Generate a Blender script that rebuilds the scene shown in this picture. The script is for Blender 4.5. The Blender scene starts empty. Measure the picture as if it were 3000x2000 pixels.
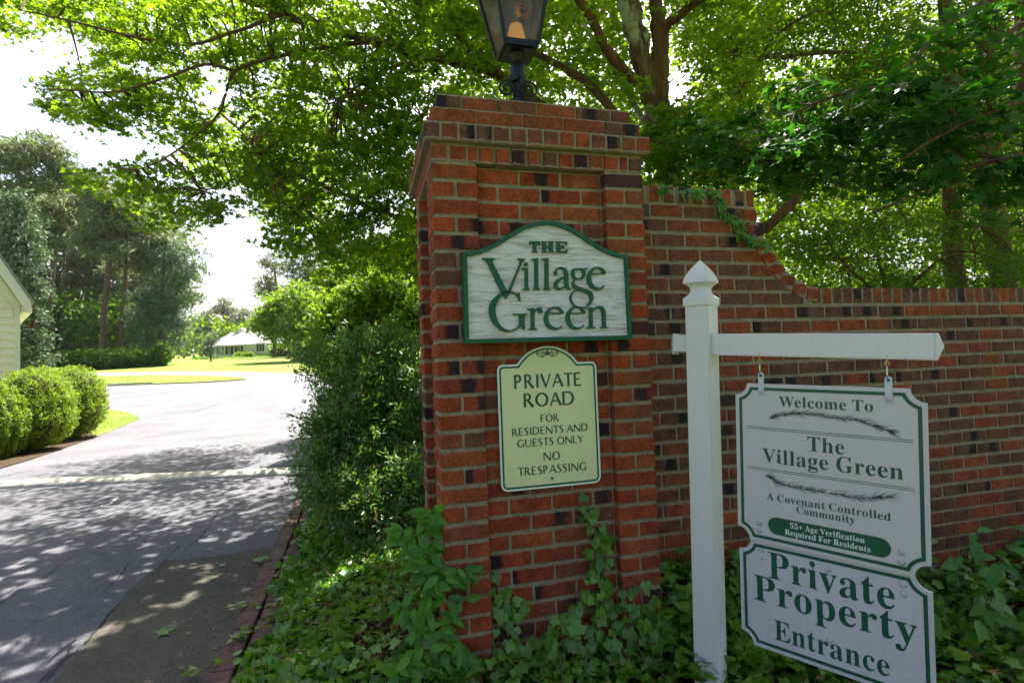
# Brick gate pillar and wall with community signs, maple overhead, drive and houses beyond.
import bpy, bmesh, math, random
import numpy as np
from mathutils import Vector, Matrix, geometry
random.seed(7); RNG = np.random.default_rng(11)
S = bpy.context.scene
COL = S.collection
R = math.radians

# ------------------------------------------------------------------ camera, world, sun, exposure
CP = np.array([-0.3094, -2.33375, 1.32296])
CR = np.array([0.964288, -0.262331, -0.036491])
CU = np.array([0.025101, -0.046638, 0.998596])
CF = np.array([0.263664, 0.96385, 0.038388])
FPX = 1612.58
cam = bpy.data.cameras.new('camera'); cam_o = bpy.data.objects.new('camera', cam); COL.objects.link(cam_o)
cam.sensor_width = 36; cam.lens = FPX / 3000 * 36; cam.clip_start = .05; cam.clip_end = 2000
cam_o.matrix_world = Matrix(((CR[0], CU[0], -CF[0], CP[0]), (CR[1], CU[1], -CF[1], CP[1]), (CR[2], CU[2], -CF[2], CP[2]), (0, 0, 0, 1)))
cam.dof.use_dof = True; cam.dof.focus_distance = 2.5; cam.dof.aperture_fstop = 7
S.camera = cam_o
SUN_AZ, SUN_EL = 22, 58            # degrees from +Y towards +X; elevation
w = bpy.data.worlds.new('World'); S.world = w; w.use_nodes = True
nt = w.node_tree; nt.nodes.clear()
sky = nt.nodes.new('ShaderNodeTexSky'); sky.sky_type = 'NISHITA'; sky.sun_disc = False
sky.sun_elevation = R(SUN_EL); sky.sun_rotation = R(SUN_AZ); sky.air_density = 1.0; sky.dust_density = 5.0; sky.ozone_density = .6
bg = nt.nodes.new('ShaderNodeBackground'); bg.inputs['Strength'].default_value = 0.07
out = nt.nodes.new('ShaderNodeOutputWorld')
nt.links.new(sky.outputs[0], bg.inputs['Color']); nt.links.new(bg.outputs[0], out.inputs['Surface'])
sun = bpy.data.lights.new('sun', 'SUN'); sun.energy = 5.0; sun.angle = R(.53); sun.color = (1, .95, .86)
sun_o = bpy.data.objects.new('sun', sun); COL.objects.link(sun_o)
sd = Vector((math.sin(R(SUN_AZ)) * math.cos(R(SUN_EL)), math.cos(R(SUN_AZ)) * math.cos(R(SUN_EL)), math.sin(R(SUN_EL))))
sun_o.rotation_euler = sd.to_track_quat('Z', 'Y').to_euler()
S.view_settings.view_transform = 'Standard'; S.view_settings.look = 'None'
S.view_settings.exposure = 2.2; S.view_settings.gamma = 1; S.view_settings.use_curve_mapping = False
S.cycles.use_denoising = True
S.cycles.max_bounces = 8; S.cycles.diffuse_bounces = 4; S.cycles.transmission_bounces = 6; S.cycles.transparent_max_bounces = 8
S.cycles.use_adaptive_sampling = True; S.cycles.sample_clamp_indirect = 8

# ------------------------------------------------------------------ placing helpers
def ray(x, y): return CF + CR * (x - 1500) / FPX - CU * (y - 1000) / FPX
def at(x, y, D): return CP + ray(x, y) * D
def hity(x, y, Y):
    d = ray(x, y); return CP + d * (Y - CP[1]) / d[1]
def terrain(x, y):
    D = (x - CP[0]) * .264 + (y - CP[1]) * .9645
    D = np.asarray(D, float)
    return np.where(D < 10, 0, np.where(D < 16, .06 * (D - 10) ** 2 / 12, np.where(D < 50, .06 * (D - 13), 2.22 + .036 * (D - 50))))
def ground(x, y):
    d = ray(x, y); t = 1.0
    while t < 400:
        p = CP + d * t
        if p[2] < terrain(p[0], p[1]): break
        t *= 1.01
    lo, hi = t / 1.01, t
    for _ in range(25):
        m = (lo + hi) / 2; p = CP + d * m
        if p[2] < terrain(p[0], p[1]): hi = m
        else: lo = m
    return CP + d * hi

# ------------------------------------------------------------------ object helpers
def tag(o, label=None, cat=None, group=None, kind=None):
    if label: o['label'] = label
    if cat: o['category'] = cat
    if group: o['group'] = group
    if kind: o['kind'] = kind
    return o
def empty(name, loc=(0, 0, 0), mat=None, parent=None):
    o = bpy.data.objects.new(name, None); COL.objects.link(o)
    if mat is not None: o.matrix_world = mat
    else: o.location = loc
    if parent: o.parent = parent
    o.empty_display_size = .1
    return o
def link(name, me, parent=None, loc=None, rot=None, scale=None, mat=None):
    o = bpy.data.objects.new(name, me); COL.objects.link(o)
    if parent: o.parent = parent
    if mat is not None: o.matrix_basis = mat
    if loc is not None: o.location = loc
    if rot is not None: o.rotation_euler = rot
    if scale is not None: o.scale = scale
    return o
def mesh(name, V, Fs, mat, smooth=False):
    me = bpy.data.meshes.new(name); me.from_pydata([tuple(v) for v in V], [], [tuple(f) for f in Fs]); me.update()
    if mat: me.materials.append(mat)
    if smooth:
        me.polygons.foreach_set('use_smooth', [True] * len(me.polygons))
    return me
def from_bm(name, bm, mat, smooth=False):
    me = bpy.data.meshes.new(name); bm.normal_update(); bm.to_mesh(me); bm.free()
    if mat: me.materials.append(mat)
    if smooth: me.polygons.foreach_set('use_smooth', [True] * len(me.polygons))
    return me
class MB:
    """collects shapes that make ONE part"""
    def __init__(s): s.v = []; s.f = []
    def add(s, V, Fs):
        n = len(s.v); s.v += [tuple(map(float, p)) for p in V]; s.f += [tuple(i + n for i in f) for f in Fs]; return s
    def box(s, a, b, M=None):
        x0, y0, z0 = a; x1, y1, z1 = b
        V = [(x0, y0, z0), (x1, y0, z0), (x1, y1, z0), (x0, y1, z0), (x0, y0, z1), (x1, y0, z1), (x1, y1, z1), (x0, y1, z1)]
        if M is not None: V = [tuple(M @ Vector(p)) for p in V]
        return s.add(V, [(0, 3, 2, 1), (4, 5, 6, 7), (0, 1, 5, 4), (1, 2, 6, 5), (2, 3, 7, 6), (3, 0, 4, 7)])
    def tube(s, P, rad, n=7, cap=True):
        P = [Vector(p) for p in P]
        if not hasattr(rad, '__len__'): rad = [rad] * len(P)
        V = []; up = Vector((.13, .21, .97))
        for i, p in enumerate(P):
            t = (P[min(i + 1, len(P) - 1)] - P[max(i - 1, 0)])
            if t.length < 1e-9: t = Vector((0, 0, 1))
            t.normalize()
            a = t.cross(up)
            if a.length < .1: a = t.cross(Vector((1, 0, 0)))
            a.normalize(); b = t.cross(a)
            for k in range(n):
                q = 2 * math.pi * k / n; V.append(p + (a * math.cos(q) + b * math.sin(q)) * rad[i])
        Fs = [(i * n + k, i * n + (k + 1) % n, (i + 1) * n + (k + 1) % n, (i + 1) * n + k) for i in range(len(P) - 1) for k in range(n)]
        if cap: Fs += [tuple(range(n))[::-1], tuple((len(P) - 1) * n + k for k in range(n))]
        return s.add(V, Fs)
    def lathe(s, prof, n=16, c=(0, 0), a0=0, square=False):
        V = []
        for r, z in prof:
            for k in range(n):
                q = 2 * math.pi * (k + .5) / n + a0
                V.append((c[0] + r * math.cos(q), c[1] + r * math.sin(q), z))
        m = len(prof)
        Fs = [(i * n + k, i * n + (k + 1) % n, (i + 1) * n + (k + 1) % n, (i + 1) * n + k) for i in range(m - 1) for k in range(n)]
        Fs += [tuple(range(n))[::-1], tuple((m - 1) * n + k for k in range(n))]
        return s.add(V, Fs)
    def build(s, name, mat, parent=None, smooth=False, **kw):
        return link(name, mesh(name, s.v, s.f, mat, smooth), parent, **kw)
def catmull(P, k=8):
    P = [np.array(p, float) for p in P]; P = [2 * P[0] - P[1]] + P + [2 * P[-1] - P[-2]]; o = []
    for i in range(1, len(P) - 2):
        for j in range(k):
            t = j / k
            o.append(.5 * ((2 * P[i]) + (-P[i - 1] + P[i + 1]) * t + (2 * P[i - 1] - 5 * P[i] + 4 * P[i + 1] - P[i + 2]) * t * t + (-P[i - 1] + 3 * P[i] - 3 * P[i + 1] + P[i + 2]) * t ** 3))
    o.append(P[-2]); return o

# ------------------------------------------------------------------ materials
class NT:
    def __init__(s, name):
        s.m = bpy.data.materials.new(name); s.m.use_nodes = True; s.t = s.m.node_tree; s.t.nodes.clear()
        s.o = s.n('ShaderNodeOutputMaterial')
    def n(s, ty, **kw):
        x = s.t.nodes.new(ty)
        for k, v in kw.items(): setattr(x, k, v)
        return x
    def l(s, a, b): s.t.links.new(a, b); return b.node
    def val(s, node, name, v):
        node.inputs[name].default_value = v; return node
    def mix(s, f, a, b, bt='MIX'):
        x = s.n('ShaderNodeMix', data_type='RGBA', blend_type=bt)
        for i, q in ((0, f), (6, a), (7, b)):
            if isinstance(q, (int, float)): x.inputs[i].default_value = q
            elif isinstance(q, tuple): x.inputs[i].default_value = (q + (1,))[:4]
            else: s.l(q, x.inputs[i])
        return x.outputs[2]
    def math(s, op, a, b=0., c=0.):
        x = s.n('ShaderNodeMath', operation=op)
        for i, q in enumerate((a, b, c)):
            if isinstance(q, (int, float)): x.inputs[i].default_value = q
            else: s.l(q, x.inputs[i])
        return x.outputs[0]
    def ramp(s, f, stops, interp='LINEAR'):
        x = s.n('ShaderNodeValToRGB'); x.color_ramp.interpolation = interp
        e = x.color_ramp.elements
        while len(e) < len(stops): e.new(.5)
        for i, (p, c) in enumerate(stops):
            e[i].position = p; e[i].color = ((c,) * 3 if isinstance(c, (int, float)) else c)[:3] + (1,)
        s.l(f, x.inputs[0]); return x.outputs[0]
    def noise(s, vec, scale, detail=4, rough=.55, dist=0.):
        x = s.n('ShaderNodeTexNoise'); x.inputs['Scale'].default_value = scale; x.inputs['Detail'].default_value = detail
        x.inputs['Roughness'].default_value = rough; x.inputs['Distortion'].default_value = dist
        if vec is not None: s.l(vec, x.inputs['Vector'])
        return x.outputs['Fac']
    def co(s, kind='Object'): return s.n('ShaderNodeTexCoord').outputs[kind]
    def pos(s): return s.n('ShaderNodeNewGeometry').outputs['Position']
    def scale(s, v, sc):
        x = s.n('ShaderNodeMapping'); x.inputs['Scale'].default_value = sc; s.l(v, x.inputs['Vector']); return x.outputs[0]
    def bump(s, h, strength=.3, dist=.002):
        x = s.n('ShaderNodeBump'); x.inputs['Strength'].default_value = strength; x.inputs['Distance'].default_value = dist
        s.l(h, x.inputs['Height']); return x.outputs[0]
    def bsdf(s, color, rough=.8, spec=.3, bump=None, metal=0., **kw):
        p = s.n('ShaderNodeBsdfPrincipled')
        for nm, q in (('Base Color', color), ('Roughness', rough)):
            if isinstance(q, (int, float)): p.inputs[nm].default_value = q
            elif isinstance(q, tuple): p.inputs[nm].default_value = (q + (1,))[:4]
            else: s.l(q, p.inputs[nm])
        p.inputs['Specular IOR Level'].default_value = spec; p.inputs['Metallic'].default_value = metal
        if bump is not None: s.l(bump, p.inputs['Normal'])
        s.l(p.outputs[0], s.o.inputs['Surface']); s.p = p; return s.m
def simple(name, c, rough=.7, spec=.3, metal=0., var=.15, nscale=8., bscale=0, bstr=.2):
    t = NT(name); v = t.pos()
    n_ = t.noise(v, nscale, 5)
    c2 = tuple(max(0, q * (1 - var)) for q in c); c1 = tuple(min(1, q * (1 + var)) for q in c)
    col = t.ramp(n_, [(.3, c2), (.7, c1)])
    b = t.bump(t.noise(v, bscale, 4), bstr, .002) if bscale else None
    return t.bsdf(col, rough, spec, b, metal)

def brick_mat(island=False, brown=0., nm='brick'):
    t = NT(nm); rnd = t.n('ShaderNodeNewGeometry').outputs['Random Per Island'] if island else t.n('ShaderNodeObjectInfo').outputs['Random']; v = t.co('Object'); pos = t.pos()
    wn = t.n('ShaderNodeTexWhiteNoise', noise_dimensions='1D'); t.l(t.math('MULTIPLY', rnd, 371.3), wn.inputs['W'])
    sep = t.n('ShaderNodeSeparateColor'); t.l(wn.outputs['Color'], sep.inputs[0]); r1, r2, r3 = sep.outputs
    base = t.ramp(wn.outputs['Value'], [(0, (.215, .037, .017)), (.25, (.32, .060, .018)), (.5, (.255, .045, .016)), (.75, (.30, .070, .022)), (.88, (.22, .064, .025)), (.95, (.16, .06, .026)), (1, (.11, .052, .03))])
    if brown: base = t.mix(t.ramp(t.math('ADD', wn.outputs['Value'], t.math('MULTIPLY_ADD', t.noise(pos, 4, 4), .8, -.4)), [(.5 - brown * .6, .95), (.6, .1 if brown < .4 else .3)]), base, (.125, .062, .032))
    big = t.noise(pos, 13, 5, .65); fine = t.noise(pos, 80, 6, .78)
    base = t.mix(.9, base, t.ramp(big, [(.3, .55), (.7, 1.3)]), 'MULTIPLY')
    base = t.mix(1., base, t.ramp(fine, [(.32, .4), (.5, 1.), (.72, 1.5)]), 'MULTIPLY')
    # flashed dark end or middle
    sx = t.n('ShaderNodeSeparateXYZ'); t.l(v, sx.inputs[0])
    cen = t.math('MULTIPLY_ADD', r2, .2, -.1)
    wob = t.math('MULTIPLY_ADD', t.noise(pos, 30, 3), .05, -.025)
    dist = t.math('ABSOLUTE', t.math('ADD', t.math('SUBTRACT', sx.outputs[0], cen), wob))
    band = t.n('ShaderNodeMapRange'); t.l(dist, band.inputs[0]); band.inputs[1].default_value = .022; band.inputs[2].default_value = .042; band.inputs[3].default_value = 1; band.inputs[4].default_value = 0
    gate = t.math('LESS_THAN', r1, .19)
    dark = t.mix(t.math('MULTIPLY', band.outputs[0], t.math('MULTIPLY', gate, .93)), base, (.012, .011, .015))
    full = t.math('LESS_THAN', r3, .018)
    dark = t.mix(t.math('MULTIPLY', full, .8), dark, (.022, .017, .02))
    # dark weathering
    dark = t.mix(t.ramp(t.noise(t.scale(pos, (1, 1, .5)), 3.1, 5, .65), [(.48, 0.), (.72, .55)]), dark, (.07, .04, .025))
    # pale mortar smears
    sm = t.ramp(t.noise(pos, 22, 6, .75), [(.66, 0.), (.78, .55)])
    col = t.mix(t.math('MULTIPLY', sm, t.math('GREATER_THAN', r2, .55)), dark, (.36, .27, .24))
    e_ = t.math('ADD', t.math('ABSOLUTE', sx.outputs[2]), t.math('MULTIPLY_ADD', t.noise(pos, 48, 4, .7), .022, -.0125))
    em = t.n('ShaderNodeMapRange'); t.l(e_, em.inputs[0]); em.inputs[1].default_value = .0268; em.inputs[2].default_value = .0292
    if not island: col = t.mix(t.math('MULTIPLY', em.outputs[0], .7), col, (.28, .235, .165))
    speck = t.ramp(t.noise(pos, 240, 2), [(.74, 0.), (.8, .5)])
    col = t.mix(speck, col, (.4, .32, .28))
    h = t.math('ADD', t.noise(pos, 60, 6, .7), t.math('MULTIPLY', t.noise(pos, 17, 2), .7))
    return t.bsdf(col, .88, .2, t.bump(h, .75, .006))
def mortar_mat():
    t = NT('mortar'); p = t.pos()
    c = t.ramp(t.noise(p, 14, 5), [(.3, (.22, .18, .105)), (.6, (.31, .25, .155)), (.8, (.38, .32, .21))])
    c = t.mix(.6, c, t.ramp(t.noise(p, 180, 3, .7), [(.3, .6), (.7, 1.2)]), 'MULTIPLY')
    moss = t.ramp(t.noise(p, 5, 4), [(.58, 0.), (.72, .4)])
    c = t.mix(moss, c, (.12, .13, .05))
    return t.bsdf(c, .95, .15, t.bump(t.noise(p, 70, 6, .7), .8, .006))
M = {}
M['brick'] = brick_mat(); M['brick_joined'] = brick_mat(True, .15, 'brick_joined'); M['brick_brown'] = brick_mat(False, .62, 'weathered_brick'); M['brick_wall'] = brick_mat(False, .12, 'wall_brick'); M['mortar'] = mortar_mat()
def leaf_mat(name, c1, c2, trans, rough=.55, spec=.22, tw=.45, under=None):
    t = NT(name); a = t.n('ShaderNodeAttribute', attribute_name='tint')
    col = t.ramp(a.outputs['Fac'], [(0, c1), (1, c2)])
    tc = t.mix(1., t.ramp(a.outputs['Fac'], [(0, tuple(q * .75 for q in trans)), (1, tuple(q * 1.25 for q in trans))]), (1, 1, 1), 'MULTIPLY')
    t.bsdf(col, rough, spec); tr = t.n('ShaderNodeBsdfTranslucent'); t.l(tc, tr.inputs['Color'])
    mx = t.n('ShaderNodeMixShader'); mx.inputs[0].default_value = tw
    t.l(t.p.outputs[0], mx.inputs[1]); t.l(tr.outputs[0], mx.inputs[2]); t.l(mx.outputs[0], t.o.inputs['Surface'])
    return t.m
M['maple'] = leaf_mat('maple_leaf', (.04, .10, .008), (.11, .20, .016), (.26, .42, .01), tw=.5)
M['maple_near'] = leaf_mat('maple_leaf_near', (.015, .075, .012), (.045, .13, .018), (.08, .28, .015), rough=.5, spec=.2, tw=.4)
M['forest'] = leaf_mat('forest_leaf', (.03, .075, .006), (.085, .15, .012), (.19, .31, .006), tw=.42)
M['evergreen'] = leaf_mat('evergreen_leaf', (.065, .145, .022), (.17, .28, .055), (.16, .34, .02), rough=.4, spec=.55, tw=.33)
M['understorey'] = leaf_mat('understorey_leaf', (.03, .075, .008), (.08, .15, .02), (.12, .25, .01), rough=.6, spec=.12, tw=.35)
M['bright_shrub'] = leaf_mat('shrub_leaf', (.07, .15, .015), (.16, .26, .03), (.22, .36, .02), tw=.42)
M['ivy'] = leaf_mat('ivy_leaf', (.04, .125, .010), (.14, .29, .03), (.20, .42, .015), rough=.36, spec=.5, tw=.33)
M['smilax'] = leaf_mat('broad_leaf', (.045, .15, .012), (.10, .26, .022), (.14, .38, .015), rough=.36, spec=.35, tw=.35)
M['hedge'] = leaf_mat('hedge_leaf', (.08, .14, .012), (.20, .30, .022), (.28, .40, .015), tw=.34)
M['pine'] = leaf_mat('pine_needle', (.075, .105, .05), (.17, .20, .10), (.17, .21, .08), tw=.35, rough=.6, spec=.2)
M['cedar'] = leaf_mat('cedar_needle', (.06, .10, .055), (.13, .18, .095), (.08, .13, .05), tw=.25, rough=.6, spec=.2)
M['pinestraw'] = simple('pine_straw', (.34, .17, .075), .8, .1, var=.5, nscale=90)
def bark_mat(name, ca, cb, cc):
    t = NT(name); p = t.scale(t.pos(), (1, 1, .22))
    n1 = t.noise(p, 16, 6, .65, .6); n2 = t.noise(t.pos(), 3.2, 3)
    c = t.ramp(n1, [(.33, ca), (.62, cb)])
    c = t.mix(t.ramp(n2, [(.42, 0.), (.54, 1.)]), c, t.ramp(n1, [(.35, ca), (.5, cc)]))
    return t.bsdf(c, .9, .15, t.bump(t.noise(p, 30, 6, .7), .9, .02))
M['bark'] = bark_mat('maple_bark', (.035, .022, .014), (.19, .12, .07), (.42, .39, .32))
M['bark_brown'] = bark_mat('limb_bark', (.05, .028, .014), (.19, .10, .05), (.13, .08, .045))
M['bark_pine'] = bark_mat('pine_bark', (.05, .032, .024), (.16, .10, .07), (.12, .085, .065))
M['vinyl'] = None
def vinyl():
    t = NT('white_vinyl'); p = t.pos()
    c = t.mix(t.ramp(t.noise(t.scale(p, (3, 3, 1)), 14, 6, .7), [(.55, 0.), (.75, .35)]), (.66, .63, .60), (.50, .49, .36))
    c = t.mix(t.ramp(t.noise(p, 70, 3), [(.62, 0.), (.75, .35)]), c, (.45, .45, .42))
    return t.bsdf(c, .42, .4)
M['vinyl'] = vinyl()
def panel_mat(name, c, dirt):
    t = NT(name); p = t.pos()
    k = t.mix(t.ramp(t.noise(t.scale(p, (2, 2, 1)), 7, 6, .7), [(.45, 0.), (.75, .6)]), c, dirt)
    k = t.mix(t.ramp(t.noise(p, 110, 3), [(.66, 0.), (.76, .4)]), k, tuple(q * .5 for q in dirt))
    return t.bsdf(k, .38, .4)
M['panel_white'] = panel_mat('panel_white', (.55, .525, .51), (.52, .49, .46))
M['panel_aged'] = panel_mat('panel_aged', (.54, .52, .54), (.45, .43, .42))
M['panel_cream'] = panel_mat('panel_cream', (.68, .68, .36), (.56, .55, .29))
M['panel_rim'] = panel_mat('panel_rim', (.72, .76, .62), (.6, .64, .48))
M['print_green'] = simple('print_green', (.008, .085, .042), .4, .4, var=.12, nscale=30)
M['print_black'] = simple('print_black', (.015, .017, .02), .5, .3)
M['print_white'] = simple('print_white', (.72, .74, .74), .45, .3, var=.03)
def wood_paint(name, c, dark, amount):
    t = NT(name); p = t.pos(); q = t.scale(p, (.9, .9, 16)); q2 = t.scale(p, (.6, .6, 7))
    g = t.noise(q, 16, 6, .72, .5); g2 = t.noise(q2, 7, 4, .6, 1.2)
    k = t.mix(t.ramp(t.math('ADD', t.math('MULTIPLY', g, .6), t.math('MULTIPLY', g2, .4)), [(.5 - amount, .65), (.55 - amount * .4, 0.)]), c, dark)
    k = t.mix(.5, k, t.ramp(g2, [(.3, .78), (.6, 1.05)]), 'MULTIPLY')
    return t.bsdf(k, .75, .2, t.bump(t.math('ADD', g, g2), .9, .006))
M['wood_white'] = wood_paint('weathered_white_wood', (.74, .72, .69), (.30, .26, .21), .10)
def green_paint():
    t = NT('green_paint'); p = t.pos()
    k = t.ramp(t.noise(p, 25, 5), [(.3, (.003, .065, .028)), (.7, (.004, .10, .043))])
    return t.bsdf(k, .5, .35, t.bump(t.noise(p, 60, 3), .2, .002))
M['green'] = green_paint()
M['green_dark'] = simple('green_letter_side', (.004, .05, .025), .6, .3)
M['iron'] = simple('black_iron', (.007, .008, .011), .45, .32, var=.3, nscale=40, bscale=90, bstr=.25)
M['brass'] = simple('brass_hook', (.45, .34, .12), .35, .6, metal=.9)
M['steel'] = simple('steel_snap', (.5, .52, .58), .25, .6, metal=.9)
M['screw'] = simple('painted_screw', (.6, .58, .53), .5, .4)
M['plastic'] = simple('grey_plastic_strap', (.55, .55, .58), .35, .5, var=.05)
M['adhesive'] = simple('old_adhesive', (.30, .24, .15), .7, .3, var=.3, nscale=60)
M['capnut'] = simple('grey_cap', (.42, .42, .44), .45, .5)
def glass():
    t = NT('dusty_lamp_glass'); tr = t.n('ShaderNodeBsdfTransparent'); tr.inputs[0].default_value = (.80, .78, .72, 1)
    g = t.n('ShaderNodeBsdfGlossy'); g.inputs['Roughness'].default_value = .12; g.inputs['Color'].default_value = (.8, .8, .8, 1)
    d = t.n('ShaderNodeBsdfDiffuse'); d.inputs['Color'].default_value = (.26, .22, .15, 1)
    f = t.n('ShaderNodeFresnel'); f.inputs[0].default_value = 1.45
    m1 = t.n('ShaderNodeMixShader'); t.l(f.outputs[0], m1.inputs[0]); t.l(tr.outputs[0], m1.inputs[1]); t.l(g.outputs[0], m1.inputs[2])
    m2 = t.n('ShaderNodeMixShader'); t.l(t.ramp(t.noise(t.scale(t.pos(), (1, 1, .4)), 22, 5), [(.35, .10), (.7, .34)]), m2.inputs[0])
    t.l(m1.outputs[0], m2.inputs[1]); t.l(d.outputs[0], m2.inputs[2]); t.l(m2.outputs[0], t.o.inputs['Surface']); return t.m
M['glass'] = glass()
def glow():
    t = NT('lit_mantle'); e = t.n('ShaderNodeEmission'); e.inputs['Color'].default_value = (1, .48, .10, 1); e.inputs['Strength'].default_value = .13
    t.l(e.outputs[0], t.o.inputs['Surface']); return t.m
M['glow'] = glow()
def flame():
    t = NT('flame'); e = t.n('ShaderNodeEmission'); e.inputs['Color'].default_value = (1, .72, .3, 1); e.inputs['Strength'].default_value = 6
    t.l(e.outputs[0], t.o.inputs['Surface']); return t.m
M['flame'] = flame()
def asphalt(name, a, b, crack=True, grain=1.):
    t = NT(name); p = t.pos()
    c = t.ramp(t.noise(p, .8, 5), [(.3, a), (.7, b)])
    c = t.mix(.85, c, t.ramp(t.noise(p, 120, 4, .75), [(.34, .45), (.52, 1.), (.74, 1.6)]), 'MULTIPLY')
    c = t.mix(.5, c, t.ramp(t.noise(p, 14, 5, .7), [(.35, .75), (.65, 1.15)]), 'MULTIPLY')
    if crack:
        for sc, wd, am in ((.55, .005, .22), (8., .03, .3)):
            v = t.n('ShaderNodeTexVoronoi', feature='DISTANCE_TO_EDGE'); v.inputs['Scale'].default_value = sc
            nz = t.n('ShaderNodeTexNoise'); nz.inputs['Scale'].default_value = 3 * sc; nz.inputs['Detail'].default_value = 5; t.l(p, nz.inputs['Vector'])
            mixv = t.n('ShaderNodeVectorMath', operation='MULTIPLY_ADD'); t.l(nz.outputs['Color'], mixv.inputs[0]); mixv.inputs[1].default_value = (.35 / sc,) * 3; t.l(p, mixv.inputs[2])
            t.l(mixv.outputs[0], v.inputs['Vector'])
            c = t.mix(t.ramp(v.outputs['Distance'], [(0, am), (wd, 0.)]), c, (.035, .033, .03))
    return t.bsdf(c, .9, .2, t.bump(t.noise(p, 110, 4, .8), .9 * grain, .008))
M['asphalt'] = asphalt('worn_asphalt', (.10, .098, .113), (.15, .147, .162))
M['patch'] = asphalt('newer_asphalt', (.075, .068, .055), (.115, .10, .08), False)
M['bump'] = asphalt('bump_paint', (.40, .37, .31), (.50, .47, .40), True, .5)
M['kerb'] = simple('concrete_kerb', (.42, .40, .34), .9, .2, nscale=20, bscale=80)
def grass_mat(name, a, b, c_):
    t = NT(name); p = t.pos()
    c = t.ramp(t.noise(p, .35, 6, .6), [(.3, a), (.5, b), (.72, c_)])
    c = t.mix(.6, c, t.ramp(t.noise(p, 25, 4, .8), [(.3, .6), (.7, 1.3)]), 'MULTIPLY')
    return t.bsdf(c, .9, .1, t.bump(t.noise(p, 60, 4), .8, .03))
M['lawn'] = grass_mat('lawn', (.10, .16, .02), (.14, .20, .03), (.22, .22, .06))
M['soil'] = grass_mat('litter_soil', (.03, .022, .013), (.055, .038, .022), (.11, .065, .035))
M['paver'] = simple('paver_brick', (.125, .072, .062), .9, .2, var=.4, nscale=14, bscale=90, bstr=.5)
M['siding'] = simple('pale_siding', (.74, .70, .50), .6, .3, var=.03)
M['trim'] = simple('cream_trim', (.66, .65, .50), .55, .3, var=.03)
M['shingle'] = simple('grey_shingle', (.30, .28, .29), .9, .2, var=.2, nscale=30)
M['wallwhite'] = simple('white_painted_brick', (.66, .68, .68), .8, .2, var=.05)
M['shutter'] = simple('dark_shutter', (.03, .035, .04), .6, .3)
M['window'] = simple('window_pane', (.05, .06, .075), .12, .6)
M['nest'] = simple('nest_straw', (.16, .085, .04), .9, .1, var=.6, nscale=120)
M['core'] = simple('dark_core', (.035, .028, .018), .95, .05, var=.5, nscale=20)

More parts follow.
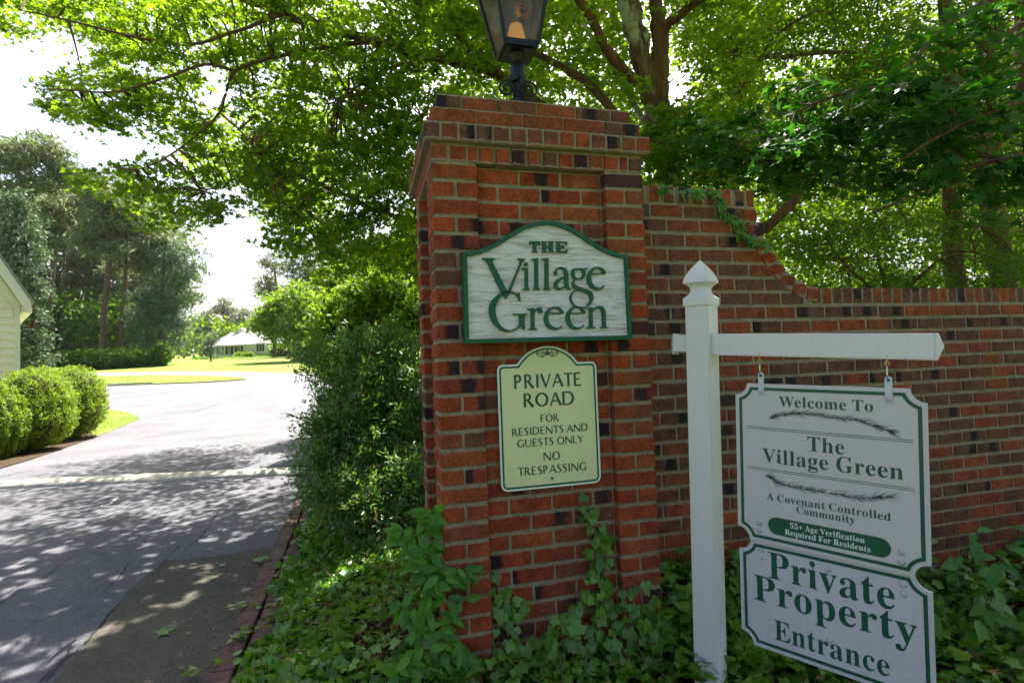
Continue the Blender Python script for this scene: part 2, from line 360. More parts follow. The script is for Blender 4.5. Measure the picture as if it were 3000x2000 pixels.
# ------------------------------------------------------------------ lettering
GLYPHS = {}
for g_ in """A650:-13,0 0,27 18,2 16,6 14,10 13,15 12,22 13,29 234,583 27,-1 238,-564 40,-78 13,-13 16,-8 19,-3 0,-27 -319,0 0,27 45,5 27,13 9,23 -16,53 -30,76 -222,0 -37,-92 -4,-17 -2,-16 8,-25 24,-15 41,-5 6,0 0,-27/169,239 191,0 -97,236|C697:382,-16 -64,5 -59,15 -54,26 -48,34 -41,42 -33,50 -24,56 -15,61 -5,67 5,66 15,61 25,56 33,49 41,41 49,35 54,25 60,15 65,5 48,-4 54,-13 59,-21 30,-7 22,5 15,15 10,25 26,0 0,-234 -25,0 -26,58 -31,49 -37,40 -42,30 -46,18 -48,6 -65,-13 -51,-39 -36,-64 -22,-91 -7,-116 8,-109 24,-84 40,-61 56,-36 72,-12 40,3 40,11 39,18 38,24 35,30 32,37 28,-26 -44,-53 -51,-42 -57,-29 -63,-18|E658:21,0 0,25 32,2 24,6 16,11 11,16 6,24 2,32 0,433 -2,38 -7,28 -10,19 -17,10 -23,7 -29,2 0,25 570,0 0,-202 -23,0 -12,56 -22,43 -30,30 -42,20 -54,12 -66,4 -47,-3 -10,-4 -6,-6 -5,-7 -5,-43 0,-212 16,0 41,4 32,11 25,20 19,27 14,38 10,48 24,0 0,-338 -25,0 -5,37 -7,31 -9,26 -13,20 -16,16 -19,12 -24,7 -27,5 -32,1 -4,0 0,-231 2,-22 4,-16 8,-10 13,-6 19,-4 25,-1 46,2 41,5 37,10 31,13 29,18 25,23 22,27 20,34 18,40 28,0 -41,-213|F602:23,0 0,26 31,4 23,8 16,12 10,17 6,25 2,33 0,433 -2,32 -7,24 -10,16 -17,11 -23,7 -31,5 0,25 565,0 0,-202 -24,0 -8,38 -11,33 -14,27 -18,22 -22,17 -27,13 -34,9 -39,5 -47,2 -44,-2 -21,-13 -6,-34 0,-225 12,0 40,4 33,11 25,20 19,27 14,38 9,48 27,0 0,-340 -26,0 -9,53 -14,41 -19,29 -25,19 -34,11 -42,4 -10,0 0,-213 9,-56 7,-13 11,-9 14,-7 70,-9 0,-26|G756:399,-15 -69,5 -63,15 -56,24 -50,33 -42,42 -33,49 -25,56 -15,63 -5,69 5,67 15,61 25,55 33,49 41,41 48,34 53,25 59,15 63,5 53,-4 56,-12 58,-21 27,-7 11,1 9,4 7,6 20,33 27,0 0,-235 -26,0 -16,39 -18,35 -22,32 -24,28 -27,23 -28,20 -30,14 -30,8 -32,3 -65,-13 -51,-38 -36,-65 -22,-89 -7,-116 2,-60 6,-54 10,-47 15,-42 18,-35 38,-46 48,-27 56,-9 34,2 26,8 19,12 11,16 8,22 2,27 0,84 -2,28 -7,21 -11,15 -18,9 -26,6 -36,2 0,24 335,0 0,-24 -29,-2 -22,-6 -14,-9 -9,-14 -5,-21 -2,-28 0,-148 -53,-21 -52,-16 -53,-12 -54,-7|P622:23,0 0,26 31,3 23,7 16,11 10,17 6,24 2,32 0,444 -2,29 -6,22 -10,16 -16,11 -23,7 -30,4 0,25 294,0 77,-3 61,-7 44,-13 32,-17 26,-21 22,-25 16,-29 10,-33 3,-36 -7,-53 -21,-45 -35,-38 -49,-29 -62,-17 -75,-6 -89,0 0,-186 2,-32 6,-24 10,-17 16,-11 24,-7 31,-3 0,-26/271,342 29,0 45,4 34,11 26,19 16,28 11,38 3,48 -3,47 -8,39 -14,29 -22,21 -29,12 -37,4 -18,-1 -13,-4 -9,-6 -6,-9 -4,-13 -1,-16|R704:23,0 0,26 31,3 23,7 16,11 10,17 6,24 2,32 0,444 -2,29 -6,22 -10,16 -16,11 -23,7 -30,4 0,25 299,0 57,-2 51,-5 45,-9 38,-12 33,-16 41,-35 25,-45 8,-56 -6,-46 -18,-40 -31,-33 -42,-26 -55,-20 174,-258 31,-37 10,-7 13,-4 15,-1 3,0 0,-26 -211,0 -204,316 -29,0 0,-196 2,-32 6,-24 10,-17 16,-11 24,-7 31,-3 0,-26/271,348 32,0 47,4 38,12 29,21 19,29 12,38 4,48 -13,79 -39,47 -66,16 -23,-1 -18,-5 -11,-7 -6,-12 -4,-18 -1,-25|T630:137,0 0,26 32,2 25,7 18,11 11,17 7,25 2,32 0,525 -10,0 -49,-5 -42,-15 -34,-24 -26,-34 -18,-43 -10,-51 -27,0 0,205 595,0 0,-206 -25,0 -13,62 -25,49 -37,34 -49,21 -62,7 -8,0 0,-525 2,-33 7,-25 11,-17 17,-11 25,-6 34,-2 0,-26|V637:316,-19 -250,586 -32,59 -14,13 -18,9 -23,5 0,25 335,0 0,-25 -28,-1 -22,-3 -16,-5 -12,-8 -7,-12 -2,-14 13,-47 145,-350 133,349 10,47 -2,15 -7,11 -10,8 -64,10 0,25 213,0 0,-25 -19,-2 -17,-5 -14,-9 -13,-15 -13,-22 -13,-30 -227,-589|W910:254,-16 -206,601 -25,51 -12,9 -15,6 -19,2 0,25 292,0 0,-25 -46,-10 -8,-8 -4,-10 -2,-14 11,-56 112,-327 116,297 -22,69 -8,21 -9,15 -11,10 -14,6 -19,4 -24,3 0,25 313,0 0,-25 -38,-4 -23,-14 -8,-22 9,-38 112,-328 99,303 12,55 -2,16 -5,12 -9,8 -13,6 -17,4 -22,2 0,25 180,0 0,-25 -18,-5 -14,-9 -12,-12 -29,-62 -192,-581 -27,0 -167,476 -187,-476|H779:23,0 0,26 31,3 23,7 16,11 10,17 6,24 2,32 0,444 -2,29 -6,22 -10,16 -16,11 -23,7 -30,4 0,25 336,0 0,-25 -56,-10 -11,-6 -9,-8 -6,-11 -7,-54 0,-191 238,0 0,191 -7,54 -5,11 -9,8 -11,6 -57,10 0,25 335,0 0,-25 -31,-4 -23,-7 -15,-10 -9,-16 -6,-22 -2,-30 0,-444 2,-30 6,-24 10,-17 15,-12 23,-8 30,-3 0,-26 -335,0 0,26 30,3 24,7 16,10 11,16 6,24 2,34 0,209 -238,0 0,-209 2,-32 6,-24 10,-17 16,-11 24,-7 31,-3 0,-26|B659:24,0 0,26 30,3 23,8 16,11 10,17 6,25 2,32 0,427 -8,65 -7,13 -9,10 -11,8 -53,8 0,25 305,0 94,-6 74,-19 52,-31 32,-44 10,-56 -7,-46 -19,-38 -33,-30 -45,-24 -59,-16 71,-19 54,-26 40,-35 23,-42 8,-50 -8,-57 -23,-49 -39,-38 -31,-19 -35,-14 -40,-11 -44,-6 -49,-2/271,375 9,0 48,3 37,11 27,17 18,25 10,36 4,47 -3,41 -7,34 -13,25 -19,18 -26,10 -34,4 -20,-1 -14,-5 -8,-7 -5,-12 -3,-17 -1,-22/330,36 39,4 31,12 22,21 14,30 9,39 3,49 -4,50 -12,39 -19,29 -29,19 -40,12 -50,4 -23,0 0,-247 1,-20 5,-16 7,-11 10,-8 16,-4|D738:30,0 0,26 28,3 21,6 15,9 9,15 5,22 2,30 0,446 -2,35 -7,26 -10,17 -17,10 -23,6 -29,2 0,25 308,0 69,-4 61,-10 55,-18 48,-24 41,-32 33,-38 26,-44 19,-51 11,-56 4,-62 -14,-122 -43,-95 -72,-68 -99,-40 -129,-14/331,36 60,8 48,26 37,42 16,33 13,39 10,46 5,53 2,58 -8,109 -22,86 -38,60 -54,37 -68,12 -22,-2 -17,-4 -11,-8 -6,-13 -4,-19 -1,-26 0,-466 1,-25 4,-19 6,-12 11,-9 16,-4|I388:20,0 0,26 30,5 24,7 17,10 12,15 7,21 2,28 0,464 -2,27 -6,20 -10,14 -16,8 -25,5 -33,3 0,25 344,0 0,-25 -32,-3 -24,-5 -16,-8 -11,-14 -7,-20 -2,-27 0,-461 7,-49 6,-11 9,-9 13,-7 59,-13 0,-26|N735:600,-16 -441,537 0,-404 2,-31 6,-24 10,-16 15,-10 24,-7 32,-3 0,-26 -221,0 0,26 54,9 11,6 8,9 6,12 7,55 0,461 -59,67 -27,8 0,25 206,0 349,-427 0,311 -7,55 -6,11 -9,8 -11,7 -56,10 0,25 221,0 0,-25 -31,-3 -23,-7 -15,-10 -9,-17 -6,-23 -2,-32 0,-577|O782:388,-16 -48,3 -46,9 -43,15 -40,20 -37,25 -33,30 -30,34 -24,38 -20,41 -14,44 -9,47 -3,49 3,49 9,46 14,45 20,41 24,37 30,35 34,29 37,26 42,20 44,15 47,9 50,3 48,-3 46,-9 43,-14 40,-20 37,-25 33,-29 29,-34 25,-38 20,-41 14,-45 9,-47 3,-50 -3,-49 -9,-47 -14,-44 -21,-41 -24,-38 -30,-34 -34,-30 -37,-25 -41,-20 -45,-15 -47,-9/394,18 62,13 47,38 35,65 20,89 7,116 -2,60 -6,54 -9,48 -13,42 -17,36 -36,45 -44,27 -51,9 -62,-13 -47,-38 -35,-65 -20,-89 -7,-116 2,-60 6,-54 9,-47 14,-42 17,-36 36,-46 43,-27|a512:379,-15 -42,7 -27,23 -12,37 -48,-36 -52,-22 -56,-7 -32,3 -28,10 -22,17 -17,22 -10,26 -3,29 7,41 22,37 36,31 28,16 35,17 40,16 46,16 52,15 0,76 -2,26 -6,20 -10,16 -14,10 -20,7 -24,2 -36,-4 -22,-10 -7,-18 14,-26 8,-13 4,-13 2,-12 -2,-17 -7,-14 -10,-12 -15,-10 -16,-5 -18,-2 -19,2 -16,6 -13,11 -10,13 -6,17 -2,19 3,23 8,20 13,20 19,17 22,14 27,12 30,9 34,5 36,2 64,-4 51,-13 36,-22 24,-31 15,-41 5,-50 0,-220 3,-34 14,-8 24,11 13,-21 -34,-31 -37,-19/225,50 34,11 37,33 0,158 -67,-27 -40,-42 -13,-58 5,-42 17,-25|b537:64,-17 0,595 -1,28 -3,20 -5,12 -9,8 -15,5 -19,3 0,24 194,0 0,-263 35,33 41,19 47,7 34,-3 31,-10 29,-16 25,-22 21,-26 17,-32 13,-36 7,-39 3,-43 -3,-49 -10,-45 -15,-41 -22,-37 -26,-31 -31,-25 -36,-19 -38,-11 -42,-4 -44,6 -44,19 -42,32 -77,-59/272,21 32,6 24,17 17,29 11,42 7,55 2,68 -2,56 -7,45 -12,35 -17,24 -23,14 -30,5 -15,-2 -14,-5 -14,-8 -12,-12 -8,-14 -5,-16 0,-258 7,-45 22,-27|c437:232,-15 -37,3 -34,11 -32,17 -29,23 -24,29 -20,33 -15,38 -9,40 -3,44 3,47 11,43 17,40 22,35 28,29 33,25 36,18 39,11 42,4 45,-3 37,-11 31,-17 22,-23 14,-26 4,-30 -2,-17 -5,-15 -9,-12 -13,-10 -15,-5 -17,-2 -33,8 -20,23 -7,38 1,16 1,15 -5,21 -14,13 -23,4 -47,-18 -29,-54 -9,-91 4,-67 12,-55 21,-43 28,-32 33,-19 39,-6 35,6 33,16 32,28 20,-17 -32,-38 -35,-29 -38,-21 -42,-13|d551:208,-15 -33,3 -31,11 -28,17 -26,22 -21,28 -17,33 -13,37 -7,40 -3,43 3,49 8,45 14,41 18,35 22,30 27,24 30,17 32,11 34,3 44,-6 38,-19 33,-32 0,180 -2,19 -5,14 -9,11 -13,7 -18,4 -23,2 0,24 213,0 0,-566 1,-22 3,-17 5,-12 8,-9 14,-7 20,-4 0,-25 -57,-3 -65,-11 -72,-17 0,73 -32,-41 -42,-24/255,42 15,2 15,7 16,11 13,14 11,17 7,20 0,247 -5,16 -8,14 -12,12 -15,9 -16,5 -17,2 -28,-5 -22,-16 -15,-25 -11,-37 -6,-48 -2,-59 2,-57 6,-48 10,-36 15,-25 21,-15|e448:229,-15 -37,3 -35,11 -31,17 -28,23 -24,29 -19,34 -14,40 -9,44 -3,48 3,45 9,41 15,38 20,33 25,29 29,23 32,17 35,11 37,3 53,-6 46,-19 38,-32 28,-43 16,-53 6,-63 0,-11 -247,0 6,-66 15,-52 24,-37 34,-22 44,-7 38,7 35,22 32,36 22,-20 -31,-44 -35,-35 -39,-24 -43,-15/173,286 127,0 0,34 -1,38 -5,31 -6,24 -11,16 -16,10 -21,3 -37,-15 -23,-47 -7,-77|f318:22,0 0,24 37,9 15,19 4,57 0,303 -54,0 0,50 54,0 0,64 5,49 16,41 27,33 36,24 44,14 53,5 39,-3 33,-10 26,-15 19,-21 12,-23 4,-25 -2,-20 -6,-16 -9,-13 -12,-9 -14,-6 -15,-2 -17,2 -14,4 -12,9 -9,10 -5,13 -2,15 12,44 5,9 2,9 -3,9 -9,5 -14,2 -18,-2 -13,-7 -8,-11 -9,-59 0,-119 83,0 0,-50 -83,0 0,-315 2,-27 5,-19 8,-13 14,-8 20,-4 28,-2 0,-24|g487:217,-209 -59,3 -49,9 -38,16 -28,21 -16,23 -6,26 9,30 27,24 45,19 -37,23 -23,28 -7,32 3,24 9,21 16,20 22,18 30,18 37,18 -66,36 -40,51 -13,65 3,30 9,28 14,25 20,21 23,19 29,15 31,11 35,7 37,2 39,-2 37,-7 37,-12 125,0 0,-54 -73,0 19,-30 12,-32 4,-34 -3,-28 -7,-26 -13,-24 -17,-21 -21,-18 -25,-14 -28,-11 -31,-6 -33,-2 -22,1 -23,1 -16,-2 -15,-4 -12,-8 -10,-11 -6,-11 -2,-13 7,-18 20,-11 33,-4 51,0 49,-1 41,-5 35,-7 27,-10 22,-14 16,-17 10,-21 7,-24 2,-29 -7,-45 -22,-37 -35,-31 -50,-23 -63,-13/234,185 22,4 16,10 12,18 7,25 5,32 1,40 -1,40 -5,32 -7,25 -12,17 -16,11 -22,3 -21,-3 -17,-11 -11,-17 -9,-25 -4,-32 -2,-40 2,-40 4,-32 9,-25 11,-18 17,-10/239,-173 85,8 51,25 17,42 -2,16 -7,12 -12,8 -17,6 -22,4 -27,1 -161,0 -19,-17 -12,-19 -4,-21 4,-17 10,-15 18,-14 25,-11 32,-6|h567:27,0 0,24 17,2 14,5 9,7 6,11 4,15 1,19 0,511 -1,19 -3,15 -6,11 -9,8 -13,5 -18,3 0,23 192,0 0,-281 41,43 47,25 54,9 47,-6 36,-19 26,-32 16,-45 5,-57 0,-232 1,-19 3,-15 6,-10 9,-8 13,-5 17,-2 0,-24 -240,0 0,24 7,0 23,7 14,19 5,33 0,240 -9,61 -8,11 -13,7 -18,2 -30,-6 -27,-18 -25,-30 0,-267 1,-19 3,-15 6,-10 8,-8 13,-5 17,-2 0,-24|i295:150,539 -20,2 -18,8 -15,12 -12,15 -8,18 -2,20 2,20 8,18 12,16 15,12 18,8 20,2 20,-2 18,-8 16,-12 11,-16 8,-18 2,-20 -2,-20 -8,-18 -12,-15 -16,-12 -17,-8/27,0 0,24 18,2 13,5 10,7 5,10 4,15 1,20 0,292 -1,22 -3,16 -4,11 -9,7 -13,4 -18,2 1,25 190,0 0,-379 1,-19 3,-14 5,-11 8,-7 13,-5 17,-3 0,-24|l297:27,0 0,24 18,2 13,5 10,7 5,10 4,15 1,20 0,509 -8,47 -8,8 -13,5 -19,2 0,24 191,0 0,-595 1,-19 3,-14 5,-11 8,-7 13,-5 17,-3 0,-24|m825:27,0 0,24 17,2 14,5 9,7 6,11 4,15 1,19 0,294 -1,19 -3,15 -6,12 -9,8 -13,5 -18,2 0,24 190,0 0,-68 40,44 45,27 50,9 59,-9 41,-29 24,-47 42,47 48,29 55,9 46,-6 36,-19 26,-32 15,-45 5,-57 0,-232 1,-19 3,-15 6,-10 8,-8 13,-5 17,-2 0,-24 -236,0 0,24 17,2 12,5 9,8 6,11 3,15 1,18 0,240 -9,61 -8,11 -13,7 -18,2 -28,-6 -27,-17 -24,-28 0,-270 1,-18 3,-15 6,-11 8,-8 12,-5 17,-2 0,-24 -233,0 0,24 17,2 12,5 9,8 6,11 3,15 1,18 0,240 -9,61 -8,11 -13,7 -18,2 -30,-6 -26,-18 -23,-30 0,-267 1,-18 3,-15 5,-10 8,-8 12,-5 17,-3 0,-24|n567:27,0 0,24 17,2 14,5 9,7 6,11 4,15 1,19 0,294 -1,19 -3,15 -6,12 -9,8 -13,5 -18,2 0,24 192,0 0,-64 40,42 48,26 54,8 47,-6 36,-19 26,-32 16,-45 5,-57 0,-232 1,-19 3,-15 6,-10 9,-8 13,-5 17,-2 0,-24 -240,0 0,24 7,0 23,7 14,19 5,33 0,240 -9,61 -8,11 -13,7 -18,2 -30,-6 -27,-18 -25,-30 0,-267 1,-19 3,-15 6,-10 8,-8 13,-5 17,-2 0,-24|o501:251,-15 -42,4 -39,10 -35,18 -32,24 -26,29 -21,35 -16,38 -9,42 -3,44 3,46 9,42 16,39 21,34 26,29 32,24 35,17 38,11 42,3 42,-3 38,-11 35,-17 31,-23 26,-29 22,-34 15,-39 10,-42 3,-47 -3,-46 -10,-42 -15,-39 -22,-34 -26,-29 -30,-23 -35,-17 -38,-11/251,17 25,5 20,13 15,23 13,63 3,108 -2,78 -6,58 -10,38 -14,23 -20,14 -24,5 -26,-5 -20,-14 -14,-23 -9,-38 -6,-58 -2,-77 4,-108 13,-64 15,-23 20,-13|p553:26,-207 0,23 34,9 15,25 3,55 0,457 -1,27 -3,20 -5,13 -8,7 -14,6 -18,4 0,23 184,0 0,-71 34,47 44,28 52,9 34,-3 31,-11 28,-17 25,-23 21,-28 17,-33 12,-38 8,-40 2,-44 -3,-47 -7,-43 -13,-40 -17,-36 -22,-30 -25,-24 -30,-19 -31,-10 -35,-4 -46,7 -39,21 -33,35 0,-134 6,-61 5,-12 8,-10 10,-6 45,-8 0,-24/291,42 28,5 21,15 16,26 11,37 7,47 2,58 -2,56 -6,46 -9,37 -14,25 -21,15 -28,5 -29,-7 -25,-21 -22,-36 0,-248 18,-33 24,-20|q542:260,-207 0,24 26,2 20,5 13,6 8,11 4,15 2,20 0,167 -35,-32 -41,-19 -46,-6 -34,3 -31,10 -29,16 -25,22 -22,27 -17,32 -13,36 -7,39 -3,43 3,49 10,45 16,41 22,37 26,30 32,26 35,18 38,11 41,4 45,-6 43,-19 42,-31 77,58 16,0 0,-601 1,-19 3,-15 6,-11 9,-7 14,-5 18,-2 0,-24/266,44 15,2 14,5 14,8 12,11 8,14 4,16 0,259 -7,44 -22,27 -37,9 -31,-6 -24,-16 -17,-28 -12,-40 -7,-52 -2,-65 2,-58 7,-48 12,-36 17,-26 23,-15|r428:27,0 0,24 18,2 13,5 10,7 5,10 4,15 1,20 0,292 -1,22 -3,17 -5,11 -8,6 -13,4 -18,2 1,25 186,0 0,-87 18,30 21,24 23,20 23,14 23,8 22,3 26,-2 21,-8 16,-11 12,-16 7,-19 2,-22 -2,-18 -6,-16 -9,-13 -13,-10 -15,-6 -17,-2 -16,1 -13,5 -9,7 -23,28 -7,8 -9,5 -11,2 -14,-3 -13,-9 -13,-15 -11,-21 -6,-24 -2,-29 0,-203 2,-20 4,-15 9,-10 12,-7 20,-5 25,-2 0,-24|s429:225,-15 -28,3 -33,7 -35,14 -20,4 -14,-3 -11,-9 -8,-14 -23,0 0,170 26,0 12,-39 16,-33 22,-27 25,-20 27,-12 28,-4 23,2 19,6 15,10 11,13 7,15 2,19 -6,26 -18,23 -30,20 -73,37 -32,18 -26,20 -20,21 -14,23 -9,25 -3,28 5,40 13,35 24,30 31,23 37,14 45,5 37,-4 49,-13 11,-2 10,-2 10,2 9,7 7,12 20,0 0,-145 -23,0 -12,33 -16,28 -19,22 -22,15 -24,10 -25,3 -20,-2 -16,-5 -13,-8 -9,-12 -6,-13 -2,-15 2,-15 5,-13 9,-12 46,-31 67,-33 31,-17 25,-19 19,-20 13,-24 7,-28 3,-33 -5,-45 -14,-38 -24,-31 -33,-23 -38,-14|t340:184,-14 -36,3 -29,10 -21,17 -14,23 -9,30 -3,37 0,309 -42,0 0,31 101,104 61,81 23,0 0,-169 94,0 0,-47 -94,0 0,-293 8,-46 6,-9 9,-5 12,-2 22,6 19,17 16,28 24,-13 -37,-62 -49,-38|u558:195,-15 -42,5 -32,13 -24,23 -16,31 -10,39 -3,48 0,225 -1,21 -3,17 -5,14 -9,9 -14,6 -19,2 0,24 194,0 0,-352 2,-16 4,-14 8,-11 10,-9 13,-5 15,-2 29,5 26,15 22,25 0,271 -1,23 -4,17 -6,13 -10,8 -16,6 -21,2 0,24 200,0 0,-358 1,-20 4,-16 6,-10 10,-7 14,-5 19,-2 0,-25 -58,-4 -66,-11 -72,-19 0,75 -18,-22 -21,-18 -24,-15 -26,-11 -27,-7|v456:212,-15 -155,384 -24,50 -9,9 -12,7 -16,2 0,25 248,0 0,-24 -12,0 -22,-3 -14,-9 -4,-15 2,-12 81,-217 76,194 8,29 -6,18 -19,11 -31,4 0,24 151,0 0,-23 -17,-5 -13,-8 -10,-11 -27,-53 -149,-377|y447:78,-209 -24,3 -21,7 -18,13 -14,17 -8,20 -3,24 2,17 6,15 9,14 13,11 15,7 18,2 16,-2 14,-4 12,-8 9,-11 5,-14 2,-15 0,-8 -1,-9 2,-9 6,-6 10,-2 12,4 14,12 16,21 23,44 16,59 -155,380 -17,37 -14,18 -28,9 -2,0 0,25 248,0 0,-25 -39,-6 -6,-5 -4,-7 -1,-10 2,-12 5,-15 78,-205 67,182 9,28 2,21 -1,10 -5,8 -6,5 -40,6 0,25 144,0 0,-25 -13,-2 -11,-6 -9,-11 -27,-57 -145,-397 -48,-107 -17,-22 -16,-17 -18,-13 -19,-8 -21,-4|5559:245,-10 -47,2 -40,6 -33,10 -27,12 -22,15 -16,18 -11,18 -7,20 -2,20 2,21 8,18 12,13 16,9 20,6 22,2 11,-56 8,-18 12,-15 14,-13 18,-10 22,-6 25,-2 21,2 21,4 19,9 17,11 15,17 13,21 9,26 6,32 2,38 -4,46 -12,37 -19,29 -27,20 -34,12 -40,4 -63,-5 -48,-13 -46,18 32,346 378,0 5,-182 -57,0 -8,34 -13,28 -8,6 -11,3 -14,1 -208,0 -16,-185 48,11 62,4 72,-6 62,-18 52,-29 39,-42 23,-54 8,-65 -3,-41 -7,-36 -13,-32 -18,-27 -20,-24 -24,-19 -27,-17 -28,-12 -30,-10""".split('|'):
    h_, b_ = g_[0], g_[1:]
    adv_, b_ = b_.split(':', 1); cs = []
    for c_ in b_.split('/'):
        x = y = 0; pts = []
        for q in c_.split(' '):
            dx, dy = q.split(','); x += int(dx); y += int(dy); pts.append((x, y))
        cs.append(pts)
    GLYPHS[h_] = (int(adv_), cs)
CAP = 660.
GLYPHS['+'] = (570, [[(245, 100), (325, 100), (325, 285), (510, 285), (510, 365), (325, 365), (325, 550), (245, 550), (245, 365), (60, 365), (60, 285), (245, 285)]])
def arc(cx, cy, rx, ry, a0, a1, wv, wh, n=14):
    o = []
    for i in range(n + 1):
        a = R(a0 + (a1 - a0) * i / n); k = abs(math.cos(a)) ** 1.5
        o.append((cx + rx * math.cos(a), cy + ry * math.sin(a), wh + (wv - wh) * k))
    return o
def st(x, w=100, y0=0, y1=700):      # a stem flared at both ends
    return [(x, y0, w * 1.1), (x, y0 + (y1 - y0) * .12, w), (x, (y0 + y1) / 2, w * .93), (x, y0 + (y1 - y0) * .88, w), (x, y1, w * 1.1)]
OPT = {
 'P': (560, [st(95), [(95, 669, 60), (240, 669, 60)], arc(240, 510, 145, 159, 90, -90, 96, 60), [(95, 351, 60), (240, 351, 60)]]),
 'R': (620, [st(95), [(95, 669, 60), (240, 669, 60)], arc(240, 515, 140, 154, 90, -90, 96, 60), [(95, 361, 60), (240, 361, 60)], [(235, 365, 84), (400, 170, 98), (540, 0, 122)]]),
 'I': (290, [st(145)]),
 'V': (660, [[(68, 700, 112), (210, 330, 96), (325, 10, 84)], [(600, 700, 62), (330, 10, 52)]]),
 'A': (690, [[(58, 0, 62), (345, 690, 56)], [(640, 0, 112), (480, 350, 96), (355, 690, 80)], [(170, 245, 56), (500, 245, 56)]]),
 'T': (560, [[(25, 665, 74), (120, 669, 58), (440, 669, 58), (535, 665, 74)], st(280)]),
 'E': (530, [st(95), [(95, 669, 60), (380, 669, 58), (440, 664, 76)], [(95, 362, 56), (350, 362, 54), (405, 362, 70)], [(95, 31, 60), (390, 31, 58), (455, 36, 76)]]),
 'F': (500, [st(95), [(95, 669, 60), (380, 669, 58), (440, 664, 76)], [(95, 352, 56), (340, 352, 54), (395, 352, 70)]]),
 'L': (480, [st(95), [(95, 31, 60), (370, 31, 58), (440, 36, 76)]]),
 'O': (790, [arc(395, 350, 300, 320, 0, 360, 106, 60, 28)]),
 'D': (750, [st(95), [(95, 669, 60), (330, 669, 60)], arc(330, 350, 300, 319, 90, -90, 106, 60, 16), [(95, 31, 60), (330, 31, 60)]]),
 'S': (500, [[(420, 615, 62), (325, 668, 58), (215, 668, 66), (122, 600, 88), (128, 490, 100), (240, 378, 108), (358, 262, 104), (378, 145, 92), (292, 48, 66), (175, 30, 58), (65, 92, 60)]]),
 'N': (770, [st(88, 68), st(670, 68), [(88, 690, 100), (380, 330, 104), (665, 10, 108)]]),
 'G': (730, [arc(390, 350, 300, 320, 48, 312, 106, 60, 22), [(590, 112, 70), (600, 80, 90)], st(610, 98, 45, 330)]),
 'U': (720, [st(100, 100, 230, 700), arc(355, 235, 255, 205, 180, 360, 84, 60, 14), st(610, 74, 230, 700)]),
 'Y': (610, [[(52, 700, 104), (310, 320, 86)], [(565, 700, 64), (310, 320, 60)], st(308, 98, 0, 350)]),
}
OPT['S'] = (500, [[tuple(p) for p in catmull(OPT['S'][1][0], 4)]])
WK = [1.]
def stroke_quads(pts):
    """variable-width ribbon along (x, y, width) points, as overlapping quads"""
    P = [np.array(p[:2], float) for p in pts]; W = [p[2] / 2 * WK[0] for p in pts]; L = []
    for i in range(len(P)):
        d = P[min(i + 1, len(P) - 1)] - P[max(i - 1, 0)]; d = d / (np.linalg.norm(d) + 1e-9); nrm = np.array([-d[1], d[0]])
        L.append((P[i] + nrm * W[i], P[i] - nrm * W[i]))
    return [[L[i][0], L[i][1], L[i + 1][1], L[i + 1][0]] for i in range(len(P) - 1)]
def union(polys):
    """triangulated union of overlapping polygons in the plane"""
    V = []; Fc = []
    for p in polys:
        ar = sum(p[i][0] * p[(i + 1) % len(p)][1] - p[(i + 1) % len(p)][0] * p[i][1] for i in range(len(p)))
        if ar < 0: p = p[::-1]
        n = len(V); V += [Vector((float(q[0]), float(q[1]))) for q in p]; Fc.append(list(range(n, n + len(p))))
    a = geometry.delaunay_2d_cdt(V, [], Fc, 1, 1e-7)
    return [tuple(v) for v in a[0]], [tuple(f) for f, o_ in zip(a[2], a[5]) if len(o_)]
def fill(contours):
    tri = geometry.tessellate_polygon([[Vector((float(x), float(y), 0)) for x, y in c] for c in contours])
    V = [tuple(map(float, p)) for c in contours for p in c]
    return V, [tuple(t) for t in tri]
def slab(V, T, z0, z1, back=False):
    """flat region V,T raised from z0 to z1 (front face and edge)"""
    A = []
    for t in T:
        (x0, y0), (x1, y1), (x2, y2) = (V[t[0]][:2], V[t[1]][:2], V[t[2]][:2])
        ar = (x1 - x0) * (y2 - y0) - (x2 - x0) * (y1 - y0)
        if abs(ar) < 1e-13: continue
        A.append(t if ar > 0 else t[::-1])
    n = len(V); out = [(v[0], v[1], z1) for v in V] + [(v[0], v[1], z0) for v in V]
    E_ = {}
    for t in A:
        for i in range(len(t)): E_[(t[i], t[(i + 1) % len(t)])] = 1
    F_ = list(A)
    for (a, b) in E_:
        if (b, a) not in E_: F_.append((b, a, a + n, b + n))
    if back: F_ += [tuple(i + n for i in t[::-1]) for t in A]
    return out, F_
def text_poly(s, x0, x1, y0, cap, font='serif'):
    """list of (V,T) for a line of lettering from x0 to x1 on baseline y0"""
    src = OPT if font == 'opt' else GLYPHS; CAPU = 700. if font == 'opt' else CAP; spc = 260
    pen = 0; items = []
    for ch in s:
        if ch == ' ': pen += spc; continue
        items.append((ch, pen)); pen += src[ch][0] + (20 if font == 'opt' else 22)
    # ink extents
    def ext(ch):
        if font == 'opt': xs = [p[0] + sgn * p[2] / 2 for st_ in src[ch][1] for p in st_ for sgn in (-1, 1)]
        else: xs = [p[0] for c in src[ch][1] for p in c]
        return min(xs), max(xs)
    a = items[0][1] + ext(items[0][0])[0]; b = items[-1][1] + ext(items[-1][0])[1]
    sx = (x1 - x0) / (b - a); sy = cap / CAPU; res = []
    for ch, p in items:
        if font == 'opt':
            polys = []
            for s_ in src[ch][1]: polys += stroke_quads(s_)
            V, T = union([[(q[0] / 1000, q[1] / 1000) for q in pl] for pl in polys]); k = 1000.
        else: V, T = fill(src[ch][1]); k = 1.
        res.append(([(x0 + (v[0] * k + p - a) * sx, y0 + v[1] * k * sy) for v in V], T))
    return res
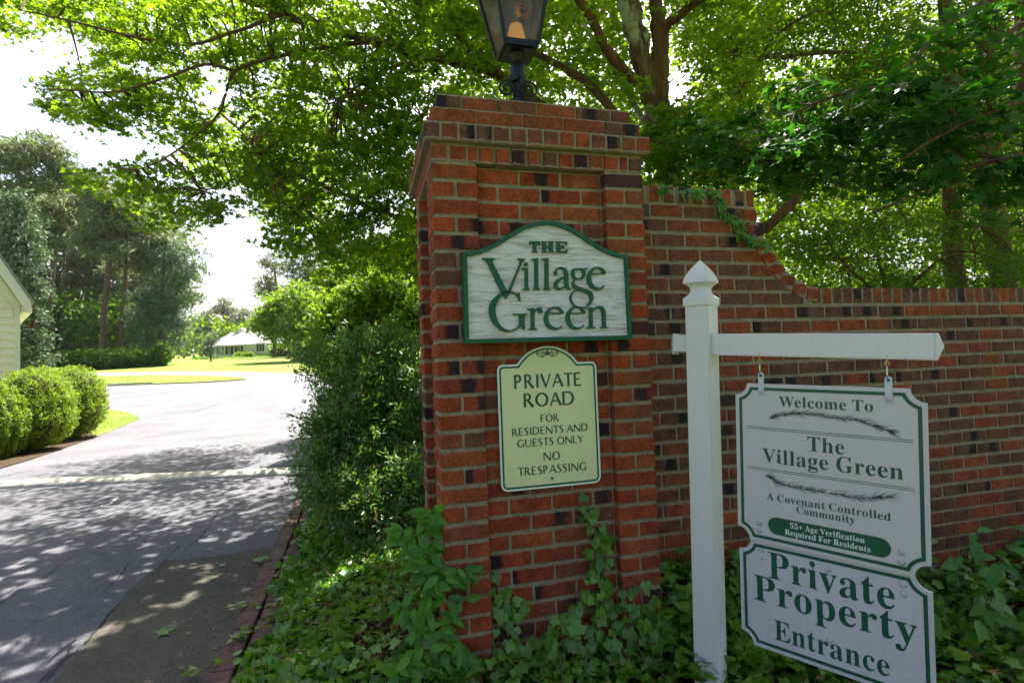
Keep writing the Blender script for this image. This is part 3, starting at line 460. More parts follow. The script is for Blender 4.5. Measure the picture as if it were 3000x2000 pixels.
def lettering(name, parent, lines, z, mat, th=.0006, font='serif'):
    for s, x0, x1, y0, cap in lines:
        mb = MB()
        for V, T in text_poly(s, x0, x1, y0, cap, font): mb.add(*slab(V, T, z, z + th))
        mb.build(name, mat, parent)
def ring(outer, inner, z0, z1):
    """band between two outlines with equal point counts"""
    n = len(outer); V = [(p[0], p[1], z1) for p in outer] + [(p[0], p[1], z1) for p in inner] + [(p[0], p[1], z0) for p in outer] + [(p[0], p[1], z0) for p in inner]
    F_ = []
    for i in range(n):
        j = (i + 1) % n
        F_ += [(i, j, n + j, n + i), (i, 2 * n + i, 2 * n + j, j), (n + i, n + j, 3 * n + j, 3 * n + i)]
    return V, F_
def inset(P, d):
    """inward offset of a counter-clockwise outline"""
    n = len(P); o = []
    for i in range(n):
        a, b, c = (np.array(P[(i - 1) % n]), np.array(P[i]), np.array(P[(i + 1) % n]))
        e1 = (b - a) / (np.linalg.norm(b - a) + 1e-12); e2 = (c - b) / (np.linalg.norm(c - b) + 1e-12)
        n1 = np.array([-e1[1], e1[0]]); n2 = np.array([-e2[1], e2[0]]); m = n1 + n2; m = m / (np.linalg.norm(m) + 1e-12)
        o.append(tuple(b + m * d / max(.35, m @ n1)))
    return o

# ------------------------------------------------------------------ bricks
BM_CACHE = {}; BRICKMAT = ['brick']
def brick_mesh(L, D, H, mat=None):
    mat = mat or BRICKMAT[0]; key = (round(L, 3), round(D, 3), round(H, 3), mat, random.randrange(5))
    if key in BM_CACHE: return BM_CACHE[key]
    bm = bmesh.new(); bmesh.ops.create_cube(bm, size=1)
    for v in bm.verts:
        v.co.x *= L; v.co.y *= D; v.co.z *= H
    bmesh.ops.bevel(bm, geom=list(bm.edges), offset=.0042, segments=1, affect='EDGES')
    for v in bm.verts: v.co += Vector([random.uniform(-.0016, .0016) for _ in range(3)])
    me = from_bm('brick', bm, M[mat]); BM_CACHE[key] = me; return me
JIT = .0012
def brick(parent, x0, x1, y0, y1, z0, z1, name='brick', mat=None):
    """one brick filling the given box"""
    L, D, H = x1 - x0, y1 - y0, z1 - z0; swap = D > L and abs(H - L) < 10 and D > L * 1.2
    c = Vector(((x0 + x1) / 2, (y0 + y1) / 2, (z0 + z1) / 2)) + Vector([random.uniform(-JIT, JIT) for _ in range(3)])
    tall = H > L and H > D * .8
    if tall: o = link(name, brick_mesh(H, D, L), parent, loc=c, rot=(random.uniform(-.006, .006), R(90) + random.uniform(-.01, .01), 0))
    else: o = link(name, brick_mesh(L, D, H), parent, loc=c, rot=(random.uniform(-.008, .008), random.uniform(-.006, .006), random.uniform(-.008, .008) + (R(180) if random.random() < .5 else 0)))
    return o
CH = .0775; ZJ = 2.20; MJ = .0145   # course height, joint under the top soldier course, joint thickness
PW, PD, RF, RS = 1.006, .755, .043, .056
pillar = tag(empty('brick_pillar', (0, 0, 0)), 'tall red brick gate pillar with a corbelled cap and a recessed front panel', 'brick pillar')
mb = MB()
def joint_box(a, b, e=.006): mb.box((a[0] + e, a[1] + e, a[2]), (b[0] - e, b[1] - e, b[2]))
joint_box((0, 0, -.3), (.2, .2, 2.29), .007); joint_box((PW - .2, 0, -.3), (PW, .2, 2.289), .007); joint_box((0, PD - .2, -.3), (.2, PD, 2.288), .007)
joint_box((PW - .2, PD - .2, -.3), (PW, PD, 2.287), .007)
mb.box((RS + .006, RF + .006, -.3), (PW - RS, PD - RF, 2.2)); mb.box((.012, .012, 2.2065), (PW - .012, PD - .012, 2.2862))
mb.box((-.022, -.022, 2.2865), (PW + .022, PD + .022, 2.368)); mb.box((.012, .012, 2.368), (PW - .012, PD - .012, 2.446)); mb.box((.045, .045, 2.446), (PW - .045, PD - .045, 2.522))
mb.build('mortar', M['mortar'], pillar)
def span(a, b, parts, gap=.0132):
    """bricks of given relative lengths between a and b"""
    tot = sum(parts); un = (b - a + gap) / tot; o = []; x = a
    for p in parts: o.append((x, x + p * un - gap)); x += p * un
    return o
k = 1
while True:
    z1 = ZJ - (k - 1) * CH - MJ / 2; z0 = z1 - (CH - MJ)
    if z1 < -.2: break
    A = k % 2 == 1
    for sx in (0, PW - .2):
        left = sx == 0
        if A:
            brick(pillar, sx, sx + .2, 0, .094, z0, z1)
            if left: brick(pillar, sx, sx + .1, .106, .2, z0, z1)
        else:
            for a, b in span(sx, sx + .2, (1, 1)): brick(pillar, a, b, 0, .2 if (left and a < .05) or (not left and a > PW - .15) else .094, z0, z1)
    for a, b in span(.2 + .006, PW - .2 - .008, (2, 2, 2) if A else (1, 2, 2, 1)): brick(pillar, a, b, RF, RF + .09, z0, z1)
    # far pier of the left side: its return faces the camera
    if A: brick(pillar, 0, .2, PD - .2, PD - .106, z0, z1)
    else: brick(pillar, 0, .094, PD - .2, PD, z0, z1)
    k += 1
# soldier course, corbel, two stepped courses
z0, z1 = ZJ + .004, ZJ + .081
for a, b in span(0, .2, (1, 1, .62)): brick(pillar, a, b, 0, .19, z0, z1, name='header_brick')
for a, b in span(.212, PW - .208, (1,) * 8, .014): brick(pillar, a, b, 0, .19, z0, z1, name='header_brick')
for a, b in span(PW - .195, PW, (1, .62, 1)): brick(pillar, a, b, 0, .19, z0, z1, name='header_brick')
for a, b in span(.205, PD, (1,) * 7): brick(pillar, 0, .19, a, b, z0, z1, name='header_brick')
BRICKMAT[0] = 'brick_wall'
z0, z1 = ZJ + .088, ZJ + .166
for a, b in span(-.03, PW + .03, (1,) * 14, .013): brick(pillar, a, b, -.03, .165, z0, z1, name='header_brick')
for a, b in span(.178, PD + .03, (1,) * 8, .013): brick(pillar, -.03, .165, a, b, z0, z1, name='header_brick')
BRICKMAT[0] = 'brick_brown'
z0, z1 = ZJ + .174, ZJ + .243
for a, b in span(.004, PW - .004, (2.1, 2.2, 2, 2.1, 1.9), .007): brick(pillar, a, b, .004, .098, z0, z1)
for a, b in span(.105, PD - .004, (2, 2, 2)): brick(pillar, .004, .098, a, b, z0, z1)
z0, z1 = ZJ + .248, ZJ + .318
for a, b in span(.036, PW - .036, (1.25, 1.8, 2.1, 2.1, 2, 1.1), .007): brick(pillar, a, b, .036, .13, z0, z1)
for a, b in span(.137, PD - .036, (2, 2, 2)): brick(pillar, .036, .13, a, b, z0, z1)

# ------------------------------------------------------------------ garden wall with swept top
WY, WT, WCH = .293, .2, .0802
WZ = 2.155; XE = 6.2
wall = tag(empty('brick_garden_wall', (PW, WY, 0)), 'long red brick garden wall stepping down in a concave sweep beside the pillar', 'brick wall')
def wl(parent, *a, **kw):
    return brick(parent, *a, **kw)
sweep = [(1.875, 2.155), (1.885, 2.07), (1.905, 2.02), (1.935, 1.965), (1.99, 1.885), (2.075, 1.786), (2.14, 1.741), (2.20, 1.71), (2.29, 1.695)]
LOWZ = 1.598
prof = [(PW - .05, -.4), (XE, -.4), (XE, LOWZ + .088)] + [(x, z - .006) for x, z in sweep[::-1]] + [(1.868, 2.246), (PW - .05, 2.246)]
V_, T_ = fill([prof]); Vs, Fs_ = slab(V_, T_, 0, WT - .012, back=True)
mort = link('mortar', mesh('mortar', Vs, Fs_, M['mortar']), wall, mat=Matrix(((1, 0, 0, -PW), (0, 0, -1, WT - .0065), (0, 1, 0, 0), (0, 0, 0, 1))))
def swx(z):       # x of the sweep's inner (joint) line at height z
    if z > 2.155: return 1.868
    pts = [(1.79, 2.156), (1.795, 2.079), (1.82, 1.992), (1.877, 1.916), (1.962, 1.799), (2.051, 1.721), (2.162, 1.612)]
    for (xa, za), (xb, zb) in zip(pts, pts[1:]):
        if zb <= z <= za: return xa + (xb - xa) * (za - z) / (za - zb)
    return 2.2
nb = []; j = 0
while WZ - j * WCH > -.15:
    z1 = WZ - j * WCH - .0078; z0 = z1 - WCH + .0155
    xend = XE if j >= 7 else swx((z0 + z1) / 2) + .045
    x = 1.01 - (.1016 if j % 2 else 0)
    while x < xend - .03:
        L_ = .2032 + random.uniform(-.003, .003); a, b = max(x, 1.01), min(x + L_ - .0145, xend - (.012 if j < 7 else 0))
        if b - a > .03: nb.append((a, b, z0, z1))
        x += L_
    j += 1
cap_rows = []
x = 1.012
while x < 1.86:
    cap_rows.append((x, min(x + .077, 1.868), 2.155 + .007, 2.155 + .095)); x += .0905
x = 2.235
while x < XE: cap_rows.append((x, x + .066, LOWZ + .007, LOWZ + .097)); x += .0755
def inview(a, b, z0, z1):
    return b < 4.05 and z1 > .05
def seen(q):
    P = np.array([(q[0] + q[1]) / 2, WY, (q[2] + q[3]) / 2]) - CP; z = P @ CF; x, y = 1500 + FPX * (P @ CR) / z, 1000 - FPX * (P @ CU) / z
    if not (1885 < x < 3040 and 500 < y < 1900): return False
    if 2215 < x < 2680 and y > 1180: return False      # behind the hanging sign
    if 2025 < x < 2095 and y > 930: return False       # behind the post
    if 2120 < x < 2730 and 985 < y < 1030: return False # behind the arm
    return P[2] + CP[2] > .38
vis = [q for q in nb if seen(q)]; vis.sort(key=lambda q: (q[0] > 3.75, -q[2])); print('wall bricks seen', len(vis))
own = vis[:298]; ks = set(own); rest = [q for q in nb if q not in ks]
WO = Vector((-PW, -WY, 0))
def wbrick(q, name='brick'):
    a, b, z0, z1 = q; BRICKMAT[0] = 'brick_brown' if (a < 1.75 and random.random() < .5) else 'brick_wall'; o = brick(wall, a - PW, b - PW, 0, .09, z0, z1, name=name); return o
for q in own: wbrick(q)
for q in cap_rows:
    if q[0] < 4.1: wbrick(q, 'coping_brick')
# sweep bricks: voussoirs following the curve
cv = [np.array(p) for p in catmull(sweep, 6)]; sl = [0.]
for a, b in zip(cv, cv[1:]): sl.append(sl[-1] + np.linalg.norm(b - a))
tot = sl[-1]; nv = 8
def on(s_):
    i = max(0, min(len(cv) - 2, int(np.searchsorted(sl, s_)) - 1)); u = (s_ - sl[i]) / (sl[i + 1] - sl[i]); p = cv[i] + (cv[i + 1] - cv[i]) * u; d = cv[i + 1] - cv[i]; return p, d / np.linalg.norm(d)
for i in range(nv):
    s0, s1 = tot * i / nv + .006, tot * (i + 1) / nv - .007
    (p0, d0), (p1, d1) = on(s0), on(s1); n0 = np.array([-d0[1], d0[0]]); n1 = np.array([-d1[1], d1[0]])
    n0, n1 = -n0 * .085, -n1 * .085
    c = (p0 + p1 + n0 + p0 + n1 + p1) / 4
    pts = [p0 - c, p1 - c, p1 + n1 - c, p0 + n0 - c]
    bm = bmesh.new(); vs = [bm.verts.new((p[0], -.045, p[1])) for p in pts] + [bm.verts.new((p[0], .045, p[1])) for p in pts]
    for f in ((0, 1, 2, 3), (7, 6, 5, 4), (0, 4, 5, 1), (1, 5, 6, 2), (2, 6, 7, 3), (3, 7, 4, 0)): bm.faces.new([vs[i_] for i_ in f])
    bmesh.ops.recalc_face_normals(bm, faces=bm.faces); bmesh.ops.bevel(bm, geom=list(bm.edges), offset=.004, segments=1, affect='EDGES')
    link('coping_brick', from_bm('coping_brick', bm, M['brick']), wall, loc=(c[0] - PW, .0405, c[1]))
mbr = MB()
for a, b, z0, z1 in rest: mbr.box((a - PW, 0, z0), (b - PW, .09, z1))
for q in cap_rows:
    if q[0] >= 4.1: mbr.box((q[0] - PW, 0, q[2]), (q[1] - PW, .19, q[3]))
tag(mbr.build('distant_bricks', M['brick_joined'], wall), kind='stuff')

# ------------------------------------------------------------------ carved wooden sign on the pillar
def wallmat(x, y, z): return Matrix(((1, 0, 0, x), (0, 0, -1, y), (0, 1, 0, z), (0, 0, 0, 1)))   # local x right, y up, z towards -Y
src = np.array([(0, 0), (2000, 0), (0, 1500), (2000, 1500)], float); dst = np.array([(.0826, 1.9708), (.9192, 2.0021), (.0640, 1.4029), (.8884, 1.3805)])
A_ = []; b_ = []
for (x, y), (u, v_) in zip(src, dst):
    A_ += [[x, y, 1, 0, 0, 0, -u * x, -u * y], [0, 0, 0, x, y, 1, -v_ * x, -v_ * y]]; b_ += [u, v_]
H_ = np.linalg.solve(np.array(A_), np.array(b_))
def tw(x, y):
    d = H_[6] * x + H_[7] * y + 1; return ((H_[0] * x + H_[1] * y + H_[2]) / d - .5, (H_[3] * x + H_[4] * y + H_[5]) / d - 1.6)
s1 = tag(empty('carved_wooden_sign', mat=wallmat(.5, -.003, 1.6)), 'weathered white wooden sign with arched green frame reading The Village Green', 'wooden sign')
arch = [(-.386, .2), (-.345, .2035), (-.294, .219), (-.235, .2465), (-.178, .2825), (-.12, .3155), (-.062, .3365), (-.016, .344), (.016, .344), (.062, .3365), (.12, .3155), (.178, .2825), (.235, .2465), (.294, .219), (.345, .2035), (.386, .2)]
arch = [tuple(p) for p in catmull(arch, 3)]
out1 = [(-.389, -.19), (.389, -.19)] + arch[::-1]
in1 = inset(out1, .0185)
V, T = fill([out1]); s1b = link('backboard', mesh('backboard', *slab(V, T, 0, .024, back=True), M['wood_white']), s1)
V, T = fill([in1]); link('face_board', mesh('face_board', *slab(V, T, .024, .031), M['wood_white']), s1)
V, Fr = ring(out1, in1, .0, .044); link('frame', mesh('frame', V, Fr, M['green']), s1)
def letter(polys_px, strokes_px, dots=()):
    polys = [[tw(*p) for p in pl] for pl in polys_px]
    for s_ in strokes_px:
        q = catmull(s_, 6)
        for qd in stroke_quads([tuple(p) for p in q]): polys.append([tw(*p) for p in qd])
    for (cx, cy, r_) in dots: polys.append([tw(cx + r_ * math.cos(a), cy - r_ * math.sin(a)) for a in np.linspace(0, 2 * math.pi, 17)[:-1]])
    V, T = union(polys); V2, F2 = slab(V, T, .0311, .041)
    link('raised_letter', mesh('raised_letter', V2, F2, M['green']), s1)
letter([[(318, 516), (465, 520), (462, 532), (440, 542), (436, 566), (604, 900), (622, 925), (585, 978), (540, 925), (378, 575), (350, 542), (322, 530)],
        [(712, 520), (805, 526), (803, 538), (782, 548), (766, 568), (622, 925), (600, 905), (737, 585), (744, 556), (738, 542), (715, 534)]], [])
def el(x0, x1, yt, fl=38, yb=866):
    letter([[(x0 - fl, yt + 8), (x0 - 4, yt + 2), (x1, yt - 4), (x1 + 3, yb - 18), (x1 + 10, yb - 4), (x1 + 26, yb + 2), (x1 + 26, yb + 9), (x0 - 22, yb + 9), (x0 - 22, yb + 2), (x0 - 6, yb - 6), (x0, yb - 22), (x0, yt + 34), (x0 - 8, yt + 22), (x0 - fl, yt + 17)]], [])
letter([[(762, 630), (800, 628), (832, 626), (835, 848), (842, 862), (858, 868), (858, 876), (764, 878), (764, 870), (790, 862), (797, 846), (796, 662), (786, 648), (762, 640)]], [], [(810, 590, 23)])
el(906, 946, 522); el(1021, 1062, 520)
letter([], [[(1140, 698, 34), (1136, 672, 20), (1160, 640, 18), (1205, 628, 24), (1245, 650, 38), (1262, 700, 42), (1264, 790, 42), (1272, 840, 40), (1292, 864, 24), (1312, 862, 10)],
            [(1262, 722, 12), (1215, 742, 24), (1165, 775, 38), (1142, 815, 44), (1158, 856, 30), (1200, 862, 20), (1262, 822, 12)]], [(1143, 692, 20)])
letter([], [[(1398, 636, 16), (1345, 652, 32), (1336, 692, 38), (1352, 738, 30), (1398, 752, 14), (1446, 734, 28), (1460, 690, 38), (1446, 650, 30), (1398, 636, 16)],
            [(1440, 648, 20), (1470, 638, 18), (1498, 636, 20)],
            [(1372, 748, 14), (1342, 782, 22), (1345, 822, 34), (1390, 856, 44), (1460, 880, 44), (1520, 905, 44), (1546, 955, 40), (1535, 1010, 30), (1490, 1058, 16), (1425, 1072, 13), (1355, 1050, 18), (1318, 1000, 24), (1312, 950, 22), (1335, 905, 16), (1375, 882, 12)]])
def ee(x0, x1, y0, y1):
    w_, h_ = x1 - x0, y1 - y0; f = lambda u, v, t_: (x0 + u * w_, y0 + v * h_, t_)
    letter([], [[f(.94, .80, 8), f(.78, .93, 18), f(.56, .955, 30), f(.30, .86, 44), f(.14, .62, 48), f(.15, .34, 44), f(.33, .10, 28), f(.58, .035, 16), f(.80, .10, 26), f(.93, .26, 34), f(.955, .31, 12)], [f(.13, .30, 13), f(.96, .29, 13)]])
ee(1490, 1705, 618, 872)
letter([[(665, 1140), (830, 1143), (830, 1152), (800, 1160), (793, 1180), (797, 1320), (780, 1322), (765, 1290), (733, 1270), (733, 1180), (722, 1156), (665, 1150)],
        [(728, 903), (738, 905), (748, 1000), (738, 1000), (712, 950), (690, 925)]],
       [[(738, 985, 10), (712, 938, 18), (655, 900, 18), (590, 898, 20), (520, 935, 40), (455, 1010, 66), (430, 1100, 74), (450, 1200, 68), (505, 1285, 48), (580, 1330, 26), (650, 1335, 18), (715, 1300, 16), (762, 1262, 30)]])
letter([[(825, 1084), (865, 1080), (903, 1075), (905, 1290), (914, 1308), (938, 1312), (938, 1321), (833, 1323), (833, 1315), (858, 1306), (865, 1288), (864, 1112), (852, 1098), (825, 1094)]],
       [[(903, 1122, 12), (925, 1096, 18), (955, 1080, 26), (985, 1088, 22)]], [(973, 1116, 24)])
ee(1008, 1232, 1062, 1322); ee(1252, 1475, 1060, 1318)
letter([[(1482, 1074), (1520, 1072), (1556, 1066), (1560, 1276), (1570, 1294), (1592, 1298), (1592, 1307), (1484, 1309), (1484, 1300), (1512, 1292), (1519, 1274), (1518, 1102), (1508, 1088), (1482, 1084)],
        [(1662, 1130), (1702, 1120), (1706, 1270), (1714, 1290), (1736, 1296), (1736, 1304), (1640, 1306), (1640, 1298), (1660, 1290), (1667, 1272)]],
       [[(1556, 1112, 12), (1585, 1082, 20), (1625, 1068, 28), (1664, 1082, 40), (1684, 1128, 40)]])
letter([[(850, 328), (968, 330), (966, 372), (956, 366), (948, 346), (930, 342), (926, 430), (934, 444), (948, 448), (948, 455), (878, 455), (878, 448), (888, 442), (890, 342), (872, 346), (862, 366), (850, 368)]], [])
letter([[(984, 330), (1046, 331), (1046, 338), (1034, 344), (1034, 380), (1072, 381), (1072, 344), (1062, 338), (1062, 331), (1124, 332), (1124, 339), (1112, 345), (1112, 440), (1126, 448), (1126, 455), (1062, 455), (1062, 448), (1072, 440), (1072, 398), (1034, 397), (1034, 440), (1046, 448), (1046, 455), (984, 455), (984, 448), (996, 440), (996, 344), (984, 338)]], [])
letter([[(1144, 332), (1272, 334), (1272, 372), (1264, 370), (1254, 348), (1194, 346), (1194, 382), (1226, 382), (1232, 370), (1238, 370), (1238, 412), (1232, 412), (1226, 398), (1194, 398), (1194, 442), (1252, 441), (1270, 418), (1278, 420), (1272, 458), (1144, 457), (1144, 450), (1155, 443), (1155, 345), (1144, 340)]], [])
for q in ((560, 505), (1580, 515), (582, 1165), (1610, 1150)):
    x, y = tw(*q); mb = MB(); mb.lathe([(.0075, .031), (.0072, .0335), (.0045, .0345), (.004, .034), (.0015, .034)], 14); o = mb.build('screw_cap', M['wood_white'], s1); o.location = (x, y, 0)

# ------------------------------------------------------------------ metal private road sign on the pillar
s2 = tag(empty('private_road_sign', mat=wallmat(.5, .030, 1.07)), 'pale green metal sign with a domed top reading Private Road No Trespassing', 'metal sign')
def rarc(cx, cy, r_, a0, a1, n=6): return [(cx + r_ * math.cos(R(a0 + (a1 - a0) * i / n)), cy + r_ * math.sin(R(a0 + (a1 - a0) * i / n))) for i in range(n + 1)]
def plate2(d):
    hw, b, sh, r_ = .2365 - d, -.311 + d, .245 - d, max(.006, .032 - d)
    P = rarc(-hw + r_, b + r_, r_, 180, 270) + rarc(hw - r_, b + r_, r_, 270, 360) + rarc(hw - r_ * .8, sh - r_ * .8, r_ * .8, 0, 90)
    rad = .172 - d; cy = .150; a = math.degrees(math.asin((sh - cy) / rad))
    P += [(math.cos(R(a)) * rad + .002, sh)] + rarc(0, cy, rad, a + 4, 176 - a, 20) + [(-math.cos(R(a)) * rad - .002, sh)] + rarc(-hw + r_ * .8, sh - r_ * .8, r_ * .8, 90, 180)
    return P
V, T = fill([plate2(0)]); link('plate', mesh('plate', *slab(V, T, 0, .0025, back=True), M['panel_rim']), s2)
V, T = fill([plate2(.012)]); link('printed_field', mesh('printed_field', *slab(V, T, .0025, .0028), M['panel_cream']), s2)
V, Fr = ring(plate2(.0085), plate2(.017), .0025, .0032); link('border_line', mesh('border_line', V, Fr, M['print_green']), s2)
WK[0] = 1.42
lettering('lettering', s2, [('PRIVATE', -.160, .160, .1365, .0608), ('ROAD', -.119, .119, .0525, .0608), ('FOR', -.0438, .0435, -.0178, .033), ('RESIDENTS AND', -.178, .1803, -.071, .0332),
    ('GUESTS ONLY', -.156, .157, -.1225, .0332), ('NO', -.037, .0413, -.190, .036), ('TRESPASSING', -.159, .165, -.2475, .036)], .0028, M['print_green'], font='opt')
WK[0] = 1.
def spiral(cx, cy, r0, r1, a0, turns, w0, w1, n=22, sgn=1):
    return [(cx + sgn * (r0 + (r1 - r0) * i / n) * math.cos(R(a0 + 360 * turns * i / n)), cy + (r0 + (r1 - r0) * i / n) * math.sin(R(a0 + 360 * turns * i / n)), w0 + (w1 - w0) * i / n) for i in range(n + 1)]
orn = []
for sg in (1, -1):
    orn += stroke_quads(spiral(.022, .286, .013, .003, 160, 1.6, .0042, .003, sgn=1)) if False else []
    for p in (spiral(.021 * sg, .286, .0125, .0025, 170, -1.7, .0036, .003, sgn=sg), spiral(.045 * sg, .288, .0085, .002, 10, 1.5, .0032, .0028, sgn=sg)): orn += stroke_quads(p)
    orn += stroke_quads([(.0085 * sg, .290, .004), (.02 * sg, .2735, .004), (.036 * sg, .276, .0035), (.052 * sg, .286, .003)])
orn.append([(-.007, .280), (.007, .280), (.009, .293), (.004, .302), (-.004, .302), (-.009, .293)])
V, T = union(orn); link('scroll_ornament', mesh('scroll_ornament', *slab(V, T, .0028, .0034), M['print_green']), s2)
MB().lathe([(.0062, .0025), (.0062, .005), (.004, .0065), (.0015, .007)], 12, c=(0, -.2705)).build('bolt', M['print_green'], s2)

# ------------------------------------------------------------------ white post with arm
aa = R(-58); ev = Vector((math.cos(aa), math.sin(aa), 0)); nv_ = Vector((math.sin(aa), -math.cos(aa), 0)); zv = Vector((0, 0, 1))
PB = Vector((1.08, -.34, 0)) - ev * .051 - nv_ * .051
lean = Matrix.Rotation(R(1.4), 4, 'Y')
PM = Matrix(((ev.x, -nv_.x, 0, PB.x), (ev.y, -nv_.y, 0, PB.y), (0, 0, 1, 0), (0, 0, 0, 1)))
PM = Matrix.Translation(PM.translation + Vector((0, 0, 1.2))) @ PM.to_3x3().to_4x4() @ lean @ Matrix.Translation((0, 0, -1.2))
post = tag(empty('sign_post', mat=PM), 'white vinyl post with pointed gothic cap and a long horizontal arm', 'sign post')
Dp = float(np.dot(np.array(PB) + np.array([0, 0, 1.4]) - CP, CF))
zcap = 1.538
mb = MB(); h = .051
bm = bmesh.new(); bmesh.ops.create_cube(bm, size=1)
for v in bm.verts: v.co = Vector((v.co.x * .102, v.co.y * .102, v.co.z * (zcap + .4) + (zcap - .4) / 2))
bmesh.ops.bevel(bm, geom=[e for e in bm.edges if abs((e.verts[0].co - e.verts[1].co).z) > .5], offset=.004, segments=2, affect='EDGES')
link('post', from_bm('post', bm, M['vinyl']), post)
q2 = math.sqrt(2)
mb = MB(); pr = [(.056, 0), (.0565, .001), (.0565, .032), (.052, .035), (.045, .041), (.037, .050), (.0335, .060), (.0325, .068), (.034, .077), (.040, .086), (.050, .094), (.0545, .097)]
for i in range(11):
    u = i / 10; pr.append((.0545 * (1 - u ** 1.55) + .0012, .0985 + .098 * u))
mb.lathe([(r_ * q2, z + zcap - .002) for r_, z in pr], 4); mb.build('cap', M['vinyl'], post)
bm = bmesh.new(); AL0, AL1, AH = -.125, .815, .089
AM = Matrix.Translation((.051, -.002, 1.370 + .0)) @ Matrix.Rotation(R(2.0), 4, 'Y')
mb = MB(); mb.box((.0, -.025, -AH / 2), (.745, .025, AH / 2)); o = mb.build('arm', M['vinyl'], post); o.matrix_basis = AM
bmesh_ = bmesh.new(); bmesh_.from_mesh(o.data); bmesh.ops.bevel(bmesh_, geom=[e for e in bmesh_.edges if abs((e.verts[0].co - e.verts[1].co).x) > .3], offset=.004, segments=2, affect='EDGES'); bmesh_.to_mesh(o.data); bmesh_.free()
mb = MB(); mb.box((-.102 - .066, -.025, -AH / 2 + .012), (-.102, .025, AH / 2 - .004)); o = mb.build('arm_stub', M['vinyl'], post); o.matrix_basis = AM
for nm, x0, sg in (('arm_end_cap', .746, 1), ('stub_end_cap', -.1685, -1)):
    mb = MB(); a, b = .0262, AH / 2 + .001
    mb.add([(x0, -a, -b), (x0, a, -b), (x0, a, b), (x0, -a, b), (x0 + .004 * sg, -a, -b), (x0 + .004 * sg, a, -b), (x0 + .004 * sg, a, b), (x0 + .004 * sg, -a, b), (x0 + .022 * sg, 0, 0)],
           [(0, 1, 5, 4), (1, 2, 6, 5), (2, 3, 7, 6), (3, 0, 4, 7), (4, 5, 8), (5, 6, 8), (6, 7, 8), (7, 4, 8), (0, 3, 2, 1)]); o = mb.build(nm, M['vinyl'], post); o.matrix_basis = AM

# ------------------------------------------------------------------ hanging welcome sign and the panel bolted below it
SO = np.array([1.099, -.4468, .609]); sa, stl = R(-60), -.0325
e3 = Vector((math.cos(sa) * math.cos(stl), math.sin(sa) * math.cos(stl), math.sin(stl))); v3 = Vector((-math.cos(sa) * math.sin(stl), -math.sin(sa) * math.sin(stl), math.cos(stl))); n3 = e3.cross(v3)
SM = Matrix(((e3.x, v3.x, n3.x, SO[0]), (e3.y, v3.y, n3.y, SO[1]), (e3.z, v3.z, n3.z, SO[2]), (0, 0, 0, 1)))
s3 = tag(empty('hanging_sign', mat=SM), 'white hanging sign reading Welcome To The Village Green with two pine sprigs', 'hanging sign')
def notched(w_, h_, n_, d=0, k=5):
    """rectangle with concave quarter-round corners, inset by d"""
    r_ = n_ + d; P = []
    for cx, cy, a0 in ((0, 0, 90), (w_, 0, 180), (w_, h_, 270), (0, h_, 0)):
        a_in = math.degrees(math.asin(min(1, d / r_)))
        s_, e_ = a0 - a_in, a0 - 90 + a_in
        for i in range(k + 1):
            a = R(s_ + (e_ - s_) * i / k); P.append((cx + r_ * math.cos(a), cy + r_ * math.sin(a)))
    return P
W3, H3 = .61, .6026
def board(parent, w_, h_, th, mat, d0=.014, d1=.0255):
    V, T = fill([notched(w_, h_, .045)]); link('board', mesh('board', *slab(V, T, -th, 0, back=True), mat), parent)
    V, Fr = ring(notched(w_, h_, .045, d0), notched(w_, h_, .045, d1), 0, .0007); link('border_line', mesh('border_line', V, Fr, M['print_green']), parent)
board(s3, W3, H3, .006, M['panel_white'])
lettering('lettering', s3, [('Welcome To', .1625, .4627, .5205, .037), ('The', .2576, .3745, .3665, .0505), ('Village Green', .0981, .5425, .3055, .0515), ('A Covenant Controlled', .1116, .5056, .1655, .0255), ('Community', .2157, .4020, .1345, .025)], 0, M['print_green'])
mb = MB()
for y0 in (.4365, .4295, .2815, .2745): mb.box((.0396, y0 - .0010, 0), (.5715, y0 + .0010, .0006))
mb.build('rule_lines', M['print_green'], s3)
def pill(x0, x1, y0, y1, k=10):
    r_ = (y1 - y0) / 2; return rarc(x1 - r_, y0 + r_, r_, -90, 90, k) + rarc(x0 + r_, y0 + r_, r_, 90, 270, k)
V, T = fill([pill(.1145, .5045, .0395, .1045)]); link('pill_band', mesh('pill_band', *slab(V, T, 0, .0006), M['print_green']), s3)
lettering('lettering', s3, [('55+ Age Verification', .1925, .4295, .0755, .0195), ('Required For Residents', .1744, .4455, .0485, .0195)], .0006, M['print_white'], th=.0005)
def sprig(spine, seed, up):
    rg = random.Random(seed); q = catmull(spine, 5); polys = stroke_quads([(p[0], p[1], .0016 - .0009 * i / len(q)) for i, p in enumerate(q)])
    for i in range(2, len(q) - 1):
        d = q[i] - q[i - 1]; d = d / np.linalg.norm(d); base = math.atan2(d[1], d[0])
        for sg in (1, -1):
            if rg.random() < .12: continue
            for _ in range(3):
                L_ = rg.uniform(.012, .036) * (1.1 if sg == up else .9); a = base + sg * R(rg.uniform(14, 48)); p = q[i] + (q[i - 1] - q[i]) * rg.random()
                m_ = p + np.array([math.cos(a), math.sin(a)]) * L_ * .5; e_ = p + np.array([math.cos(a - sg * .25), math.sin(a - sg * .25)]) * L_
                polys += stroke_quads([(p[0], p[1], .0011), (m_[0], m_[1], .0009), (e_[0], e_[1], .0003)])
    mbs = MB()
    for i, pl in enumerate(polys):
        z = .0003 + .00035 * ((i * 37) % 53) / 53; mbs.add([(p[0], p[1], z) for p in pl], [(0, 1, 2, 3)])
    mbs.build('pine_sprig', M['print_black'], s3)
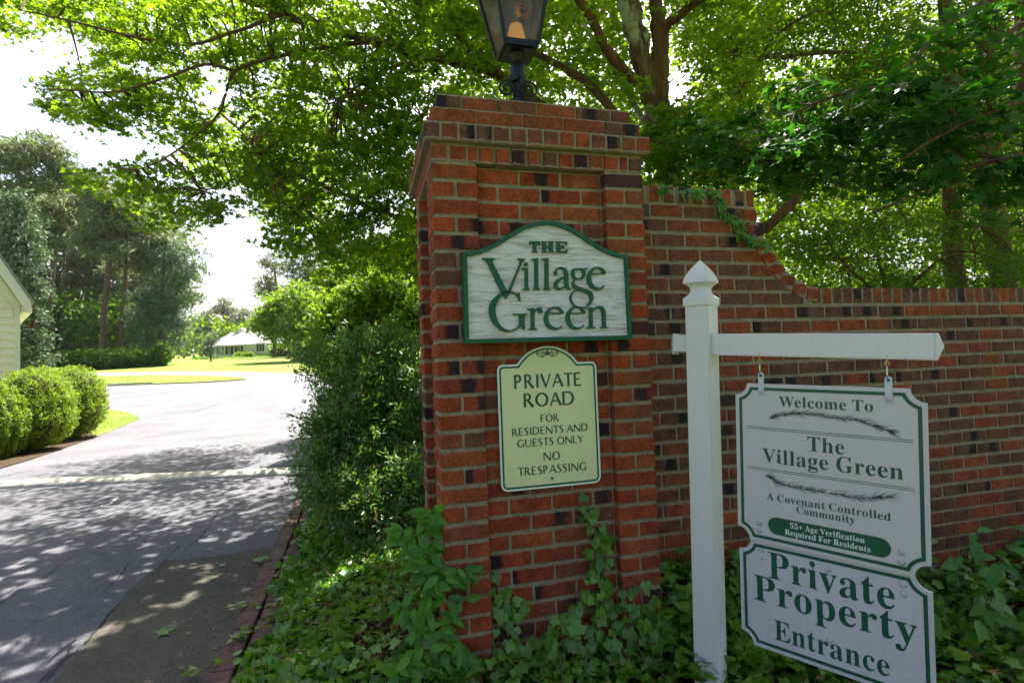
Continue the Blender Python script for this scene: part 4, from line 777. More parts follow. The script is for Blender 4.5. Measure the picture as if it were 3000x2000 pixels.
sprig([(.1201, .4716), (.1497, .483), (.1928, .4937), (.2253, .4971), (.2794, .5), (.3313, .4942), (.3773, .4898), (.4138, .4889), (.4453, .4824), (.476, .4715), (.506, .463), (.5225, .4535)], 3, 1)
sprig([(.1034, .2531), (.1256, .2524), (.1496, .2358), (.1875, .2309), (.2382, .2279), (.2784, .2274), (.3259, .226), (.3637, .2279), (.4044, .2235), (.4441, .2283), (.4751, .2383), (.5202, .2485)], 5, 1)
def capnut(parent, x, y, halo=True):
    if halo:
        mb = MB(); rg = random.Random(int(x * 9999 + y * 777)); n_ = 12
        ring_ = [(x + (.0093 + rg.uniform(-.002, .0022)) * math.cos(2 * math.pi * i / n_), y - .001 + (.010 + rg.uniform(-.002, .0022)) * math.sin(2 * math.pi * i / n_), .0007) for i in range(n_)]
        mb.add(ring_, [tuple(range(n_))]); mb.build('adhesive_patch', M['adhesive'], parent)
    mb = MB(); mb.lathe([(.0085, .0009), (.0085, .003), (.0068, .0052), (.003, .0063)], 14, c=(x, y)); mb.build('bolt_cap', M['capnut'], parent, smooth=False)
for x, y in ((.0813, .0706), (.0827, .0411), (.5319, .0706), (.5324, .038)): capnut(s3, x, y)
s4m = SM @ Matrix.Translation((0, -.0005, -.0075)) @ Matrix.Rotation(R(.55), 4, 'Z')
s4 = tag(empty('lower_sign_panel', mat=s4m), 'white lower sign panel reading Private Property Entrance, bolted under the welcome sign', 'sign panel')
H4 = .405
def shift(P): return [(p[0], p[1] - H4) for p in P]
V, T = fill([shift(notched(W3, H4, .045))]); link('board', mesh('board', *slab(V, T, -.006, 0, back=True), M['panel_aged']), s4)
V, Fr = ring(shift(notched(W3, H4, .045, .014)), shift(notched(W3, H4, .045, .0255)), 0, .0007); link('border_line', mesh('border_line', V, Fr, M['print_green']), s4)
lettering('lettering', s4, [('Private', .1087, .5084, -.1315, .0955), ('Property', .0529, .5661, -.2285, .093), ('Entrance', .1240, .4870, -.3560, .071)], 0, M['print_green'])
for i, (x, y) in enumerate(((.0848, -.035), (.3126, -.0475), (.5316, -.040), (.533, -.0705), (.311, -.2965))): capnut(s4, x, y, i > 0)
MB().lathe([(.003, .0), (.003, .0006)], 10, c=(.0859, -.0674)).build('screw_hole', M['print_black'], s4)
# the straps, hooks and snaps the sign hangs from
for hx in (.0998, .5081):
    b0 = .572 if hx < .3 else .5665
    root = tag(empty('sign_hanger', mat=SM @ Matrix.Translation((hx, b0, 0))), ('steel snap hook and grey strap at the post end of the hanging sign' if hx < .3 else 'steel snap hook and grey strap at the outer end of the hanging sign'), 'hanger', group='hooks holding up the hanging sign')
    mb = MB(); w2 = .0105; top = .074
    bm = bmesh.new(); bmesh.ops.create_cube(bm, size=1)
    for v in bm.verts: v.co = Vector((v.co.x * 2 * w2, v.co.y * (top + .012) + (top - .012) / 2, v.co.z * .0012 + .0032))
    bmesh.ops.bevel(bm, geom=[e for e in bm.edges if abs((e.verts[0].co - e.verts[1].co).z) > .0009], offset=.004, segments=2, affect='EDGES'); link('strap', from_bm('strap', bm, M['plastic']), root)
    MB().lathe([(.0085, .0038), (.0085, .0052), (.005, .0075), (.002, .008)], 14).build('strap_button', M['capnut'], root)
    MB().lathe([(.0042, .0036), (.0042, .0045)], 12, c=(0, top - .012)).build('eyelet', M['print_black'], root)
    tp = Vector((0, top - .012, .004)); hk = .125
    loop = [tp + Vector((.006 * math.cos(a), .0 + .006 * math.sin(a), 0)) for a in np.linspace(-2.4, 4.2, 14)]
    MB().tube(loop, .0014, 6).build('lower_ring', M['steel'], root, smooth=True)
    MB().tube([tp + Vector((-.002, .004, 0)), tp + Vector((-.003, .018, 0)), tp + Vector((-.0035, .040, 0)), tp + Vector((-.003, .047, 0))], [.0016, .0024, .0024, .0016], 7).build('snap_body', M['steel'], root, smooth=True)
    loop = [tp + Vector((-.003 + .007 * math.cos(a), .054 + .0075 * math.sin(a), .001)) for a in np.linspace(-1.4, 4.4, 14)] + [tp + Vector((-.002, .070, .001)), tp + Vector((-.002, .085, .001))]
    MB().tube(loop, .0014, 6).build('screw_eye', M['brass'], root, smooth=True)

# ------------------------------------------------------------------ lantern on the pillar
LC = (.515, .375); zt = ZJ + .322
lamp = tag(empty('pillar_lantern', (LC[0], LC[1], zt)), 'black iron post lantern with tapered glass panes glowing amber on the pillar top', 'lantern')
mb = MB(); mb.box((-.085, -.085, 0), (.085, .085, .02)); mb.box((-.07, -.07, .02), (.07, .07, .13)); mb.box((-.06, -.06, .13), (.06, .06, .145)); mb.build('base_block', M['iron'], lamp)
MB().lathe([(.018, .145), (.018, .19), (.014, .2), (.014, .26), (.02, .27)], 14).build('stem', M['iron'], lamp, smooth=True)
MB().lathe([(.033, .262), (.037, .268), (.039, .275), (.039, .355), (.034, .363), (.026, .366)], 20).build('collar', M['iron'], lamp, smooth=True)
MB().lathe([(.022, .366), (.024, .378), (.034, .397), (.044, .412), (.046, .42), (.046, .428)], 20).build('cup', M['iron'], lamp, smooth=True)
for a in (0, 90, 180, 270):
    d = Vector((math.cos(R(a - 3)), math.sin(R(a - 3)), 0)); pts = [d * .05 + zv * .146, d * .030 + zv * .165, d * .022 + zv * .195]
    cx, cz = .062, .228
    for i in range(26):
        u = i / 25; an = R(200 - 640 * u); r_ = .044 * (1 - u) ** .7 + .004; pts.append(d * (cx + r_ * math.cos(an)) + zv * (cz + r_ * math.sin(an)))
    MB().tube([tuple(p) for p in catmull(pts, 2)], .0062, 7).build('scroll', M['iron'], lamp, smooth=True)
    MB().box((-.006, .034, .20), (.006, .043, .30), Matrix.Rotation(R(a), 4, 'Z')).build('collar_strap', M['iron'], lamp)
zb = .428; b0, b1, hh = .087, .182, .50    # half widths bottom/top, height
mb = MB(); mb.box((-b0 - .004, -b0 - .004, zb - .014), (b0 + .004, b0 + .004, zb + .006)); mb.box((-b0 + .012, -b0 + .012, zb - .02), (b0 - .012, b0 - .012, zb - .014)); mb.build('floor_plate', M['iron'], lamp)
for sx, sy in ((-1, -1), (1, -1), (1, 1), (-1, 1)):
    mb = MB(); P0, P1 = Vector((sx * b0, sy * b0, zb)), Vector((sx * b1, sy * b1, zb + hh)); t_ = .008
    V = []
    for P in (P0, P1): V += [P + Vector((-t_, -t_, 0)), P + Vector((t_, -t_, 0)), P + Vector((t_, t_, 0)), P + Vector((-t_, t_, 0))]
    mb.add(V, [(0, 1, 2, 3), (7, 6, 5, 4), (0, 4, 5, 1), (1, 5, 6, 2), (2, 6, 7, 3), (3, 7, 4, 0)]); mb.build('corner_bar', M['iron'], lamp)
for a in range(4):
    Mx = Matrix.Rotation(R(90 * a), 4, 'Z'); f = lambda *p: tuple(Mx @ Vector(p))
    mb = MB(); e = .004
    mb.add([f(-b0, -b0 + e, zb + .006), f(b0, -b0 + e, zb + .006), f(b1, -b1 + e, zb + hh), f(-b1, -b1 + e, zb + hh)], [(0, 1, 2, 3)]); mb.build('glass_pane', M['glass'], lamp)
    mb = MB()
    for z_, bb in ((zb + .006, b0 + .001), (zb + hh - .012, b1 + .001)): mb.box((-bb, -bb - .003, z_), (bb, -bb + .009, z_ + .013), Mx)
    for u in (.34,): pass
    mb.build('pane_rail', M['iron'], lamp)
mb = MB(); mb.lathe([((b1 + .03) * q2, zb + hh), ((b1 + .032) * q2, zb + hh + .012), (.1 * q2, zb + hh + .11), (.045 * q2, zb + hh + .16), (.045 * q2, zb + hh + .2), (.01, zb + hh + .24)], 4); mb.build('roof', M['iron'], lamp)
MB().lathe([(.060, zb + .010), (.058, zb + .02), (.034, zb + .135), (.032, zb + .14)], 16).build('mantle', M['glow'], lamp, smooth=True)
MB().lathe([(.008, zb + .008), (.012, zb + .022), (.009, zb + .04), (.002, zb + .055)], 10).build('flame', M['flame'], lamp, smooth=True)
nest = []
rg = random.Random(4); mb = MB()
for i in range(170):
    c = Vector((.045, -.01, zb + .235)); a = rg.uniform(0, 6.28); b = rg.uniform(-.9, .9); r_ = .05 * rg.uniform(.6, 1)
    p = c + Vector((math.cos(a) * r_ * math.cos(b), math.sin(a) * r_ * math.cos(b), r_ * .8 * math.sin(b))); d = Vector((-math.sin(a), math.cos(a), rg.uniform(-.6, .6))) * rg.uniform(.015, .04)
    mb.tube([p - d, p + Vector((0, 0, .003)), p + d], .0014, 3, cap=False)
o = mb.build('bird_nest', M['nest'], None, loc=(LC[0], LC[1], zt)); tag(o, 'small brown straw bird nest lodged inside the lantern', 'bird nest')
pl = bpy.data.lights.new('lantern_light', 'POINT'); pl.energy = .07; pl.color = (1, .6, .22); pl.shadow_soft_size = .02
plo = bpy.data.objects.new('lantern_light', pl); COL.objects.link(plo); plo.parent = lamp; plo.location = (0, 0, zb + .18)

# ------------------------------------------------------------------ leaves
def fan(pts, fold=.12, c=(0, .35)):
    """leaf outline -> vertices and triangles around a centre, folded along the midrib"""
    V = [(c[0], c[1], 0)] + [(x, y, abs(x) * fold - .12 * y * y) for x, y in pts]; n = len(pts)
    return np.array(V), np.array([(0, i + 1, (i + 1) % n + 1) for i in range(n)])
def pol(L): return [(r_ * math.cos(R(a)), r_ * math.sin(R(a)) + .3) for a, r_ in L]
MAPLE = fan(pol([(-90, .12), (-35, .48), (-12, .26), (28, .62), (52, .30), (68, .34), (90, .72), (112, .34), (128, .30), (152, .62), (192, .26), (215, .48)]), c=(0, .3))
IVY = fan(pol([(-90, .20), (-52, .52), (-15, .45), (18, .60), (52, .45), (90, .74), (128, .45), (162, .60), (195, .45), (232, .52)]), .15, c=(0, .3))
SMIL = (np.array([(0, 0, 0), (.15, .18, .04), (.2, .42, .06), (.15, .7, .03), (0, 1, -.10), (-.15, .7, .03), (-.2, .42, .06), (-.15, .18, .04), (0, .2, 0), (0, .45, 0), (0, .72, -.03)]), np.array([(0, 1, 8), (1, 2, 9), (1, 9, 8), (2, 3, 10), (2, 10, 9), (3, 4, 10), (4, 5, 10), (5, 6, 9), (5, 9, 10), (6, 7, 8), (6, 8, 9), (7, 0, 8)]))
OVAL = (np.array([(0, 0, 0), (.22, .28, .05), (.24, .55, .04), (0, 1, -.12), (-.24, .55, .04), (-.22, .28, .05), (0, .5, 0)]), np.array([(0, 1, 6), (1, 2, 6), (2, 3, 6), (3, 4, 6), (4, 5, 6), (5, 0, 6)]))
LANCE = (np.array([(0, 0, 0), (.16, .42, .05), (0, 1, -.08), (-.16, .42, .05)]), np.array([(0, 1, 2), (0, 2, 3)]))
DIAM = (np.array([(0, 0, 0), (.3, .5, .07), (0, 1, -.05), (-.3, .5, .07)]), np.array([(0, 1, 2), (0, 2, 3)]))
NEEDLE = (np.array([(-.035, 0, 0), (.035, 0, 0), (0, 1, 0)]), np.array([(0, 1, 2)]))
def leaf_arrays(Cn, size, tmpl, tilt=.5, nrm=None, direc=None, tint=None):
    N = len(Cn); Cn = np.asarray(Cn, float); size = np.broadcast_to(np.asarray(size, float), (N,))
    n_ = RNG.normal(size=(N, 3)) * tilt + (np.array([0, 0, 1.]) if nrm is None else nrm)
    n_ /= np.linalg.norm(n_, axis=1)[:, None] + 1e-9
    d = RNG.normal(size=(N, 3)) if direc is None else direc + RNG.normal(size=(N, 3)) * .3
    t = d - (d * n_).sum(1)[:, None] * n_; t /= np.linalg.norm(t, axis=1)[:, None] + 1e-9
    b = np.cross(t, n_)
    TV, TF = tmpl; k = len(TV)
    V = Cn[:, None, :] + size[:, None, None] * (TV[None, :, 0:1] * b[:, None, :] + TV[None, :, 1:2] * t[:, None, :] + TV[None, :, 2:3] * n_[:, None, :])
    Fa = TF[None] + (np.arange(N) * k)[:, None, None]
    ti = RNG.random(N) if tint is None else np.clip(tint + RNG.normal(size=N) * .18, 0, 1)
    return V.reshape(-1, 3), Fa.reshape(-1, 3), np.repeat(ti, k)
def tri_mesh(name, V, Fa, tint, mat, smooth=False):
    me = bpy.data.meshes.new(name); me.vertices.add(len(V)); me.vertices.foreach_set('co', np.ascontiguousarray(V, dtype=np.float32).ravel())
    m = len(Fa); me.loops.add(m * 3); me.loops.foreach_set('vertex_index', np.ascontiguousarray(Fa, dtype=np.int32).ravel())
    me.polygons.add(m); me.polygons.foreach_set('loop_start', np.arange(0, 3 * m, 3, dtype=np.int32)); me.polygons.foreach_set('loop_total', np.full(m, 3, dtype=np.int32))
    me.update(calc_edges=True)
    a = me.attributes.new('tint', 'FLOAT', 'POINT'); a.data.foreach_set('value', np.ascontiguousarray(tint, dtype=np.float32))
    me.materials.append(mat); return me
def leaves(name, Cn, size, tmpl, mat, parent=None, **kw):
    return link(name, tri_mesh(name, *leaf_arrays(Cn, size, tmpl, **kw), mat), parent)
def merge(parts):
    V, Fa, T = [], [], []; n = 0
    for v, f, t in parts: V.append(v); Fa.append(f + n); T.append(t); n += len(v)
    return np.concatenate(V), np.concatenate(Fa), np.concatenate(T)
def inpoly(P, x, y):
    c = False; n = len(P)
    for i in range(n):
        (x1, y1), (x2, y2) = P[i], P[(i + 1) % n]
        if (y1 > y) != (y2 > y) and x < (x2 - x1) * (y - y1) / (y2 - y1) + x1: c = not c
    return c
def ball(c, r_, n, shell=.0):
    """points in an ellipsoid; shell > 0 keeps them near the surface"""
    d = RNG.normal(size=(n, 3)); d /= np.linalg.norm(d, axis=1)[:, None]
    u = RNG.random(n) ** (1 / 3) if shell == 0 else 1 - shell * RNG.random(n) ** 1.5
    return np.array(c) + d * u[:, None] * np.array(r_)

# ------------------------------------------------------------------ ground, road, kerbs
def sheet(name, poly, mat, dz, step, kind='structure', parent=None, bounds=None):
    """a polygon (world x, y) draped over the terrain, tessellated finely"""
    P = [Vector((float(p[0]), float(p[1]))) for p in poly]; xs = [p.x for p in P]; ys = [p.y for p in P]
    # densify border
    B = []
    for i, p in enumerate(P):
        q = P[(i + 1) % len(P)]; n = max(1, int((q - p).length / step))
        for k_ in range(n): B.append(p + (q - p) * (k_ / n))
    pl_ = [(p.x, p.y) for p in P]; I = []
    x = min(xs)
    while x < max(xs):
        y = min(ys)
        while y < max(ys):
            if inpoly(pl_, x, y): I.append(Vector((x, y)))
            y += step
        x += step
    nb_ = len(B); res = geometry.delaunay_2d_cdt(B + I, [(i, (i + 1) % nb_) for i in range(nb_)], [], 1, 1e-5)
    V = [(v.x, v.y, float(terrain(v.x, v.y)) + dz) for v in res[0]]
    F_ = []
    for f in res[2]:
        a, b, c = (res[0][i] for i in f[:3]); F_.append(tuple(f) if (b - a).cross(c - a) > 0 else tuple(f)[::-1])
    return tag(link(name, mesh(name, V, F_, mat), parent), kind=kind)
# base terrain as one grid out to the horizon
gx = np.concatenate([np.linspace(-600, -40, 18), np.linspace(-36, 36, 37), np.linspace(40, 600, 18)])
gy = np.concatenate([[-40, -20, -10], np.linspace(-6, 60, 67), np.linspace(66, 140, 16), np.linspace(180, 900, 10)])
X, Y = np.meshgrid(gx, gy); Z = terrain(X, Y) - .012 - .4 * ((X > -1) & (X < 9) & (Y > -5) & (Y < 8))
nx, ny = len(gx), len(gy)
Vg = np.stack([X, Y, Z], -1).reshape(-1, 3); Fg = [(j_ * nx + i, j_ * nx + i + 1, (j_ + 1) * nx + i + 1, (j_ + 1) * nx + i) for j_ in range(ny - 1) for i in range(nx - 1)]
tag(link('lawn', mesh('lawn', Vg, Fg, M['lawn'], True)), kind='structure')
g = lambda x, y: tuple(ground(x, y)[:2])
edge_far = [g(60, 1096), g(268, 1092), g(500, 1087), g(700, 1088), g(860, 1092), g(1000, 1095), g(1120, 1102)]
right = [(6, 26), (2.5, 16), (.4, 10), (-.6, 7.2), (-.985, 5.6), (-.985, -5)]
left = [(-14, -5), (-12, 4), g(-350, 1470), g(-40, 1392), g(0, 1372), g(40, 1360), g(90, 1345), g(190, 1310), g(292, 1275), g(350, 1252), g(411, 1226), g(370, 1208), g(304, 1197), g(236, 1190), g(180, 1196), g(60, 1180)]
sheet('road', edge_far + right + left, M['asphalt'], .002, .8)
isl = [g(150, 1112), g(286, 1104), g(450, 1101.5), g(600, 1103), g(700, 1107), g(727, 1111.5), g(660, 1117), g(560, 1122), g(445, 1126), g(310, 1131), g(200, 1136), g(120, 1133)]
sheet('grass_island', isl, M['lawn'], .05, .8)
gl_ = [g(230, 1292), g(292, 1275), g(350, 1252), g(411, 1226), g(370, 1208), g(304, 1197), g(236, 1190), g(100, 1185), g(60, 1250)]
sheet('grass_verge', gl_, M['lawn'], .012, .4)
def kerb(px, w_=.16, h_=.11, name='kerb'):
    P = [np.array(g(*q)) for q in px]; mbk = MB(); V = []
    for i, p in enumerate(P):
        d = P[min(i + 1, len(P) - 1)] - P[max(i - 1, 0)]; d /= np.linalg.norm(d); n_ = np.array([-d[1], d[0]]) * w_ / 2; z = float(terrain(*p))
        V += [(*(p + n_), z - .02), (*(p + n_ * .8), z + h_), (*(p - n_ * .8), z + h_), (*(p - n_), z - .02)]
    F_ = [(i * 4 + k_, i * 4 + k_ + 1, i * 4 + k_ + 5, i * 4 + k_ + 4) for i in range(len(P) - 1) for k_ in range(3)] + [(0, 1, 2, 3), tuple(4 * len(P) - 4 + k_ for k_ in (3, 2, 1, 0))]
    mbk.add(V, F_); return tag(mbk.build(name, M['kerb']), kind='structure')
kerb([(445, 1125), (410, 1126), (360, 1129), (312, 1131), (260, 1134), (180, 1138)])
def blades(name, poly, n, h, dz):
    xs_ = [q[0] for q in poly]; ys_ = [q[1] for q in poly]; P = np.stack([RNG.uniform(min(xs_), max(xs_), n), RNG.uniform(min(ys_), max(ys_), n)], 1)
    P = P[[inpoly(poly, *q) for q in P]]; P = np.column_stack([P, terrain(P[:, 0], P[:, 1]) + dz])
    d_ = RNG.normal(size=P.shape) * .45 + np.array([0, 0, 1.]); nn_ = RNG.normal(size=P.shape); nn_ -= (nn_ * d_).sum(1)[:, None] * d_ / (d_ ** 2).sum(1)[:, None]
    return tag(leaves(name, P, RNG.uniform(.6, 1.3, len(P)) * h, (NEEDLE[0] * np.array([1.6, 1, 1]), NEEDLE[1]), M['grass'], tilt=0., nrm=nn_, direc=d_), kind='stuff')
M['grass'] = leaf_mat('grass_blade', (.09, .16, .015), (.17, .26, .03), (.22, .36, .02), tw=.35)
blades('verge_grass', gl_, 9000, .09, .01)
blades('island_grass', isl, 9000, .10, .04)
M['pinestraw_leaf'] = leaf_mat('litter_bits', (.10, .06, .03), (.25, .16, .08), (.1, .06, .02), tw=.1)
# newer asphalt patch beside the brick edging
pp = [g(130, 2030), g(255, 1880), g(330, 1790), g(480, 1648), g(560, 1640), g(700, 1624), g(790, 1604)]
pq = []
for a_, b_ in zip(pp, pp[1:]):
    for k_ in range(8): pq.append((a_[0] + (b_[0] - a_[0]) * k_ / 8 + random.gauss(0, .012), a_[1] + (b_[1] - a_[1]) * k_ / 8 + random.gauss(0, .012)))
sheet('road_patch', pq + [pp[-1]] + [(-.985, g(790, 1604)[1] - .02), (-.985, .1)] + [(-.985, -2.0), (-2.4, -2.0)], M['patch'], .006, .5)
n = 260; P = np.stack([-.99 - np.abs(RNG.normal(size=n)) * .16, RNG.uniform(-1.2, 5., n), np.full(n, .016)], 1); o = leaves('edge_litter', P, RNG.uniform(.01, .035, n), OVAL, M['pinestraw_leaf'], tilt=.2); tag(o, kind='stuff')
# older darker strip beyond it
def strip(name, px, w_, mat, dz):
    P = [np.array(g(*q)) for q in px]; P = catmull(P, 5); V = []; rg = random.Random(len(px))
    for i, p in enumerate(P):
        d = P[min(i + 1, len(P) - 1)] - P[max(i - 1, 0)]; d = d / (np.linalg.norm(d) + 1e-9); n_ = np.array([-d[1], d[0]]); ww = w_ * rg.uniform(.4, 1.2); p2 = p + n_ * rg.uniform(-1, 1) * w_ * .8; z = float(terrain(*p)) + dz
        V += [(*(p2 + n_ * ww / 2), z), (*(p2 - n_ * ww / 2), z)]
    return mesh(name, V, [(2 * i, 2 * i + 1, 2 * i + 3, 2 * i + 2) for i in range(len(P) - 1)], mat)
M['crack'] = simple('crack', (.03, .027, .022), .95, .1)
M['scuff'] = simple('faded_paint', (.36, .35, .35), .9, .1, var=.4, nscale=60)
cr = [[(130, 2000), (200, 1930), (255, 1880), (330, 1790), (400, 1715), (480, 1648), (525, 1600)], [(480, 1648), (560, 1640), (640, 1632), (700, 1622), (780, 1606)],
      [(0, 1772), (60, 1730), (130, 1690), (200, 1640), (225, 1628)], [(120, 2000), (190, 1930), (215, 1880), (240, 1860), (300, 1840)], [(140, 1945), (215, 1880), (260, 1862), (300, 1836), (320, 1800)], [(300, 1740), (350, 1690), (380, 1650)],
      [(640, 1500), (600, 1560), (560, 1600)], [(0, 1398), (60, 1384), (104, 1378)], [(300, 1195), (500, 1185), (640, 1172), (690, 1165)], [(420, 1235), (500, 1225), (590, 1200), (650, 1178)]]
for c_ in cr: tag(link('road_crack', strip('road_crack', c_, .007 if max(q[1] for q in c_) > 1500 else .02, M['crack'], .0095)), kind='structure')
tag(link('road_marking', strip('road_marking', [(225, 1505), (270, 1492), (310, 1480), (340, 1466), (356, 1452)], .035, M['scuff'], .009)), kind='structure')
# speed bump across the drive
b0_, b1_ = np.array(g(903, 1382)), np.array(g(0, 1424)); d = (b1_ - b0_) / np.linalg.norm(b1_ - b0_); n_ = np.array([-d[1], d[0]]); n_ = n_ if n_[1] > 0 else -n_
L_ = np.linalg.norm(b1_ - b0_) + 3.5; V = []; prf = [(-.19, -.01), (-.18, .03), (-.12, .055), (-.03, .07), (.05, .068), (.13, .048), (.2, .0)]
ns = 60
for i in range(ns + 1):
    c = b0_ + d * L_ * i / ns; e = .35 if i == 0 else 1
    for q, (u, z) in enumerate(prf):
        jx = random.uniform(-.006, .006); jz = random.uniform(-.003, .003)
        V.append((*(c + n_ * (u * (1 if e == 1 else .7) + jx)), max(-.01, z * e + jz) + float(terrain(*c))))
m = len(prf); F_ = [(i * m + k_, i * m + k_ + 1, (i + 1) * m + k_ + 1, (i + 1) * m + k_) for i in range(ns) for k_ in range(m - 1)] + [tuple(range(m))]
o = link('speed_bump', mesh('speed_bump', V, F_, M['bump'], True)); tag(o, 'cream painted cracked speed bump running across the drive', 'speed bump')
strip_me = None
# brick edging: two rows of pavers as pieces of one border
edging = tag(empty('brick_edging', (-.985, 0, 0)), kind='structure')
me_p = []
for q in range(5):
    bm = bmesh.new(); bmesh.ops.create_cube(bm, size=1)
    for v in bm.verts: v.co = Vector((v.co.x * .098, v.co.y * .196, v.co.z * .09))
    bmesh.ops.bevel(bm, geom=list(bm.edges), offset=.005, segments=1, affect='EDGES')
    for v in bm.verts: v.co += Vector([random.uniform(-.002, .002) for _ in range(3)])
    me_p.append(from_bm('paver', bm, M['paver']))
for row in range(2):
    y = -2.2 + row * .06
    while y < 6.6:
        bend = max(0, y - 5.3) ** 2 * .12
        link('paver', random.choice(me_p), edging, loc=(.052 + row * .118 + bend + random.uniform(-.003, .003), y, -.02 + random.uniform(-.004, .006) + row * .004), rot=(random.uniform(-.02, .02), random.uniform(-.02, .02), random.uniform(-.02, .02)))
        y += .207
# planting bed soil to the right of the edging, rising a little towards the pillar
def bed(x, y):
    x = np.asarray(x); y = np.asarray(y); a = np.clip((x + .72) / .9, 0, 1); b_ = np.clip((x - .72) / .3, 0, 1)
    return .005 + .09 * a * a * (3 - 2 * a) * np.clip((y + .1) / .5, 0, 1) * (1 - b_) - .12 * a * (1 - b_) * np.clip((.05 - y) / .25, 0, 1) - .17 * b_ * np.clip(1.2 - y, 0, 1)
xs = np.linspace(-.745, 9, 60); ys = np.linspace(-3.2, 9.5, 70); V = [(x, y, float(bed(x, y)) + .01 * math.sin(x * 9 + y * 5) * math.sin(y * 7)) for y in ys for x in xs]
tag(link('planting_bed', mesh('planting_bed', V, [(j_ * 60 + i, j_ * 60 + i + 1, (j_ + 1) * 60 + i + 1, (j_ + 1) * 60 + i) for j_ in range(69) for i in range(59)], M['soil'], True)), kind='structure')
# bed and litter under the clipped hedge
hb = [g(286, 1278), g(190, 1312), g(90, 1347), g(40, 1362), g(0, 1374), g(-350, 1462), (-11, 10), (-10, 14), (-7.2, 14.0)]
sheet('hedge_bed', hb, M['soil'], .016, .4)

# ------------------------------------------------------------------ ivy ground cover and pine straw
def clear(P, m=.02):     # drop points inside pillar or wall
    x, y = P[:, 0], P[:, 1]; k_ = ~((x > -m) & (x < PW + m) & (y > -m) & (y < PD + m)); k_ &= ~((x > PW) & (y > WY - m) & (y < WY + WT + m)); return P[k_]
def scatter(n, x0, x1, y0, y1, hfun, dens=None):
    x = RNG.uniform(x0, x1, n); y = RNG.uniform(y0, y1, n)
    if dens is not None: k_ = RNG.random(n) < dens(x, y); x, y = x[k_], y[k_]
    P = np.stack([x, y, bed(x, y) + hfun(x, y) * (.35 + .65 * RNG.random(len(x)) ** .6)], 1); return clear(P)
clumpf = lambda x, y: .5 + .5 * np.sin(x * 5.1 + 1.3 * np.sin(y * 3.3)) * np.sin(y * 4.7 + 1.1 * np.sin(x * 4.1))
hleft = lambda x, y: .03 + .10 * np.clip((x + .8) / .5, 0, 1) + .05 * clumpf(x, y)
def dleft(x, y):
    k_ = np.clip((x + .84 + .05 * np.sin(y * 6) + .03 * np.sin(y * 17)) / .10, 0, 1)
    hole = np.exp(-(((x + .2) / .2) ** 2 + ((y - .35) / .6) ** 2)) * .85 + np.exp(-(((x + .3) / .12) ** 2 + ((y - 1.3) / .22) ** 2)) * .55
    return k_ * np.clip(1 - hole, 0, 1)
parts = [leaf_arrays(scatter(9500, -.86, .25, -1.4, 1.7, hleft, dleft), RNG.uniform(.035, .078, 9500)[0:1], IVY, tilt=.42)]
def lv(n, *a, s=(.035, .075), t=IVY, tilt=.42, dens=None):
    P = scatter(n, *a, dens=dens); return leaf_arrays(P, RNG.uniform(s[0], s[1], len(P)), t, tilt=tilt)
parts = [lv(10500, -.88, .1, -1.4, 1.6, hleft, dens=dleft, s=(.024, .055), tilt=.65), lv(11000, -.86, .35, 1.6, 5.5, hleft, dens=dleft, s=(.027, .058), tilt=.65),
         lv(3600, 0., .95, -1.5, -.0, lambda x, y: .02 + .07 * clumpf(x, y) + .05 * np.clip(1 + y / .35, 0, 1), s=(.03, .06)),
         lv(5600, .95, 4.4, -1.6, .29, lambda x, y: .05 + .12 * clumpf(x, y) + .14 * np.clip(1 + (y - .29) / .5, 0, 1), s=(.035, .075)),
         lv(2200, .95, 2.4, -.3, .29, lambda x, y: .12 + .14 * clumpf(x, y) + .26 * np.clip(1 + (y - .29) / .5, 0, 1), s=(.035, .07))]
parts += [lv(900, -.85, .3, -1.2, 4.5, lambda x, y: .08 + .12 * clumpf(y, x), s=(.05, .09), t=LANCE, tilt=.9, dens=lambda x, y: dleft(x, y) * (clumpf(x * 1.3, y) > .45))]
tag(link('ivy_ground_cover', tri_mesh('ivy_ground_cover', *merge(parts), M['ivy'])), kind='stuff')
n = 8000; P = scatter(n, -.85, 1.3, -1.5, 2.2, lambda x, y: .07 + .11 * np.clip((x + .8) / .6, 0, 1), dens=lambda x, y: .2 + .9 * (1 - dleft(x, y)) * (x > -.7))
o = leaves('pine_straw', P, RNG.uniform(.09, .17, len(P)), (NEEDLE[0] * np.array([.28, 1, 1]), NEEDLE[1]), M['pinestraw'], tilt=.25); tag(o, kind='stuff')
M['stem'] = simple('vine_stem', (.11, .07, .035), .8, .2)
n = 900; P = scatter(n, -.85, 4., -1.3, 3.5, lambda x, y: .03 + .10 * np.clip((x + .8) / .6, 0, 1))
M['dry'] = leaf_mat('dry_leaf', (.10, .05, .02), (.26, .16, .05), (.15, .08, .02), tw=.2)
o = leaves('dry_leaves', P, RNG.uniform(.025, .06, len(P)), OVAL, M['dry'], tilt=.8); tag(o, kind='stuff')
mb = MB()
for i in range(60):
    x, y = random.uniform(-.75, .9), random.uniform(-1., 2.2)
    if x > -.05 and y > -.1: continue
    a = random.uniform(0, 6.28); P_ = [(x, y)]
    for k_ in range(4): a += random.uniform(-.5, .5); P_.append((P_[-1][0] + .09 * math.cos(a), P_[-1][1] + .09 * math.sin(a)))
    mb.tube([(px_, py_, float(bed(px_, py_)) + .07 + .07 * min(1, max(0, px_ + .8)) + random.uniform(0, .03)) for px_, py_ in P_], .0022, 4)
tag(mb.build('ivy_stems', M['stem']), kind='stuff')
